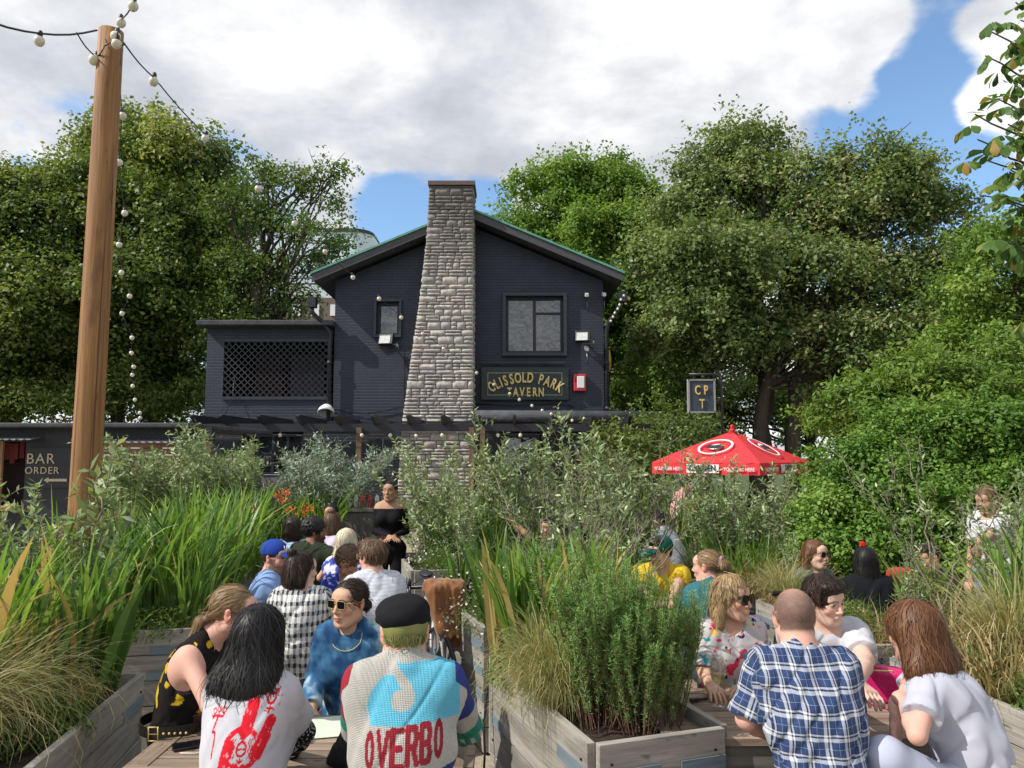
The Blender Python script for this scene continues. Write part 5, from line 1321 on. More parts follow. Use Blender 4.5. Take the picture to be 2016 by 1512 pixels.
    for op, k, p in head_prims(fem, smile): body.append((op, k*hs if k else (.03 if p[1][2] == .030 else 0), tprim(HM, hs, p)))
    sdf = SDF(body, vox)
    V, F_ = sdf.mesh()
    iHM = np.array(HM.inverted()); q = (V@iHM[:3, :3].T+iHM[:3, 3])/hs
    fo = dict(skin=SK[skin], fem=fem, smile=smile); fo.update(face or {})
    C_ = face_color(q, V, fo); far = (np.linalg.norm(q*np.array([1, 1, .8]), axis=1) > .16)
    C_[far] = np.array(SK[skin])*(1+.05*vnoise(V[far], 3, 40))[:, None]
    if bottom is None or bottom: pass
    ob = mesh_np('person', V, F_, SKM, None, smooth=True, col=C_)
    ob.location = O; ob.rotation_euler = (0, 0, th); tag(ob, label, 'person', group)
    P_.ob = ob; P_.HM = HM; P_.hs = hs; P_.sh = sh; P_.A = A; P_.nek = nek; P_.che = che; P_.pel = pel; P_.wai = wai; P_.TR = TR; P_.lat = lat; P_.fw = fw; P_.up = up; P_.vox = vox; P_.arm = arm; P_.ar = ar; P_.loc = loc; P_.O = O; P_.kn = kn; P_.th = th
    # trousers
    if bottom is not False:
        pr = torso(.014 if btop < .1 else .026)[:1 if btop < .1 else 2]+[x for s in (1, -1) for x in leg(s, .016)]
        sd2 = SDF(pr, max(vox*1.3, .008)); sd2.apply('&', 0, ('P', pel+np.array([0, 0, btop]), (0, -.9 if btop > .1 else 0, 1)))
        sd2.warp(lambda P: .004*waves(P, 5, 26, (1, .6, 1))); V, F_ = sd2.mesh()
        cc = np.tile(np.array(bottomcol), (len(V), 1))*(1+.1*vnoise(V, 8, 30))[:, None]
        mesh_np('trousers', V, F_, CLM, ob, smooth=True, col=cc)
        if shoes and not (vox >= .009):
            for s in (1, -1):
                sd4 = SDF([('+', .02, ('C', an[s]+np.array([0, -.03, -.045]), an[s]+np.array([0, .16, -.055]), .046, .040)), ('+', .02, ('C', an[s]+np.array([0, 0, -.03]), an[s]+np.array([0, 0, .03]), .046, .046))], .009); sd4.apply('&', 0, ('P', (0, 0, .004), (0, 0, -1))); V, F_ = sd4.mesh()
                mesh_np('shoe', V, F_, CLM, ob, smooth=True, col=np.tile(np.array((.35, .34, .33) if s > 0 and fem else (.35, .34, .33)), (len(V), 1)))
    if top:
        t = dict(sleeve=.62, neck=.0, hem=-.02, e=.012, drape=.012, fold=.007, col=(.5,.5,.5), nr=.010, cuff=.006, nd=(0, 0)); t.update(top)
        pr = torso(t['e'], t['drape'])
        if t['sleeve']:
            for s in (-1, 1):
                sv = t['sleeve'] if not isinstance(t['sleeve'], tuple) else t['sleeve'][0 if s < 0 else 1]
                pr += arm(s, t['e']+t.get('se', 0), 0, sv, True, t['cuff'])
        sd3 = SDF(pr, t.get('vox', vox))
        if t.get('extra'):
            for x in t['extra'](P_): sd3.apply(*x)
        sd3.apply('&', 0, ('P', pel+np.array([0, 0, t['hem']]), (0, 0, -1)))
        nr_ = nr+t['nr']; nd = t['nd']
        if t.get('collar', .03):
            sd3.apply('+', .012, ('F', nek-up*.02, nek+up*t.get('collar', .03)+fw*(.010 if t.get('collar', .03) < .04 else .014), nr_+.022, nr_+.006+t.get('flare', 0)))
        sd3.apply('-', .004, ('C', nek-up*(.0+t['neck'])+fw*(.012+nd[0]), nek+up*.2+fw*.06, nr_, nr_*1.1))
        sd3.apply('-', .010, ('E', nek+fw*(.065+t['nr']*.5)+up*(.015-t['nr']*.8), (nr_*.95, .045, .035+t['nr']*.6)))
        if t['sleeve'] == 0:
            for s in (-1, 1): sd3.apply('-', .01, ('E', sh[s]+lat*s*(.040)+np.array([0, 0, -.03]), (.060, .085, .10)))
        if t.get('vneck'): sd3.apply('-', .004, ('C', nek+fw*.13-up*.02, nek+fw*.16-up*(.02+t['vneck']), .045, .006)); 
        if t.get('off'): sd3.apply('-', .0, ('P', nek-up*t['off'], tuple(-up)))
        fa = t['fold']; sd_ = int(abs(head[0])) % 97
        sd3.warp(lambda P: fa*(waves(P, sd_, 24, (1, .8, .45))*.8+waves(P, sd_+3, 44, (.7, .7, .8))*.45)+fa*.9*np.abs(waves(P, sd_+9, 17, (1, .7, .6)))-fa*.35+fa*.85*np.exp(-(waves(P@TILT, sd_+12, 19, (1.3, .8, .28))/.14)**2)+fa*.6*np.exp(-(waves(P@TILT.T, sd_+17, 30, (1.2, 1, .25))/.16)**2))
        V, F_ = sd3.mesh()
        # pattern coordinates
        best = np.full(len(V), 1e9); gc = np.zeros((len(V), 3)); part = np.zeros(len(V), int)
        for op, k, p in torso(t['e'], t['drape']): best = np.minimum(best, sd_prim(p, V[:, 0], V[:, 1], V[:, 2]))
        rel = V-che; gc[:, 0] = rel@lat; gc[:, 1] = rel@np.array([0, 0, 1.]); gc[:, 2] = rel@fw
        gc[:, 0] *= 1+.25*np.clip(np.abs(gc[:, 0])/.18, 0, 1)
        if t['sleeve']:
            for s in (-1, 1):
                S_, E_, W_ = sh[s], A[s][0], A[s][1]
                for (a_, b_, base) in ((S_, E_, 0), (E_, W_, np.linalg.norm(E_-S_))):
                    ab = b_-a_; L_ = np.linalg.norm(ab); ax = ab/L_; r_ = V-a_; h = np.clip(r_@ax, 0, L_); dd = np.linalg.norm(r_-h[:, None]*ax, axis=1)-ar-t['e']-.006
                    m = dd < best-.006; best = np.minimum(best, dd+.006*(~m)); u = ortho(ax, np.array([0, .3, 1.])); x_, y_ = r_@u[:, 0], r_@u[:, 1]
                    gc[m, 1] = -(base+h[m]); gc[m, 0] = np.arctan2(x_, y_)[m]*(ar+t['e'])+s*.2; gc[m, 2] = 0; part[m] = s
        P_.part = part; P_.gc = gc
        cf = t['col']; cc = cf(V, gc, part, P_) if callable(cf) else np.tile(np.array(cf), (len(V), 1))
        cc = cc*(1+.05*vnoise(V, 4, 35))[:, None]
        mesh_np(t.get('name', 'shirt'), V, F_, t.get('mat') or CLM, ob, smooth=True, col=np.clip(cc, 0, 1), pt={'gc': gc}); P_.topsdf = sd3
    if hair: P_.hair = do_hair(P_, ob, **hair)
    if glass: sunglasses(P_, ob, **glass)
    return P_
def do_hair(P_, ob, style='short', c='brown', L=.2, n=900, vol=1.0, parting=0, tie=(0, -.115, .02), tail=.2, seed=1, wid=.003, extra=None, name='hair', wav=0, fringe=True, steps=None, zmax=9):
    M, s = P_.HM, P_.hs; v = vol
    cap = ('E', (0,-.018,.034), (.080*v+.002,.098*v,.089*v))
    pr = [('+', 0, cap)]; cut = [('-', .012, ('E', (0,.112,-.040), (.066,.070,.100))), ]
    ears = [('-', .01, ('E', (q*.088,.0,-.012), (.020,.024,.032))) for q in (1, -1)]
    tight = style in ('pony', 'bun', 'updo')
    if style == 'short':
        pr += [('+', .03, ('E', (0, .035, .095), (.062*v, .062, .030)))] if fringe else []
        cut = [('-', .010, ('E', (0,.120,-.026), (.072,.062,.104))), ('-', .01, ('B', (0,-.05,-.125), (.12,.1,.066), .02)), ('-', .008, ('B', (0,.09,-.10), (.12,.105,.10), .02))]+ears
    elif style == 'curly':
        pr = [('+', 0, ('E', (0,-.02,.045), (.092*v,.108*v,.098*v)))]; cut += [('-', .01, ('B', (0,0,-.145), (.14,.14,.075), .02))]+ears
    elif style in ('long', 'bob'):
        bk = .050
        pr += [('+', .04, ('E', (0,-.070,-.02-L*.42), (.088*v, bk*v, L*.55+.05))), ('+', .03, ('C', (.066,-.02,.0), (.082*v,-.035,-.02-L*.75), .028, .024)), ('+', .03, ('C', (-.066,-.02,.0), (-.082*v,-.035,-.02-L*.75), .028, .024))]
        cut = [('-', .010, ('E', (0,.105,-.050), (.060,.085,.112))), ('-', .0, ('E', (0,.11,-.22), (.074,.11,.14)))]
    elif tight:
        pr = [('+', 0, ('E', (0,-.018,.032), (.0775*v,.0955*v,.0865*v)))]
        cut = [('-', .008, ('E', (0,.120,-.034), (.068,.068,.102))), ('-', .01, ('B', (0,.0,-.135), (.12,.12,.080), .03))]+ears
        t = V3(tie)
        if style == 'pony': d = nrm(V3((0, -.75, -1)) if tail > 0 else V3((0, -.5, -1))); pr += [('+', .02, ('C', t+V3((0, .02, 0)), t+d*.05, .020, .024)), ('+', .02, ('C', t+d*.05, t+d*.05+V3((0, -.02, -1))*abs(tail)*.6, .026, .030)), ('+', .01, ('C', t+d*.05+V3((0, -.02, -1))*abs(tail)*.6, t+d*.05+V3((0, .0, -1))*abs(tail), .028, .012))]
        else: r_ = abs(tail) if style == 'updo' else .036; pr += [('+', .012, ('E', t+V3((0, -.02, 0)), (r_*1.1, r_*.85, r_)))]
    for x in (extra or []): pr.append(x)
    L_ = [(o, k*s, tprim(M, s, p)) for o, k, p in pr]
    sd = SDF(L_, max(P_.vox, .0045))
    for o, k, p in cut: sd.apply(o, k*s, tprim(M, s, p))
    if style == 'pony' or style == 'bun' or style == 'updo':
        pass
    am = .010 if style == 'curly' else .0025
    if style == 'curly': sd.warp(lambda P: am*np.abs(waves(P, seed, 120))*2.4-am*1.2)
    else: sd.warp(lambda P: am*waves(P, seed, 95, (1, 1, .2)))
    V, F_ = sd.mesh()
    rn = np.clip(.35+.3*vnoise(V, seed+3, 70), 0, .8)
    rnf = np.concatenate([rn[f].mean(1) for f in F_])
    ho = mesh_np(name, V, F_, hairmat(c), ob, smooth=True, fc={'rnd': rnf})
    # strands
    if n and len(V):
        rng = np.random.default_rng(seed+50); iM0 = np.array(M.inverted()); qz = (V@iM0[:3, :3].T+iM0[:3, 3])[:, 2]/s; qy = (V@iM0[:3, :3].T+iM0[:3, 3])[:, 1]/s; cand = np.nonzero((qz < zmax) & ~((style == 'short') & (qy > .045) & (qz < .095)))[0]; idx = cand[rng.integers(0, len(cand), n)]; iM = np.array(M.inverted()); R3 = np.array(M.to_3x3())
        P = V[idx].copy(); crown_ = V3((parting, -.055, .12)); T_ = V3(tie)
        st = steps or {'long': 22, 'bob': 16, 'short': 8, 'curly': 7}.get(style, 12); ds = (.011 if style in ('long', 'bob') else .007)*s
        ph = rng.uniform(0, 6.28, n); lift = rng.random(n)**1.5*(2.2 if style == 'short' else 1.6); fly = rng.random(n) < .07; lift = np.where(fly, lift*3+1, lift); jit = rng.normal(0, .20, (n, 3))*np.where(fly, 2.6, 1)[:, None]; cl_ = waves(P, seed+7, 60)[:, None]*.25; jit = jit+cl_*np.array([1, .6, 0]); path = []; alive = np.ones(n)
        for i in range(st):
            g = sd.grad(P); d0 = sd.at(P); P = P-g*(d0-(.001+.004*(i/st)*lift+lift*.003))[:, None]*.8
            path.append(P.copy()); q = (P@iM[:3, :3].T+iM[:3, 3])/s
            if style == 'short': d = (q-crown_)*np.array([1, 1.0, .9])+rng.normal(0, .01, (n, 3)); d = nrm(d); d[:, 2] -= .35; fr_ = (q[:, 1] > .045) & (q[:, 2] < .10); d[fr_] = d[fr_]*(1, .2, 0)+np.array([.5, 0, .25])
            elif style == 'curly': d = nrm(np.cross(nrm(q), rng.normal(size=(n, 3)) if i == 0 else cv)); cv = nrm(np.stack([np.sin(ph+i), np.cos(ph*1.3+i), np.sin(ph*2)], 1))
            elif tight:
                tl = (q[:, 1] < T_[1]-.015) | (q[:, 2] < -.11); d = nrm(T_-q); d[tl] = (0, -.15, -1)
            else: d = nrm((q-crown_)*np.array([1, .7, .5]))*.8; d[:, 2] -= np.clip(1.2-q[:, 2]*6, .3, 1.6); d[:, 0] += wav*np.sin(q[:, 2]*45+ph)
            dw = nrm(d)@R3.T
            dw = dw+jit*(1 if not tight else .25)
            if style in ('long', 'bob'): dw[:, 2] -= .35
            dw = dw-g*np.sum(dw*g, 1, keepdims=True)*.95; P = P+nrm(dw)*ds
        path = np.stack(path, 1); g = sd.grad(path.reshape(-1, 3)).reshape(path.shape); T = np.gradient(path, axis=1); side = nrm(np.cross(g, T))
        wd = wid*rng.uniform(.5, 1.3, (n, 1))*np.clip(6*(rng.uniform(.62, 1.1, (n, 1))-np.linspace(0, 1, st)[None]), 0, 1)
        V, F_ = ribbon(path, side, wd); mesh_np('hair_strands', V, F_, hairmat(c), ho, fc={'rnd': np.repeat(np.clip(rng.normal(.5, .25, n), 0, 1), st-1)})
    return ho
LENS = None
def sunglasses(P_, ob, dark=True, w=.027, h=.021, z=.010, y=.100, metal='black', up=0, rd=.5, name='sunglasses'):
    M, s = P_.HM, P_.hs; m = MB(); m2 = MB()
    X = lambda p: tp(M, V3(p)*s)
    if up: z = up; y = .060
    for q in (1, -1):
        pts = []
        for k in range(16):
            a = k*math.pi/8; cx, sy = math.cos(a), math.sin(a); e = 2/ (2+rd*3)
            px_ = abs(cx)**e*(1 if cx > 0 else -1)*w; pz = abs(sy)**e*(1 if sy > 0 else -1)*h
            pts.append((q*.0325+px_, y-.16*(abs(q*.0325+px_)**1.6)*2.0, z+pz))
        vs = [X(p) for p in pts]; vs2 = [X((p[0], p[1]-.003, p[2])) for p in pts]
        n = 16; m.add([tuple(v) for v in vs+vs2], [tuple(range(n)), tuple(range(2*n-1, n-1, -1))]+[(i, (i+1) % n, n+(i+1) % n, n+i) for i in range(n)])
        m2.tube([tuple(v) for v in vs+[vs[0]]], (.0016 if dark and metal == 'black' else .0009)*s, 5, False)
        m2.tube([tuple(X((q*(.0325+w*.95), y-.012, z+h*.4))), tuple(X((q*.073, .055, z+.006))), tuple(X((q*.0815, .0, z+.004))), tuple(X((q*.080, -.022, z-.008)))], (.0022 if metal == 'black' else .0012)*s, 6)
    m2.tube([tuple(X((-.008, y+.001, z+h*.35))), tuple(X((0, y+.004, z+h*.45))), tuple(X((.008, y+.001, z+h*.35)))], .0013*s, 6)
    fr_ = m2.build(name, MT['black_metal'] if metal == 'black' else MT['gold'], ob)
    lm = MT['lens'] if dark else MT['clear_lens']
    m.build('lens', lm, fr_)
MT['lens'] = NT('dark_lens').pbr((.006,.006,.008), .06)
MT['clear_lens'] = NT('clear_lens').pbr((.25,.27,.27), .05, **{'Alpha': .35})
# ---------- painted / knitted graphics (2-D shapes evaluated in garment coordinates, metres)
def seg(u, v, a, b, r):
    a = np.array(a); b = np.array(b); ab = b-a; L2 = ab@ab+1e-12; h = np.clip(((u-a[0])*ab[0]+(v-a[1])*ab[1])/L2, 0, 1)
    return np.hypot(u-a[0]-ab[0]*h, v-a[1]-ab[1]*h) < r
def poly(u, v, pts):
    ins = np.zeros(len(u), bool); n = len(pts)
    for i in range(n):
        (x0, y0), (x1, y1) = pts[i], pts[(i+1) % n]; c = (y0 > v) != (y1 > v)
        ins ^= c & (u < (x1-x0)*(v-y0)/(y1-y0+1e-12)+x0)
    return ins
def pline(u, v, pts, r):
    m = np.zeros(len(u), bool)
    for a, b in zip(pts[:-1], pts[1:]): m |= seg(u, v, a, b, r)
    return m
def knit_col(V, gc, part, P):
    # coordinates on the back: u to the right, v up
    vr = (V-P.nek)[:, 2]; ur = gc[:, 0]; u = ur/.84; v = (vr-.03)/.70+.19; n = len(V); back = gc[:, 2] < .03
    W = np.array((.47,.455,.42)); c = np.tile(W, (n, 1))
    blue = np.array((.12,.48,.66)); navy = np.array((.02,.035,.22)); red = np.array((.30,.008,.022)); green = np.array((.015,.22,.15)); blk = np.array((.008,.008,.012))
    t = part == 0
    arch = [(-.125,-.045), (-.148,.02), (-.135,.075), (-.10,.12), (-.06,.142), (-.033,.143), (-.01,.10), (.0,.088), (-.018,.088), (-.035,.07), (-.040,.045), (-.03,.02), (-.005,.008), (.025,.012), (.047,.035), (.052,.07), (.035,.11), (.0,.155), (-.03,.19), (.27,.19), (.27,-.035)]
    m = t & poly(u, v, arch); c[m] = blue
    # letters
    def L(ch, x0, w_, z0, z1, r):
        h = z1-z0; X = lambda a: x0+a*w_; Z = lambda a: z0+a*h
        if ch == 'O': a = ((u-X(.5))/(w_*.64))**2+((v-Z(.5))/(h*.56))**2; b_ = ((u-X(.5))/(w_*.17))**2+((v-Z(.5))/(h*.32))**2; return (a < 1) & (b_ > 1)
        if ch == 'V': return pline(u, v, [(X(-.05), Z(1.0)), (X(.5), Z(0)), (X(1.05), Z(1.0))], r*.8)
        if ch == 'E': return pline(u, v, [(X(1), Z(1)), (X(0), Z(1)), (X(0), Z(0)), (X(1), Z(0))], r) | pline(u, v, [(X(0), Z(.5)), (X(.85), Z(.5))], r)
        if ch == 'R': return pline(u, v, [(X(0), Z(0)), (X(0), Z(1)), (X(.8), Z(1)), (X(1), Z(.78)), (X(.8), Z(.5)), (X(0), Z(.5))], r) | pline(u, v, [(X(.6), Z(.5)), (X(1), Z(0))], r)
        if ch == 'B': return pline(u, v, [(X(0), Z(0)), (X(0), Z(1)), (X(.8), Z(1)), (X(1), Z(.78)), (X(.8), Z(.5)), (X(0), Z(.5))], r) | pline(u, v, [(X(.8), Z(.5)), (X(1), Z(.25)), (X(.8), Z(0)), (X(0), Z(0))], r)
    m = np.zeros(n, bool); x = -.118; u = ur; v = vr
    for i, ch in enumerate('OVERBO'):
        lift = i*.0045; m |= L(ch, x, .030, -.245+lift, -.152+lift, .0092); x += .0475
    c[t & m] = red
    m = t & (v < -.272+u*.08); c[m] = navy
    m = t & (((u-.12)/.08)**2+((v+.33)/.05)**2 < 1); c[m] = W; m = t & (((u-.12)/.06)**2+((v+.33)/.035)**2 < 1); c[m] = red
    a_ = -gc[:, 1]; uu = gc[:, 0]
    l = part == -1; r = part == 1
    w_ = uu+.2
    ax_ = nrm(P.A[-1][0]-P.sh[-1]); r0_ = V-P.sh[-1]; of = (r0_-np.clip(r0_@ax_, 0, 9)[:, None]*ax_)@P.lat
    c[l] = green; c[l & (of < -.012) & (a_ < .17)] = red; c[l & (np.abs(of+.012) < .006) & (a_ < .175)] = W
    c[l & (a_ > .17)] = green; c[l & (a_ > .215)] = W; c[l & (a_ > .23) & (a_ < .27) & (np.abs(w_) < .018)] = red; c[l & (a_ > .29)] = blk
    c[r] = navy; c[r & (a_ > .16)] = W; c[r & (a_ > .18) & (a_ < .235) & (np.abs(uu-.2+.01) < .016)] = red; c[r & (a_ > .25)] = green
    c[r & (a_ > .30) & (a_ < .33) & (np.sin(uu*160) > .3)] = W
    return c
def shirt_art(V, gc, part, P):
    u = gc[:, 0]/.98-.030; v = (V-P.nek)[:, 2]+.098; n = len(V); c = np.tile(np.array((.47,.465,.51)), (n, 1)); t = (part == 0) & (gc[:, 2] < .03); red = np.array((.62,.015,.03))
    cx, cz = .012, -.085; rr = np.hypot(u-cx, v-cz)
    m = (rr < .066) & (rr > .050)
    m |= pline(u, v, [(cx+.004, cz+.055), (cx+.018, .045)], .024)                # upward arm
    m |= pline(u, v, [(cx+.062, cz+.012), (cx+.090, cz+.075)], .018) | pline(u, v, [(cx+.05, cz-.02), (cx+.075, cz+.03)], .022)   # side arm
    m |= pline(u, v, [(cx-.045, cz+.01), (cx-.060, cz-.05), (cx-.09, -.29)], .019)
    m |= pline(u, v, [(cx-.018, cz-.05), (cx-.030, -.30)], .012) | pline(u, v, [(cx+.012, cz-.055), (cx-.002, -.30)], .012)
    scr = vnoise(np.stack([u*1.0, v*.25, u*0], 1), 3, 420) > .28
    c[t & m & ~scr] = red; c[t & m & scr] = (.72,.25,.28)
    # emblem inside the ring
    e = np.abs(np.hypot((u-cx), (v-cz)*.8)-.0155) < .0035; e |= pline(u, v, [(cx-.014, cz), (cx+.014, cz)], .0028); e |= pline(u, v, [(cx, cz-.018), (cx-.003, cz-.040)], .003) | pline(u, v, [(cx-.012, cz-.030), (cx-.003, cz-.040), (cx+.008, cz-.032)], .003)
    e |= pline(u, v, [(cx-.008, cz+.030), (cx+.010, cz+.038)], .0028) | pline(u, v, [(cx+.008, cz+.028), (cx-.006, cz+.042)], .0028) | pline(u, v, [(cx+.001, cz+.019), (cx+.001, cz+.044)], .0028)
    for k in (-.034, -.026, .026, .034): e |= (np.abs(u-cx-k-.003*np.sin((v-cz)*260)) < .0024) & (np.abs(v-cz) < .030)
    c[t & e] = red*.8
    # small symbol at the right shoulder and doodles at the left
    sx, sz = .092, .055; g = np.abs(np.hypot(u-sx, v-sz)-.015) < .0042; g |= seg(u, v, (sx+.01, sz+.011), (sx+.022, sz+.024), .003) | seg(u, v, (sx-.01, sz+.011), (sx-.022, sz+.022), .003) | seg(u, v, (sx+.022, sz+.024), (sx+.010, sz+.024), .003) | seg(u, v, (sx+.022, sz+.024), (sx+.024, sz+.012), .003) | seg(u, v, (sx-.022, sz+.022), (sx-.024, sz+.012), .003)
    g |= seg(u, v, (sx, sz-.015), (sx-.003, sz-.042), .0032) | seg(u, v, (sx-.012, sz-.028), (sx+.010, sz-.030), .003)
    an = np.arctan2(v-sz, u-sx); g |= (np.abs(np.hypot(u-sx, v-sz)-.038) < .0016) & (np.sin(an*9) > .2)
    c[t & g] = red*.75
    d = pline(u, v, [(-.128, .0), (-.11, .004), (-.095, .006), (-.080, .004)], .0038) | pline(u, v, [(-.095, .006), (-.112, -.045), (-.100, -.040), (-.097, -.06), (-.104, -.12)], .0038)
    for (a, b) in ((-.118, .010), (-.098, .018), (-.076, .018)): d |= (np.abs(np.hypot(u-a, v-b-.006)-.008) < .0025) & (u-a+(v-b) > -.006); d |= seg(u, v, (a+.004, b-.0), (a-.002, b-.016), .0028)
    c[t & d] = red
    return c
def tiedye(V, gc, part, P):
    f = vnoise(V, 21, 13)*1.0+vnoise(V, 25, 26)*.5+vnoise(V*np.array([1, 1, .5]), 28, 60)*.2
    f = np.clip(f*2.1+.45, 0, 1)[:, None]; a = np.array((.012,.045,.12)); b = np.array((.045,.14,.26)); c_ = np.array((.40,.50,.56))
    return np.where(f < .55, a+(b-a)*(f/.55), b+(c_-b)*np.clip((f-.55)/.45, 0, 1))
def blobs_col(bg, cols, sc, th, seed):
    def f(V, gc, part, P):
        c = np.tile(np.array(bg, float), (len(V), 1))
        for i, (col, t_) in enumerate(zip(cols, th)):
            m = vnoise(V+i*3.7, seed+i*7, sc*(1+.15*i)) > t_; c[m] = col
        return c
    return f
def stripes(bg, fg, per, duty):
    def f(V, gc, part, P):
        c = np.tile(np.array(bg, float), (len(V), 1)); m = (np.abs(gc[:, 1]) % per) < per*duty; c[m] = fg; return c
    return f
def plaidmat():
    n = NT('plaid_cotton'); g = n.attr('gc'); wv = n.noise(n.obj(), 5, 2, out=1)
    g = n.n('VectorMath', {'operation': 'MULTIPLY_ADD'}, _0=wv, _1=(.02, .02, 0), _2=g).outputs[0]
    s = n.n('SeparateXYZ', Vector=g)
    def band(x, per, lo, hi):
        f = n.math('PINGPONG', n.math('ADD', x, 5.0+lo*0), per) if False else n.math('FRACT', n.math('DIVIDE', n.math('ADD', x, 50.0), per))
        return n.math('MULTIPLY', n.math('GREATER_THAN', f, lo), n.math('LESS_THAN', f, hi))
    P = .068
    def axis(x):
        w_ = n.math('MAXIMUM', band(x, P, .05, .22), band(x, P, .30, .38)); nv = n.math('MAXIMUM', band(x, P, .22, .30), band(x, P, .38, .44)); th_ = band(x, P, .70, .72)
        return w_, nv, th_
    a, an_, at_ = axis(s.outputs[0]); b, bn, bt = axis(s.outputs[1])
    c = n.mix(n.math('MULTIPLY', n.math('ADD', an_, bn), .5), (.014,.036,.115), (.005,.008,.03))
    c = n.mix(n.math('MULTIPLY', n.math('MAXIMUM', at_, bt), .45), c, (.35,.45,.6))
    c = n.mix(n.math('MULTIPLY', n.math('ADD', a, b), .46), c, (.56,.58,.62))
    return n.pbr(c, .85, n.bump(n.noise(n.obj(), 400, 2), .0006))
def ginghammat(gather=True):
    n = NT('gathered_gingham'); g = n.attr('gc'); s = n.n('SeparateXYZ', Vector=g)
    def tri(x, per, lo, hi):
        f = n.math('FRACT', n.math('DIVIDE', n.math('ADD', x, 50.0), per)); return n.math('MULTIPLY', n.math('GREATER_THAN', f, lo), n.math('LESS_THAN', f, hi))
    wv = n.noise(n.obj(), 30, 2); x = n.math('MULTIPLY_ADD', wv, .022, s.outputs[0]); y = n.math('MULTIPLY_ADD', wv, .022, s.outputs[1])
    a = tri(x, .036, .1, .55); b = tri(y, .058, .1, .5); a2 = tri(x, .012, .2, .5)
    f = n.math('ADD', n.math('MULTIPLY', a, .52), n.math('MULTIPLY', b, .48))
    c = n.mix(f, (.70,.69,.66), (.012,.016,.04)); c = n.mix(n.math('MULTIPLY', a2, .25), c, (.1,.1,.12))
    return n.pbr(c, .9)
PLAID = plaidmat(); GING = ginghammat()
def knitmat():
    n = NT('knit'); c = n.attr('Col', 'Color'); g = n.attr('gc')
    w_ = n.n('TexWave', {'wave_type': 'BANDS', 'bands_direction': 'Y'}, Vector=g, Scale=70.0, Distortion=1.5).outputs[1]; w2 = n.n('TexWave', {'bands_direction': 'X'}, Vector=g, Scale=60.0, Distortion=1.5).outputs[1]
    return n.pbr(c, .95, n.bump(n.math('ADD', w_, w2), .002))
KNIT = knitmat()
def hat_part(P_, ob, prims, name, col, vox=.004, warpa=0, cuts=()):
    M, s = P_.HM, P_.hs; sd = SDF([(o, k*s, tprim(M, s, p)) for o, k, p in prims], vox)
    for o, k, p in cuts: sd.apply(o, k*s, tprim(M, s, p))
    if warpa: sd.warp(lambda P: warpa*waves(P, 3, 38)+warpa*.5*waves(P, 8, 80))
    V, F_ = sd.mesh(); c = np.tile(np.array(col), (len(V), 1)); return mesh_np(name, V, F_, CLM, ob, smooth=True, col=c)
def cap(P_, ob, col, vcol=None):
    h = hat_part(P_, ob, [('+', 0, ('E', (0,-.018,.045), (.088,.106,.090)))], 'cap', col, cuts=[('&', 0, ('P', (0, 0, .028), (0, .10, -1)))])
    hat_part(P_, h, [('+', 0, ('E', (0,.132,.030), (.068,.086,.012), rotx(-15)))], 'visor', vcol or col, cuts=[('-', .0, ('E', (0,.12,-.012), (.10,.11,.026)))])
    return h
def w(px, py, d): return ('w', px, py, d)
# ===== front left table
A1 = person('person with long black hair seen from behind in a white shirt with red drawings', (512,1256,2.78), yaw=-6, hyaw=-8, hpitch=-8, fem=True, skin='fair', lean=(0,.10), vox=.0045, sw=.104, build=.93,
    arms=[(w(436,1440,2.86), w(442,1488,3.05)), (w(600,1440,2.88), w(566,1488,3.08))], top=dict(sleeve=.72, col=shirt_art, vox=.0035, e=.016, drape=.022, fold=.005, se=.010, nr=.02, extra=None), bottomcol=(.01,.01,.012),
    hair=dict(style='long', c='black', L=.185, n=6000, vol=1.05, seed=4, wid=.0024, wav=.15, extra=[('+', .05, ('E', (-.02,-.075,-.17), (.125,.050,.060))), ('+', .03, ('C', (-.09,-.06,-.12), (-.13,-.06,-.24), .03, .012)), ('+', .03, ('C', (.08,-.07,-.12), (.10,-.06,-.21), .03, .012))]), hands=(.6,.6))
# patterned black sleeve under shirt
def undersleeve(P_, name='undersleeve', col=(.01,.01,.014)):
    for s in (-1, 1):
        sd = SDF(P_.arm(s, .008, 0, 1.85, True, .004), .005); sd.warp(lambda P: .003*waves(P, 7, 50)); V, F_ = sd.mesh()
        c = np.tile(np.array(col), (len(V), 1)); a = P_.A[s][0]-P_.sh[s]; ax = nrm(a); r_ = V-P_.sh[s]; h = r_@ax; u = ortho(ax, np.array([0, .3, 1.])); an = np.arctan2(r_@u[:, 0], r_@u[:, 1])
        m = np.abs(((an*.05+.004*np.sin(h*180)) % .017)-.0085) < .0012; c[m] = (.75,.75,.75)
        mesh_np(name, V, F_, CLM, P_.ob, smooth=True, col=c)
undersleeve(A1)
A2 = person('person in a black flat cap and colourful knitted sweater reading a word in red letters', (797,1247,2.62), yaw=4, hyaw=10, hpitch=-12, skin='pink', lean=(-.01,.13), vox=.0045, sw=.142, build=.96, hunch=.05, neck=.80,
    arms=[(w(700,1450,2.78), w(662,1500,3.02)), (w(922,1432,2.80), w(880,1450,3.08))], top=dict(name='sweater', sleeve=1.95, col=knit_col, mat=KNIT, vox=.0032, e=.016, drape=.02, fold=.0055, nr=.006, neck=-.02, cuff=.002, collar=.04), bottomcol=(.05,.05,.06),
    hair=dict(style='short', c='green', n=1400, vol=1.0, seed=6, fringe=False, steps=7, wid=.0025, zmax=.0), face=dict(brow=(.2,.17,.05)))
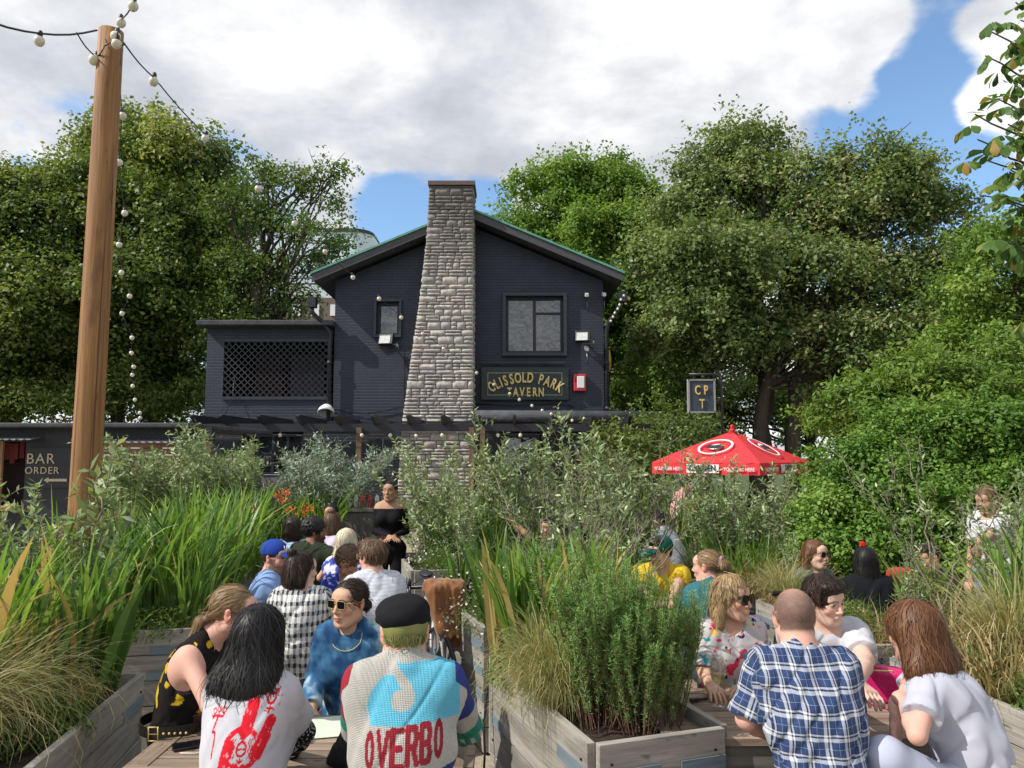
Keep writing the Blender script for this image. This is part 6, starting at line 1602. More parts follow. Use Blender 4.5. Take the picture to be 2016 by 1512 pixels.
hat_part(A2, A2.ob, [('+', 0, ('E', (-.008,-.014,.075), (.098,.112,.062), rotx(10)@roty(-6))), ('+', .03, ('E', (-.03,.075,.052), (.075,.065,.030), rotx(-6))), ('+', .01, ('E', (0,.125,.028), (.062,.05,.012), rotx(-14))), ('+', .02, ('E', (0,-.018,.045), (.086,.104,.04)))], 'flat_cap', (.010,.010,.012), warpa=.004, cuts=[('&', .004, ('P', (0, 0, .018), (0, .08, -1)))])
A3 = person('person with sunglasses and gold necklace in a blue tie dyed top', (688,1187,3.72), yaw=176, hyaw=150, hpitch=-2, fem=True, skin='med', lean=(0,.06), vox=.0042, sw=.125,
    arms=[(w(745,1335,3.75), w(716,1400,3.45)), (w(622,1330,3.74), w(612,1402,3.55))], top=dict(sleeve=1.85, col=tiedye, vox=.0045, e=.016, drape=.012, fold=.0045, nr=.004, neck=-.012, collar=.015), bottomcol=(.02,.03,.05),
    hair=dict(style='updo', c='dkbrown', n=1600, tie=(.0,-.105,-.035), tail=.030, seed=8, wid=.0025), glass=dict(w=.024, h=.0195, metal='gold', rd=1.2), face=dict(brow=(.03,.018,.012)))
m = MB()
pts = []
for k in range(17):
    a = -2.2+4.4*k/16; q = A3.nek+A3.lat*math.sin(a)*.070+A3.fw*(math.cos(a)*.055+.055)+A3.up*(.03-.12*(1+math.cos(a))/2); q = q-A3.topsdf.grad(q[None])[0]*min(0, A3.topsdf.at(q[None])[0]-.004); pts.append(tuple(q))
m.tube(pts, .0016, 6); m.build('necklace', MT['gold'], A3.ob)
def earring(P_, s, r=.009, mat='gold'):
    m = MB(); c = V3((s*.086, -.006, -.045)); m.tube([tuple(tp(P_.HM, c+V3((0, math.cos(a)*r, math.sin(a)*r)))) for a in np.linspace(0, 6.28, 13)], .0015, 5); m.build('earring', MT[mat], P_.ob)
earring(A3, -1)
A4 = person('person with a blonde ponytail leaning in, bare arm, black and yellow top', (462,1205,3.35), yaw=-98, hyaw=-86, hpitch=-12, fem=True, skin='pink', lean=(.0,.20), vox=.0045, sw=.13, hunch=.05, nf=.07,
    arms=[(w(450,1350,3.5), w(520,1400,3.4)), (w(412,1388,3.12), w(500,1402,3.15))], top=dict(collar=0, sleeve=0, col=blobs_col((.012,.010,.010), [(.55,.38,.02),(.30,.20,.02)], 20, (.26,.36), 31), vox=.0045, nr=.006), bottomcol=(.01,.01,.01),
    hair=dict(style='pony', c='dblonde', n=2600, tie=(0,-.108,-.035), tail=.16, seed=12, wid=.0022), glass=dict(dark=False, w=.025, h=.02))
A4.ob  # arm towards camera re-posed below
# ===== second table
B1 = person('bearded person in a blue baseball cap, sunglasses and pale blue polo', (543,1098,5.35), yaw=-75, hyaw=-112, hpitch=-4, skin='pink', lean=(.0,.06), vox=.006, build=1.08, arms=[(w(500,1215,5.1), w(565,1222,5.3)), 'table'],
    top=dict(sleeve=.75, col=(.20,.31,.56), se=.014, nr=.002, neck=-.02, collar=.04), hair=dict(style='short', c='brown', n=200, fringe=False, zmax=.0), glass=dict(), face=dict(beard=.85, beardcol=(.07,.035,.02)))
cp_ = cap(B1, B1.ob, (.018,.05,.27), (.016,.045,.25))
def cap_letters(P_, par):
    M = P_.HM
    for s_, dx in (('L', -.010), ('A', .012)):
        me = text_mesh(s_, .042, .003, .03, .8); me.materials.clear(); me.materials.append(MT['white_paint'])
        o = link('cap_letter', me, par); L = Matrix.Translation((dx*-1, .0865, .068-abs(dx)*.3))@Matrix.Rotation(R(180), 4, 'Z')@Matrix.Rotation(R(90-28), 4, 'X'); o.matrix_local = M@L
cap_letters(B1, cp_)
B2 = person('person with half tied brown hair in a gathered black and white check blouse', (594,1122,4.85), yaw=8, hyaw=-48, hpitch=-6, fem=True, skin='fair', lean=(.01,.08), vox=.006, sw=.13, arms=['table', 'table'],
    top=dict(sleeve=.7, mat=GING, e=.016, drape=.03, fold=.009, nr=.03, se=.014, collar=0), hair=dict(style='bob', c='dkbrown', L=.085, n=1100, vol=.97, seed=14, extra=[('+', .01, ('E', (0,-.085,.115), (.032,.028,.028)))]))
B3 = person('person with brown hair and clear glasses in a white ribbed shirt seen from behind', (733,1098,5.15), yaw=22, hyaw=52, hpitch=-4, skin='pink', lean=(-.02,.10), vox=.006, build=1.05, arms=['table', 'table'],
    top=dict(sleeve=.8, col=stripes((.55,.56,.61), (.47,.49,.56), .021, .45), e=.014, drape=.02, nr=.008), hair=dict(style='short', c='mid', n=1300, vol=1.07, seed=15, steps=10), glass=dict(dark=False, metal='gold'))
B4 = person('child with short curly hair looking down beside the white ribbed shirt', (684,1108,5.75), yaw=178, hyaw=172, hpitch=-24, skin='olive', hs=.92, lean=(0,.08), vox=.007, arms=['table', 'table'],
    top=dict(sleeve=.6, col=blobs_col((.03,.05,.32), [(.55,.6,.8),(.25,.05,.3)], 60, (.22,.4), 41)), hair=dict(style='curly', c='mid', n=500, vol=.95, seed=16))
# ===== third table
C1 = person('person with long platinum hair resting on an elbow, blue floral top', (683,1068,6.2), yaw=12, hyaw=-10, fem=True, skin='pink', lean=(0,.08), vox=.007, arms=[(w(632,1137,6.25), w(668,1095,6.45)), 'table'],
    top=dict(sleeve=.3, col=blobs_col((.62,.62,.68), [(.05,.08,.4),(.03,.03,.2)], 55, (.0,.25), 51)), hair=dict(style='long', c='plat', L=.27, n=900, seed=17, vol=1.02))
C2 = person('bearded person with curly black hair in a dark green shirt', (620,1047,6.75), yaw=-25, hyaw=-78, skin='brown', lean=(.05,.1), vox=.007, build=1.05, arms=['table', (w(668,1100,6.6), w(700,1105,6.9))],
    top=dict(sleeve=.7, col=(.022,.030,.018), se=.012), hair=dict(style='curly', c='black', n=400, seed=18, vol=.97), face=dict(beard=.95, beardcol=(.015,.01,.008)))
C3 = person('person with long brown hair in a pale blue shirt facing the plants', (577,1040,7.3), yaw=10, fem=True, skin='fair', lean=(0,.05), vox=.008, arms=['table', 'table'], top=dict(sleeve=.8, col=(.38,.50,.70), se=.01), hair=dict(style='long', c='dkbrown', L=.10, n=500, seed=19))
C4 = person('person with a loose bun and lilac shirt seen from behind', (655,1030,7.5), yaw=-5, fem=True, skin='fair', lean=(0,.08), vox=.008, arms=['table', 'table'], top=dict(sleeve=.7, col=(.60,.52,.68), se=.01),
    hair=dict(style='bob', c='mid', L=.09, n=500, seed=20, extra=[('+', .01, ('E', (0,-.05,.125), (.04,.035,.03)))]))
C5 = person('person with dark pinned hair just behind the loose bun', (652,1012,8.6), yaw=170, fem=True, skin='olive', lean=(0,.05), vox=.009, arms=['table', 'table'], top=dict(sleeve=.7, col=(.05,.05,.06)), hair=dict(style='updo', c='black', n=200, tie=(0,-.05,.12), tail=.04))
WT = person('standing waitress in a black off shoulder top and black trousers', (768,967,8.3), build=.88, yaw=178, hyaw=168, fem=True, skin='olive', stand=True, lean=(0,.02), vox=.007, sw=.135, hunch=.0, arms=[(w(800,1045,8.3), w(775,1058,8.1)), (w(738,1045,8.3), w(768,1058,8.1))],
    top=dict(sleeve=1.9, col=(.008,.008,.010), e=.008, drape=0, collar=0, off=.065, hem=.14, fold=.002), bottomcol=(.009,.009,.012), hair=dict(style='updo', c='black', n=400, tie=(0,-.07,.10), tail=.035, seed=21), face=dict(brow=(.01,.01,.01)))
D1 = person('person in a light blue shirt half hidden right of the pole', (233,1030,7.2), yaw=-20, skin='tan', lean=(-.15,.12), vox=.009, top=dict(sleeve=.8, col=(.25,.45,.66), se=.012), hair=dict(style='short', c='auburn', n=200))
D2 = person('person glimpsed through the leaves left of the pole foot', (120,1052,7.0), yaw=170, skin='tan', fem=True, lean=(0,.05), vox=.01, top=dict(sleeve=.8, col=(.45,.12,.06)), hair=dict(style='long', c='dblonde', L=.12, n=200))
# ===== middle
E1 = person('person in sunglasses with an arm raised above the sword leaves', (1076,1040,8.35), yaw=186, hyaw=172, skin='tan', lean=(0,.04), vox=.007, build=1.05, arms=['table', (w(1032,1050,8.35), w(1000,1022,8.4))],
    top=dict(sleeve=.5, col=(.012,.012,.014)), hair=dict(style='short', c='black', n=250, vol=.98), glass=dict())
E2 = person('person with long black curls and a denim top behind bare twigs', (1142,1052,7.35), yaw=10, fem=True, skin='brown', lean=(0,.05), vox=.009, top=dict(sleeve=.8, col=(.12,.18,.32), se=.01), hair=dict(style='long', c='black', L=.13, n=300, vol=1.12, wav=.3))
E3 = person('person in a grey shirt bending forward below the umbrella', (1296,1024,9.0), yaw=60, hyaw=80, skin='brown', lean=(0,.18), vox=.009, hunch=.07, top=dict(sleeve=.9, col=(.30,.31,.36), se=.012), hair=dict(style='short', c='black', n=150))
F1 = person('person in a green cap and yellow shirt leaning over the far table', (1300,1088,5.75), yaw=165, hyaw=125, hpitch=-8, skin='med', lean=(0,.10), vox=.006, build=1.02, arms=[(w(1335,1150,5.6), w(1322,1180,5.4)), (w(1262,1165,5.6), w(1290,1190,5.4))],
    top=dict(sleeve=.85, col=(.62,.42,.03), se=.016, drape=.02), hair=dict(style='short', c='dkbrown', n=250, vol=1.03, zmax=0))
cap(F1, F1.ob, (.012,.075,.055))
F2 = person('person in a teal top with a pink scrunchie in fair hair', (1392,1115,5.15), yaw=5, hyaw=55, hpitch=-6, fem=True, skin='pink', lean=(-.03,.1), vox=.006, arms=['table', 'table'], top=dict(sleeve=.9, col=(.03,.13,.16), se=.012),
    hair=dict(style='updo', c='dblonde', n=700, tie=(0,-.105,.0), tail=.045, seed=24))
sc_ = hat_part(F2, F2.ob, [('+', .005, ('E', (.028*math.cos(a), -.112, .03+.028*math.sin(a)), (.014, .014, .012))) for a in np.linspace(0, 5.6, 8)], 'scrunchie', (.50,.26,.30), warpa=.003)
# ===== front right table
G1 = person('blonde person in dark sunglasses and a bright floral blouse', (1442,1178,4.0), yaw=190, hyaw=222, hpitch=-2, fem=True, skin='med', lean=(0,.06), vox=.0042, sw=.13, arms=[(w(1500,1325,3.95), w(1470,1350,3.75)), (w(1385,1320,3.95), w(1400,1350,3.8))], smile=1,
    top=dict(sleeve=.95, col=blobs_col((.48,.465,.48), [(.55,.04,.10),(.03,.28,.30),(.70,.45,.08),(.02,.02,.09),(.70,.22,.20)], 34, (.20,.25,.30,.30,.30), 61), vox=.004, se=.014, vneck=.12, nr=.014, drape=.02, collar=0),
    hair=dict(style='bob', c='blonde', L=.17, n=3600, vol=1.05, seed=26, wid=.0022, wav=.15), glass=dict(w=.030, h=.026), face=dict(brow=(.18,.11,.05)))
earring(G1, -1, .016, 'steel'); earring(G1, 1, .016, 'steel')
G2 = person('person with cropped head in a blue and white plaid shirt', (1563,1217,2.95), yaw=3, hyaw=2, hpitch=-14, skin='pink', lean=(-.02,.17), vox=.0045, sw=.148, build=1.0, hunch=.05, belly=.01,
    arms=[(w(1470,1415,2.9), w(1530,1452,3.18)), (w(1672,1400,3.1), w(1650,1395,3.35))], top=dict(sleeve=(.93,1.5), mat=PLAID, vox=.0045, e=.016, drape=.026, fold=.011, se=.012, nr=.002, neck=-.022, hem=-.12, collar=.045, flare=.004), bottomcol=(.012,.018,.04),
    face=dict(scalp=.95, scalpcol=(.085,.058,.045)), glass=dict(up=.100, w=.025, h=.010))
G3 = person('smiling person with short dark hair in a white polo shirt', (1624,1182,3.78), yaw=168, hyaw=206, hpitch=-12, hroll=6, skin='fair', lean=(.0,.20), vox=.0042, build=1.05, hunch=.05, smile=1,
    arms=[(w(1702,1300,3.6), w(1688,1345,3.3), ((-.2,.5,-.1), (.2,.2,-1))), (w(1608,1345,3.6), w(1655,1352,3.3))], top=dict(sleeve=.78, col=(.47,.465,.50), vox=.0045, se=.014, nr=.002, neck=-.02, collar=.04, fold=.008), bottomcol=(.05,.05,.07),
    hair=dict(style='short', c='dkbrown', n=2000, vol=1.09, seed=28, steps=11, wid=.0028), face=dict(brow=(.02,.012,.009), gaze=.003))
G4 = person('person with wavy auburn hair, white shirt and pale trousers at the table end', (1797,1245,3.02), yaw=58, hyaw=24, hpitch=-12, fem=True, skin='pink', lean=(.02,.17), vox=.0045, sw=.118, build=.95, hunch=.05, seat=.56, legs={-1: (w(1745,1492,2.78), w(1752,1640,2.8))},
    arms=[(w(1806,1448,2.74), w(1776,1372,2.94), ((.6, -.6, .1), (.3, .6, -.2))), (w(1768,1385,3.05), w(1765,1418,2.93), ((-.05, .1, -1), (-.3, -.9, -.2)))], top=dict(sleeve=.66, col=(.41,.415,.49), vox=.0045, e=.015, drape=.02, fold=.009, se=.014, nr=.012, hem=.13), btop=.19, bottomcol=(.40,.43,.54),
    hair=dict(style='bob', c='auburn', L=.17, n=6000, vol=1.12, seed=30, wid=.0022, wav=.5, extra=[('+', .04, ('E', (0,-.07,-.13), (.115,.05,.06)))]))
# ===== behind right
H1 = person('person with long brown hair and round sunglasses beside the hedge', (1606,1092,5.95), yaw=200, hyaw=212, fem=True, skin='fair', lean=(0,.04), vox=.007, top=dict(sleeve=.8, col=(.12,.15,.13)), hair=dict(style='long', c='auburn', L=.16, n=500, seed=32), glass=dict(w=.026, h=.022, rd=0))
H2 = person('person in black with black tied hair and a red flower seen from behind', (1702,1105,5.75), yaw=-5, hyaw=-2, fem=True, skin='brown', lean=(-.02,.06), vox=.007, sw=.14, build=1.05, arms=['table', 'table'], top=dict(sleeve=1.9, col=(.008,.009,.012), se=.01), bottomcol=(.01,.01,.013),
    hair=dict(style='long', c='black', L=.22, n=700, seed=33, vol=1.0))
hat_part(H2, H2.ob, [('+', .005, ('E', (-.02+.012*math.cos(a), -.03, .135+.012*math.sin(a)), (.014, .008, .012))) for a in np.linspace(0, 5, 5)], 'flower', (.70,.02,.02), warpa=.002)
H3 = person('person in glasses and black shirt leaning left above a red bag', (1828,1098,6.2), yaw=100, hyaw=105, hpitch=-16, skin='tan', lean=(0,.14), vox=.007, hunch=.05, top=dict(sleeve=.7, col=(.014,.015,.018)), hair=dict(style='short', c='dkbrown', n=200), glass=dict(dark=False, metal='gold'))
H4 = person('standing person in a white shirt among the olive shoots near the frame edge', (1942,985,6.5), yaw=120, hyaw=118, hpitch=-15, fem=True, skin='tan', stand=True, lean=(0,.10), vox=.008, arms=[(w(1932,1065,6.4), w(1925,1095,6.5)), 'down'], top=dict(sleeve=.6, col=(.50,.49,.52), se=.012), bottomcol=(.2,.25,.35), hair=dict(style='bob', c='auburn', L=.06, n=300, vol=1.05))
H5 = person('person in a pink shirt bending under the red umbrella', (1352,955,11.5), yaw=-70, skin='tan', lean=(0,.25), vox=.012, hunch=.06, arms=[(w(1372,985,11.3), w(1395,985,11.5)), 'table'], top=dict(sleeve=1.0, col=(.45,.22,.24), se=.012), hair=dict(style='short', c='black', n=0))
# ---------- tables
def picnic(x0, x1, y0, y1, yaw, label, z=.75, bench=True, mat='wood_table', group='slatted picnic tables'):
    cx, cy = (x0+x1)/2, (y0+y1)/2; L, D_ = x1-x0, y1-y0
    s = empty('picnic_table', (cx, cy, 0), R(yaw), label, 'table', group)
    m = MB(); t = .032; bw = .085
    m.box((0, -D_/2+bw/2, z-t/2), (L, bw, t)); m.box((0, D_/2-bw/2, z-t/2), (L, bw, t))
    for q in (1, -1): m.box((q*(L/2-bw/2), 0, z-t/2), (bw, D_-2*bw-.008, t))
    n = max(3, round((D_-2*bw)/.085)); w_ = (D_-2*bw)/n
    for i in range(n): m.box((0, -D_/2+bw+w_*(i+.5), z-t/2-.002), (L-2*bw-.008, w_-.009, t))
    m.build('tabletop', MT[mat], s, .003)
    m = MB()
    for q in (1, -1): m.box((0, q*(D_/2-.03), z-t-.045), (L-.1, .03, .09))
    for q in (1, -1): m.box((q*(L/2-.12), 0, z-t-.045), (.03, D_-.1, .088))
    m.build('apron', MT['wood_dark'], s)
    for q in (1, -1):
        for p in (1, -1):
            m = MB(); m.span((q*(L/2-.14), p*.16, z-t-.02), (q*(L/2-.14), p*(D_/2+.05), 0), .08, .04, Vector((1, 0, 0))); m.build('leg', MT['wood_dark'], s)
    if bench:
        for p in (1, -1):
            yb = p*(D_/2+.34)
            m = MB(); m.box((0, yb-.07, .435), (L, .13, .03)); m.box((0, yb+.07, .435), (L, .13, .03)); b = m.build('bench', MT[mat], s, .003)
            for q in (1, -1):
                m = MB(); m.box((q*(L/2-.15), yb, .21), (.05, .22, .42)); m.build('leg', MT['wood_dark'], b)
    return s
picnic(-1.44, -.18, 2.86, 3.50, 0, 'slatted wooden table holding the phone and leather bag')
picnic(.62, 1.80, 3.22, 3.90, 0, 'slatted wooden table holding the wine glass and pink handbag')
picnic(-1.95, -.75, 4.98, 5.42, 0, 'slatted wooden table beyond the gathered check blouse')
picnic(-2.0, -.95, 6.40, 7.0, 0, 'slatted wooden table under the platinum haired elbow')
picnic(.7, 1.75, 5.30, 5.62, 0, 'slatted wooden table in front of the yellow shirt')
picnic(2.5, 3.7, 6.1, 6.6, 0, 'slatted wooden table beside the hedge')
picnic(0, 1.3, 7.65, 8.15, 0, 'slatted wooden table beyond the twiggy olives')
def bar_table(px, d, wpx, label, z=1.1):
    c = at(px, 900, d); W_ = wpx*d/FP; s = empty('bar_table', (c.x, d, 0), 0, label, 'table')
    m = MB()
    for i in range(5): m.box((0, -.28+i*.14, z-.03), (W_, .13, .06))
    m.build('tabletop', MT['wood_warm'], s, .004)
    for q in (1, -1): m = MB(); m.box((q*(W_/2-.1), 0, z/2-.03), (.1, .4, z-.06)); m.build('leg', MT['wood_warm'], s)
bar_table(1372, 11.2, 80, 'tall timber table below the pink shirt', 1.12)
# ---------- things on the tables
TZ = .752
def bag_and_belt():
    s = empty('leather_bag', tuple(atz(398, 1430, TZ)), R(10), 'dark brown leather shoulder bag lying on the front table', 'bag')
    lt = simple('brown_leather', (.07,.022,.014), .4, .5, 25, .003)
    sd = SDF([('+', 0, ('B', (0, 0, .055), (.085, .06, .055), .03)), ('+', .02, ('E', (.0, -.01, .09), (.08, .055, .035)))], .005); sd.warp(lambda P: .004*waves(P, 2, 60)); V, F_ = sd.mesh()
    mesh_np('bag_body', V, F_, lt, s, smooth=True)
    sd = SDF([('+', 0, ('B', (0, -.03, .085), (.08, .045, .022), .02, rotx(28)))], .005); sd.warp(lambda P: .003*waves(P, 4, 60)); V, F_ = sd.mesh(); mesh_np('flap', V, F_, simple('leather_flap', (.13,.045,.03), .4, .5, 25), s, smooth=True)
    s2 = empty('leather_strap', tuple(atz(330, 1440, TZ)), 0, 'wide black buckled strap looping beside the leather bag', 'strap')
    bl = simple('black_leather', (.014,.011,.010), .4, .3, 30)
    def strap(pts, w_=.042, t=.004):
        P = np.array(pts, float); n = 40; tt = np.linspace(0, len(P)-1, n); Q = np.stack([np.interp(tt, range(len(P)), P[:, i]) for i in range(3)], 1)
        for _ in range(6): Q[1:-1] = (Q[:-2]+2*Q[1:-1]+Q[2:])/4
        m = MB(); vs = []; T = nrm(np.gradient(Q, axis=0)); sid = nrm(np.cross(T, [0, 0, 1.]))
        for q, sn in zip(Q, sid): vs += [q-sn*t/2, q+sn*t/2, q+sn*t/2+np.array([0, 0, w_]), q-sn*t/2+np.array([0, 0, w_])]
        fs = [(4*i+a, 4*i+(a+1) % 4, 4*i+4+(a+1) % 4, 4*i+4+a) for i in range(n-1) for a in range(4)]; m.add(vs, fs); return m
    o = np.array(atz(330, 1440, TZ))
    P = [np.array(atz(px, py, TZ+.004))-o for px, py in ((388,1398),(350,1404),(300,1420),(272,1432),(274,1450),(300,1456),(340,1452),(378,1446),(392,1440))]
    strap(P).build('strap', bl, s2)
    c = (np.array(atz(303, 1456, TZ))-o); m = MB()
    for q in (-.02, .018): m.tube([tuple(c+V3((q, -.006, -.004))), tuple(c+V3((q, -.008, .052)))], .0028, 6)
    m.tube([tuple(c+V3((-.02, -.007, -.003))), tuple(c+V3((.018, -.007, -.003)))], .0028, 6); m.tube([tuple(c+V3((-.02, -.007, .050))), tuple(c+V3((.018, -.007, .050)))], .0028, 6); m.tube([tuple(c+V3((-.02, -.008, .024))), tuple(c+V3((.018, -.010, .024)))], .002, 6)
    m.build('buckle', MT['gold'], s2)
    m = MB()
    for i in range(5): m.lathe(tuple(c+V3((.04+i*.022, -.003+i*.002, .024))), [(0, -.001), (.005, -.001), (.005, .003), (0, .003)], 8, Matrix.Rotation(R(90), 3, 'X'))
    m.build('eyelets', MT['gold'], s2)
bag_and_belt()
def phone():
    o = atz(378, 1468, TZ); s = empty('smartphone', tuple(o), R(-62), 'black phone with a white cable near the table corner', 'phone')
    m = MB(); m.box((0, 0, .0045), (.072, .148, .008)); m.build('phone_body', MT['black_metal'], s, .0035)
    m = MB(); m.box((0, 0, .0090), (.066, .140, .001)); m.build('screen', MT['lens'], s)
    m = MB(); m.tube([(0, .075, .005), (.0, .11, .008), (.05, .13, .004), (.09, .09, .004), (.10, .0, .004), (.07, -.05, .004)], .0016, 6); m.build('charging_cable', MT['white_paint'], s)
phone()
o = atz(640, 1432, TZ); m = MB(); m.box((0, 0, .0015), (.17, .25, .002)); q = m.build('paper_menu', simple('pale_paper', (.55,.60,.50), .8, .05), None); q.location = o; q.rotation_euler = (0, 0, R(14)); tag(q, 'pale green sheet of paper flat between the two diners', 'paper')
GL = NT('clear_glass'); gb = GL.n('BsdfGlass', Color=(1, 1, 1), Roughness=0.0, IOR=1.45); gt = GL.n('BsdfTransparent', Color=(.93, .95, .95)); GL.t.links.new(GL.n('MixShader', _0=.72, _1=gb.outputs[0], _2=gt.outputs[0]).outputs[0], GL.out.inputs[0])
def wineglass(px, py, label, wine=True):
    o = atz(px, py, TZ); s = empty('wine_glass', tuple(o), 0, label, 'glass')
    prof = [(0, .002), (.035, .001), (.036, .004), (.012, .008), (.0045, .014), (.0038, .05), (.0042, .095), (.012, .103), (.026, .118), (.034, .145), (.036, .17), (.033, .20), (.029, .225), (.0282, .225), (.032, .20), (.0345, .17), (.0325, .145), (.025, .12), (.01, .107), (0, .105)]
    m = MB(); m.lathe((0, 0, 0), prof, 24); m.build('glass', GL.m, s)
    if wine:
        m = MB(); m.lathe((0, 0, 0), [(0, .106), (.0095, .1085), (.0245, .1215), (.032, .145), (.0325, .150), (0, .150)], 24); m.build('wine', NT('white_wine').pbr((.75,.62,.30), .05, **{'Transmission Weight': .9, 'IOR': 1.33}), s)
wineglass(1414, 1393, 'stemmed wine glass half full beside the floral blouse')
def handbag():
    o = atz(1752, 1388, TZ); s = empty('handbag', (o.x, o.y+.06, TZ), R(-30), 'bright pink handbag with gold zip on the table end', 'handbag')
    pk = simple('pink_leather', (.52,.008,.13), .35, .25, 30, .002)
    sd = SDF([('+', 0, ('B', (0, 0, .075), (.115, .05, .075), .025)), ('+', .03, ('E', (0, 0, .13), (.10, .045, .03)))], .004); sd.warp(lambda P: .004*waves(P, 12, 45)); V, F_ = sd.mesh(); mesh_np('bag_body', V, F_, pk, s, smooth=True)
    m = MB(); m.tube([(-.10, -.052, .09), (-.085, -.056, .125), (-.04, -.052, .145), (.05, -.045, .152)], .0035, 6); m.build('zip', MT['gold'], s)
    m = MB(); m.tube([(-.105, -.03, .06), (-.112, -.05, .05), (-.10, -.065, .045), (-.093, -.05, .05), (-.105, -.03, .06)], .0028, 6); m.tube([(-.10, -.065, .045), (-.092, -.07, .025), (-.085, -.07, .012)], .004, 6); m.build('clasp', MT['gold'], s)
    m = MB()
    P = [(-.09, -.068, .02), (-.05, -.085, .004), (.02, -.12, -.0), (.06, -.14, .012), (.09, -.12, .07), (.10, -.04, .11)]; m.tube(P, .0055, 6); m.build('strap', pk, s)
handbag()
sd = SDF([('+', 0, ('B', (0, 0, .012), (.05, .035, .010), .008)), ('+', .01, ('E', (-.02, 0, .035), (.02, .018, .03)))], .005); sd.warp(lambda P: .009*waves(P, 5, 110)); V, F_ = sd.mesh()
q = mesh_np('plastic_wrapper', V, F_, NT('clear_plastic').pbr((.8,.8,.82), .12, **{'Alpha': .45}), None, smooth=True); q.location = atz(1718, 1362, TZ); tag(q, 'crumpled clear plastic wrapper held over the table', 'wrapper')
m = MB(); m.box((0, 0, .01), (.05, .02, .018), R(20)); m.box((.045, .02, .008), (.04, .015, .012), R(20)); q = m.build('folded_glasses', MT['black_metal'], None, .003); q.location = atz(1368, 1382, TZ); tag(q, 'folded black glasses by the planter corner of the table', 'glasses')
# ---------- pole
m = MB(); b_ = at(160, 1050, 5.2); t_ = at(219, 62, 5.2)
P0 = Vector((b_.x, 5.2, 0)); P1 = Vector((t_.x, 5.2, t_.z)); pts = [P0.lerp(P1, i/14) for i in range(15)]; m.tube([tuple(p) for p in pts], [.102-.020*i/14 for i in range(15)], 28)
def polemat():
    n = NT('treated_timber'); g = n.attr('gc'); f = n.noise(n.mapv(g, (1.2, 28, 28)), 1, 6, .6, dist=.5)
    c = n.ramp(f, [(.3, (.15,.062,.018)), (.55, (.28,.135,.042)), (.75, (.37,.20,.07))]); c = n.mix(n.ramp(n.noise(n.mapv(g, (2.5, 9, 9)), 1, 3), [(.62, (0,0,0)), (.75, (.6,.6,.6))]), c, (.10,.045,.02))
    k = n.noise(n.mapv(g, (.6, 60, 60)), 1, 2); c = n.mix(n.ramp(k, [(.60, (0,0,0)), (.64, (.85,.85,.85))]), c, (.07,.03,.012))
    kn = n.noise(n.mapv(g, (3.2, 11, 11), (4, 2, 7)), 1, 2); c = n.mix(n.ramp(kn, [(.68, (0,0,0)), (.72, (.85,.85,.85))]), c, (.06,.025,.01))
    return n.pbr(c, .7, n.bump(f, .006))
q = m.build('timber_pole', polemat(), None); q.location = P0; q.data.transform(Matrix.Translation(-P0)); tag(q, 'tall round brown timber pole carrying the festoon lights', 'pole')
# ---------- festoon lights
bm = MB(); bm.lathe((0, 0, 0), [(0, -.072), (.018, -.067), (.033, -.050), (.038, -.030), (.033, -.010), (.018, .004), (.014, .006)], 16); proto_b = bm.build('bulb', simple('frosted_bulb', (.62,.59,.48), .3, .05), None).data
sm_ = MB(); sm_.lathe((0, 0, 0), [(.014, .0), (.018, .008), (.016, .035), (.008, .045), (0, .046)], 12); proto_s = sm_.build('socket', MT['black'], None).data
for o_ in [o_ for o_ in COL.objects if o_.data in (proto_b, proto_s)]: bpy.data.objects.remove(o_)
def festoon(label, bulbs, extra=[], sc=1.0, cab=.006, pre=[], drop=.03):
    P = [at(*p) for p in pre+bulbs+extra]; s = empty('string_light', tuple(P[0]), 0, label, 'string lights', 'festoon strings'); o = P[0]
    pts = []
    for a, b in zip(P[:-1], P[1:]):
        for k in range(4): t = k/4; q = a.lerp(b, t); q = q-o; q.z += drop*sc-.02*math.sin(t*math.pi); pts.append(q)
    pts.append(P[-1]-o+Vector((0, 0, drop*sc)))
    m = MB(); m.tube([tuple(p) for p in pts], cab, 5); m.build('cable', MT['black'], s)
    for i in range(len(bulbs)):
        p = P[len(pre)+i]-o; b = link('bulb', proto_b, s, p+Vector((0, 0, .03*sc))); b.scale = (sc, sc, sc); b.rotation_euler = (R(_rr.uniform(-14, 14)), R(_rr.uniform(-14, 14)), 0); k = link('socket', proto_s, b)
_rr = random.Random(5)
festoon('festoon string running from the timber pole down to the pub wall', [(303,160,5.9),(405,272,7.3),(509,371,8.7),(580,440,10),(640,495,11.1),(694,546,12.2),(746,588,13.2),(790,625,14.2),(832,657,15.1),(874,686,16),(938,734,17.2),(972,757,17.6),(1003,775,17.9),(1023,787,18.1),(1047,799,18.2),(1068,808,18.2),(1086,815,18.2),(1104,822,18.2),(1127,828,18.3),(1150,824,18.5)], pre=[(243,92,5.15)], cab=.006, sc=1.0)
festoon('festoon string dropping from the pole toward the garden bar roof', [(240,228,6),(234,320,6.8),(245,420,7.6),(235,482,8.3),(240,537,9),(255,583,9.7),(240,617,10.2),(260,665,10.8),(258,695,11.3),(262,722,11.7),(261,738,12),(262,760,12.3),(266,787,12.6),(275,813,12.8),(277,823,12.9),(281,838,13)], pre=[(232,95,5.35)], cab=.004, sc=.85)
festoon('festoon string running from the pole toward the top edge at one side', [(78,80,4.5)], pre=[(-60,42,4.0)], extra=[(190,72,5.1)], cab=.007, drop=.055, sc=.85)
festoon('short festoon string rising above the pole out of the picture', [(238,45,4.9),(263,12,4.5)], pre=[(228,80,5.1)], extra=[(285,-60,3.9)], cab=.005, sc=.85)
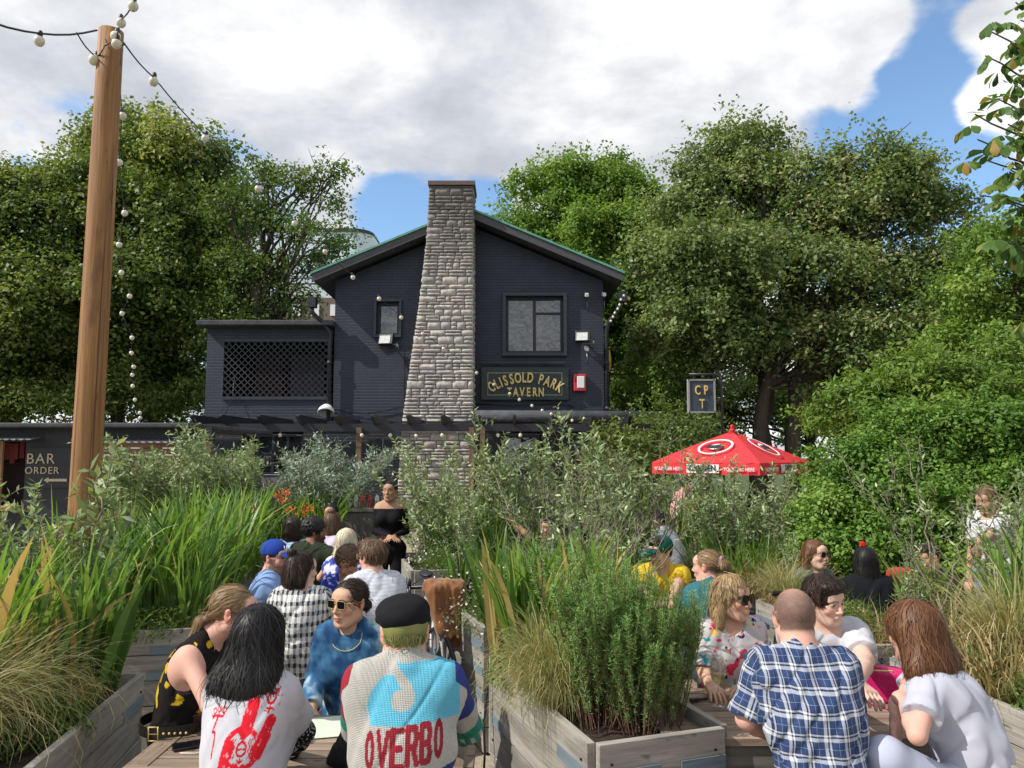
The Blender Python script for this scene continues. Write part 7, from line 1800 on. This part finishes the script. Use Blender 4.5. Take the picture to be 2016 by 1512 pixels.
festoon('festoon loop wrapped round the pole top', [(229,72,5.08),(230,86,5.07)], pre=[(205,98,5.06)], extra=[(244,95,5.1)], cab=.005, sc=.9)
festoon('single bulb loop hanging just left of the pole top', [(188,119,5.15)], pre=[(150,72,4.9)], extra=[(205,100,5.08)], cab=.005)
festoon('row of small bulbs strung under the pergola beam', [(435,857,16.8),(495,857,16.8),(552,857,16.8),(620,858,16.8),(712,857,16.8),(768,857,16.8),(820,858,16.8),(870,857,16.8),(935,857,16.8),(980,857,16.8),(1025,857,16.8),(1072,857,16.8),(1120,857,16.8),(1175,857,16.8)], cab=.006, sc=1.1)
festoon('little bulbs following the gutter at the roof corner', [(1228,582,19.2),(1223,590,19.2),(1220,600,19.3),(1216,608,19.3),(1211,616,19.4),(1207,624,19.4),(1203,632,19.5)], cab=.005, sc=.9)
def wallcable(pts, label, r=.012):
    P = [at(*p) for p in pts]; m = MB(); o = P[0]; m.tube([tuple(p-o) for p in P], r, 5); q = m.build('wall_cable', MT['black'], None); q.location = o; tag(q, label, 'cable')
wallcable([(660,806,19.95),(690,810,19.95),(720,814,19.95),(760,807,19.95),(800,800,19.95)], 'slack black cable sagging along the brick wall beside the chimney')
wallcable([(935,795,19.95),(1010,798,19.95),(1090,794,19.95),(1130,800,19.95)], 'black cable running under the gold lettered board')
wallcable([(797,690,19.9),(796,740,19.94),(797,800,19.95)], 'thin cable dropping from the floodlight beside the chimney', .015)
wallcable([(462,742,20.0),(458,780,20.0),(440,822,19.8)], 'pale loose wire hanging on the lattice wing', .008)
# ---------- umbrella
def umbrella():
    d = 12.0; A = at(1425, 853, d); cl = at(1284, 930, d-.2); cf = at(1497, 938, d-1.35); cr_ = at(1594, 880, d+.35)
    x0 = Vector((cl.x, cl.y, 0)); x1 = Vector((cf.x, cf.y, 0)); x2 = Vector((cr_.x, cr_.y, 0)); x3 = x0+x2-x1
    zc_ = 1.78; ctr = (x0+x2)/2
    s = empty('red_parasol', (ctr.x, ctr.y, 0), 0, 'square red parasol with white printed marks standing before the hedge', 'umbrella')
    ap = Vector((A.x, A.y, 2.42)); ap.x = ctr.x*.4+A.x*.6; off = Vector((ctr.x, ctr.y, 0))
    ap = Vector((ctr.x, ctr.y, 2.27)); 
    C_ = [x0, x1, x2, x3]; red = simple('red_canvas', (.62,.022,.03), .75, .12, 8, .002); hv = .17
    red2 = NT('red_canvas'); red2 = red
    m = MB(); n = 8
    for i in range(4):
        a, b = C_[i]-off, C_[(i+1) % 4]-off; vs = []; fs = []
        for k in range(n+1):
            for j in range(n+1):
                t = k/n; p = a.lerp(b, j/n); q = p.lerp(Vector((0, 0, 0)), t); q.z = zc_+(ap.z-zc_)*(t**.93)-.05*math.sin(j/n*math.pi)*(1-t)*t*2; vs.append(q)
        for k in range(n):
            for j in range(n): u = k*(n+1)+j; fs.append((u, u+1, u+n+2, u+n+1))
        m.add(vs, fs, None, True)
    m.build('canopy', red, s)
    for i in range(4):
        a, b = C_[i]-off, C_[(i+1) % 4]-off; m = MB(); vs = []; 
        out = ((a+b)/2).normalized()
        for j in range(25):
            p = a.lerp(b, j/24)+out*.012*math.sin(j*1.9); vs += [p+Vector((0, 0, zc_)), p+Vector((0, 0, zc_-hv))]
        m.add(vs, [(2*j, 2*j+1, 2*j+3, 2*j+2) for j in range(24)], None, True); vl = m.build('valance', red, s)
        d_ = (b-a).normalized(); yaw = math.atan2(d_.y, d_.x); L = (b-a).length
        if i < 2:
            mid = a.lerp(b, .50)+out*.03
            mm = MB(); mm.box((mid.x, mid.y, zc_-hv/2), (L*.30, .006, hv*.72), yaw); mm.build('white_patch', MT['white_paint'], vl, .002)
            def tx(sx_, pos, size, mat, nm):
                p = a.lerp(b, pos)+out*.045; me = text_mesh(sx_, size, .004, .02, .85); me.materials.clear(); me.materials.append(mat); q = link(nm, me, vl, (p.x, p.y, zc_-hv*.66)); q.rotation_euler = (R(90), 0, yaw)
            tx('CAMDEN', .50, .12, MT['black'], 'patch_lettering'); tx('YOUR BEER HERE', .17, .07, MT['whiteletter'], 'lettering'); tx('YOUR BEER HERE', .83, .07, MT['whiteletter'], 'lettering')
            # round emblem on the slope
            base = (a+b)/2; c = base.lerp(Vector((0, 0, 0)), .42); c.z = zc_+(ap.z-zc_)*.45; up = (Vector((0, 0, ap.z))-Vector((base.x, base.y, zc_))).normalized(); nn = d_.cross(up).normalized(); Rm = Matrix((d_, up, nn)).transposed()
            mm = MB(); mm.lathe(tuple(c+nn*.02), [(.24, 0), (.275, 0), (.275, .006), (.24, .006), (.24, 0)], 32, Rm); mm.lathe(tuple(c+nn*.02), [(0, .006), (.10, .006), (.10, 0)], 24, Rm); em = mm.build('emblem', MT['white_paint'], s)
            mm = MB(); mm.prism([(-.14, -.07), (.08, -.08), (.15, -.02), (.10, .0), (.07, .05), (-.02, .02), (-.11, .03)], .008, tuple(c+nn*.028), tuple(d_), tuple(up)); mm.build('emblem_mark', MT['black'], em)
    m = MB(); m.lathe((0, 0, ap.z-.03), [(0, .14), (.03, .12), (.03, .09), (.02, .08), (.05, .05), (.05, .03), (.03, .02), (.09, 0), (0, 0)], 16); m.build('finial', red, s)
    m = MB(); m.tube([(0, 0, 0), (0, 0, ap.z-.05)], .03, 10); m.build('pole', MT['wood_warm'], s)
    for i in range(4):
        a = C_[i]-off; m = MB(); m.span((0, 0, ap.z-.06), (a.x*.98, a.y*.98, zc_-.02), .03, .02); m.build('rib', MT['wood_warm'], s)
umbrella()
# ---------- bicycle with jacket
def bicycle():
    s = empty('bicycle', (-.53, 5.58, 0), R(14), 'bicycle with black drop handlebars leaning on the pale planter', 'bicycle')
    ty = simple('tyre', (.02,.02,.022), .6); fr_ = simple('pale_frame_paint', (.55,.56,.58), .3, .05)
    Rm = Matrix.Rotation(R(90), 3, 'Y')
    def wheel(y, turn=0):
        T = Matrix.Rotation(R(turn), 3, 'Z')@Rm; c = Vector((0, y, .34))
        m = MB(); ring = [(c+T@Vector((.325*math.cos(a), .325*math.sin(a), 0))) for a in np.linspace(0, 2*math.pi, 49)]; m.tube([tuple(p) for p in ring], .016, 8, False); w_ = m.build('wheel', ty, s)
        m = MB(); ring = [(c+T@Vector((.305*math.cos(a), .305*math.sin(a), 0))) for a in np.linspace(0, 2*math.pi, 49)]; m.tube([tuple(p) for p in ring], .010, 6, False); m.build('rim', MT['steel'], w_)
        m = MB()
        for k in range(24): a = k*math.pi/12; m.tube([tuple(c+T@Vector((.02*math.cos(a+1), .02*math.sin(a+1), .03*(-1)**k))), tuple(c+T@Vector((.30*math.cos(a), .30*math.sin(a), 0)))], .0016, 3)
        m.build('spokes', MT['steel'], w_)
    wheel(-.05, 14); wheel(.97)
    m = MB(); hd = (0, .10, .82); sb = (0, .50, .28); st = (0, .62, .80)
    m.tube([(0, .09, .88), (0, .13, .70)], .018, 8); m.tube([(0, .13, .70), (.035, .08, .60), (.05, -.05, .34)], .012, 8); m.tube([(0, .13, .70), (-.035, .08, .60), (-.05, -.05, .34)], .012, 8)
    m.tube([(0, .12, .74), sb], .017, 8); m.tube([(0, .11, .82), st], .015, 8); m.tube([sb, st, (0, .65, .92)], .016, 8); m.tube([sb, (.05, .97, .34)], .010, 8); m.tube([st, (.05, .97, .34)], .008, 8); m.tube([st, (-.05, .97, .34)], .008, 8)
    m.build('frame', fr_, s)
    m = MB(); m.tube([(-.20, .05, .95), (.20, .05, .95)], .014, 8); m.tube([(0, .10, .86), (0, .09, .95)], .016, 8)
    for q in (1, -1): m.tube([(q*.20, .05, .95), (q*.215, -.04, .965), (q*.22, -.075, .93), (q*.22, -.06, .86), (q*.22, .0, .835)], .015, 8); m.tube([(q*.215, -.05, .965), (q*.215, -.09, 1.0), (q*.215, -.10, 1.03)], .014, 8); m.tube([(q*.215, -.085, .985), (q*.21, -.10, .93), (q*.215, -.07, .87)], .007, 6)
    m.build('handlebar', MT['black_metal'], s)
    m = MB(); m.tube([(-.18, .03, .97), (-.12, -.03, 1.03), (-.03, -.02, 1.0), (.0, -.01, .80), (.03, 0, .68)], .004, 5); m.tube([(.16, .03, .97), (.08, -.05, 1.0), (.0, -.03, .9), (.03, .0, .7)], .004, 5); m.build('brake_cables', MT['black'], s)
    sd = SDF([('+', 0, ('E', (0, .66, .95), (.055, .13, .025)))], .006); V, F_ = sd.mesh(); mesh_np('saddle', V, F_, MT['black'], s, smooth=True)
    m = MB(); m.box((-.07, -.02, .90), (.03, .03, .035)); m.build('lamp', simple('red_lamp', (.6,.02,.02), .3), s)
    return s
bicycle()
def jacket():
    o = Vector((-.50, 5.50, 0)); s = empty('jacket', tuple(o), R(14), 'rust brown suede jacket draped over the bicycle handlebars', 'jacket')
    sd = SDF([('+', 0, ('C', (-.07, .03, .965), (.13, .03, .955), .060, .058)), ('+', .02, ('C', (-.06, -.01, .95), (-.02, -.03, .78), .038, .034)), ('+', .02, ('C', (-.01, -.02, .96), (.02, -.04, .68), .036, .034)), ('+', .02, ('C', (.04, -.01, .96), (.06, -.03, .62), .036, .032)), ('+', .018, ('C', (.09, -.02, .95), (.105, -.035, .58), .034, .030)), ('+', .018, ('C', (.125, .0, .94), (.15, -.01, .60), .032, .024)), ('+', .04, ('E', (.055, .02, .80), (.10, .045, .20))),
              ('+', .03, ('C', (-.07, -.01, .93), (-.0, -.04, .68), .05, .042)), ('+', .02, ('F', (-.01, -.04, .70), (.09, -.06, .60), .042, .045)), ('-', .004, ('C', (.075, -.058, .615), (.13, -.068, .56), .034, .036))], .0055)
    sd.warp(lambda P: .011*waves(P, 15, 34, (1.7, 1, .25))+.005*waves(P, 18, 75, (1.2, 1, .4)), .05); V, F_ = sd.mesh()
    n = NT('suede'); oc = n.obj(); c = n.ramp(n.noise(oc, 9, 5), [(.3, (.13,.045,.012)), (.55, (.22,.085,.025)), (.75, (.30,.125,.045))]); mt = n.pbr(c, .95, n.bump(n.noise(oc, 200, 3), .001), **{'Sheen Weight': .4})
    mesh_np('cloth', V, F_, mt, s, smooth=True)
jacket()
# ---------- service station, screen and other background things
def station():
    c = at(712, 900, 9.4); s = empty('service_station', (c.x, 9.4, 0), 0, 'dark cabinet with rows of glass jars beside the waitress', 'cabinet')
    z = 1.24; m = MB(); m.box((0, 0, z/2), (.5, .4, z-.04)); m.build('cabinet_body', MT['wood_dark'], s); m = MB(); m.box((0, 0, z), (.56, .45, .035)); m.build('top', MT['wood_dark'], s)
    for i in range(6):
        x = -.21+i*.085; j = empty('glass_jar', (c.x+x, 9.3, z+.018), 0, ['clear jar of white cutlery wraps', 'clear jar of folded napkins', 'clear jar beside the napkin jar', 'clear jar holding red sachets', 'clear jar with red and white sachets', 'clear jar nearest the waitress'][i]+' on the dark cabinet', 'jar', 'jars on the cabinet')
        m = MB(); m.lathe((0, 0, 0), [(0, 0), (.034, 0), (.036, .09), (.034, .09), (.032, .004), (0, .004)], 12); m.build('jar', GL.m, j)
        m = MB()
        for k in range(6): a = k*1.05; m.span((.015*math.cos(a), .015*math.sin(a), .01), (.024*math.cos(a), .024*math.sin(a), .12+.02*(k % 3)), .014, .004)
        m.build('contents', simple('sachet_%d' % i, (.55,.06,.08) if i in (3, 4) else (.62,.62,.6), .6, .1), j)
station()
def screen():
    s = empty('canvas_screen', (at(545, 900, 9.9).x, 9.9, 0), 0, 'plain grey mauve canvas screen behind the orange flowers', 'screen')
    m = MB(); W_ = .36; H_ = 1.60; pts = [(-W_, .2), (W_, .2), (W_, H_-.05)]+[(W_-.1+.1*math.cos(a), H_-.1+.1*math.sin(a)) for a in (.4, .9, 1.57)]+[(-W_+.1, H_), (-W_, H_-.06)]
    m.prism(pts, -.04, (0, 0, 0), (1, 0, 0), (0, 0, 1)); m.build('canvas', simple('mauve_canvas', (.20,.165,.21), .8, .1), s)
    m = MB(); m.span((-W_-.02, .02, 0), (-W_-.02, .02, H_), .04, .04); m.span((W_+.02, .02, 0), (W_+.02, .02, H_), .04, .04); m.build('post', MT['black_metal'], s)
screen()
def pc(px, py, d): return at(px, py, d)
q = SDF([('+', 0, ('B', (0, 0, .12), (.13, .07, .12), .04))], .008); q.warp(lambda P: .008*waves(P, 3, 40)); V, F_ = q.mesh(); o_ = mesh_np('shoulder_bag', V, F_, simple('red_bag_cloth', (.42,.03,.03), .7), None, smooth=True); p = pc(1783, 1150, 5.9); o_.location = (p.x, p.y, p.z-.12); tag(o_, 'red shoulder bag hanging below the glasses wearer', 'bag')
def power_cable():
    pts = [(972,1288,4.24),(975,1330,4.2),(970,1380,4.18),(966,1430,4.16),(968,1480,4.14),(965,1540,4.12)]
    P = [at(*p)+Vector((-.035, -.03, 0)) for p in pts]; m = MB(); o = P[0]; m.tube([tuple(p-o) for p in P], .006, 6); q = m.build('power_cable', MT['black'], None); q.location = o; tag(q, 'black cable hanging down the far end of the rosemary planter', 'cable')
power_cable()
wallcable([(1700,1262,4.54),(1704,1275,4.5),(1706,1300,4.45),(1700,1320,4.4)], 'black cable end looped over the planter rim behind the polo shirt', .006)
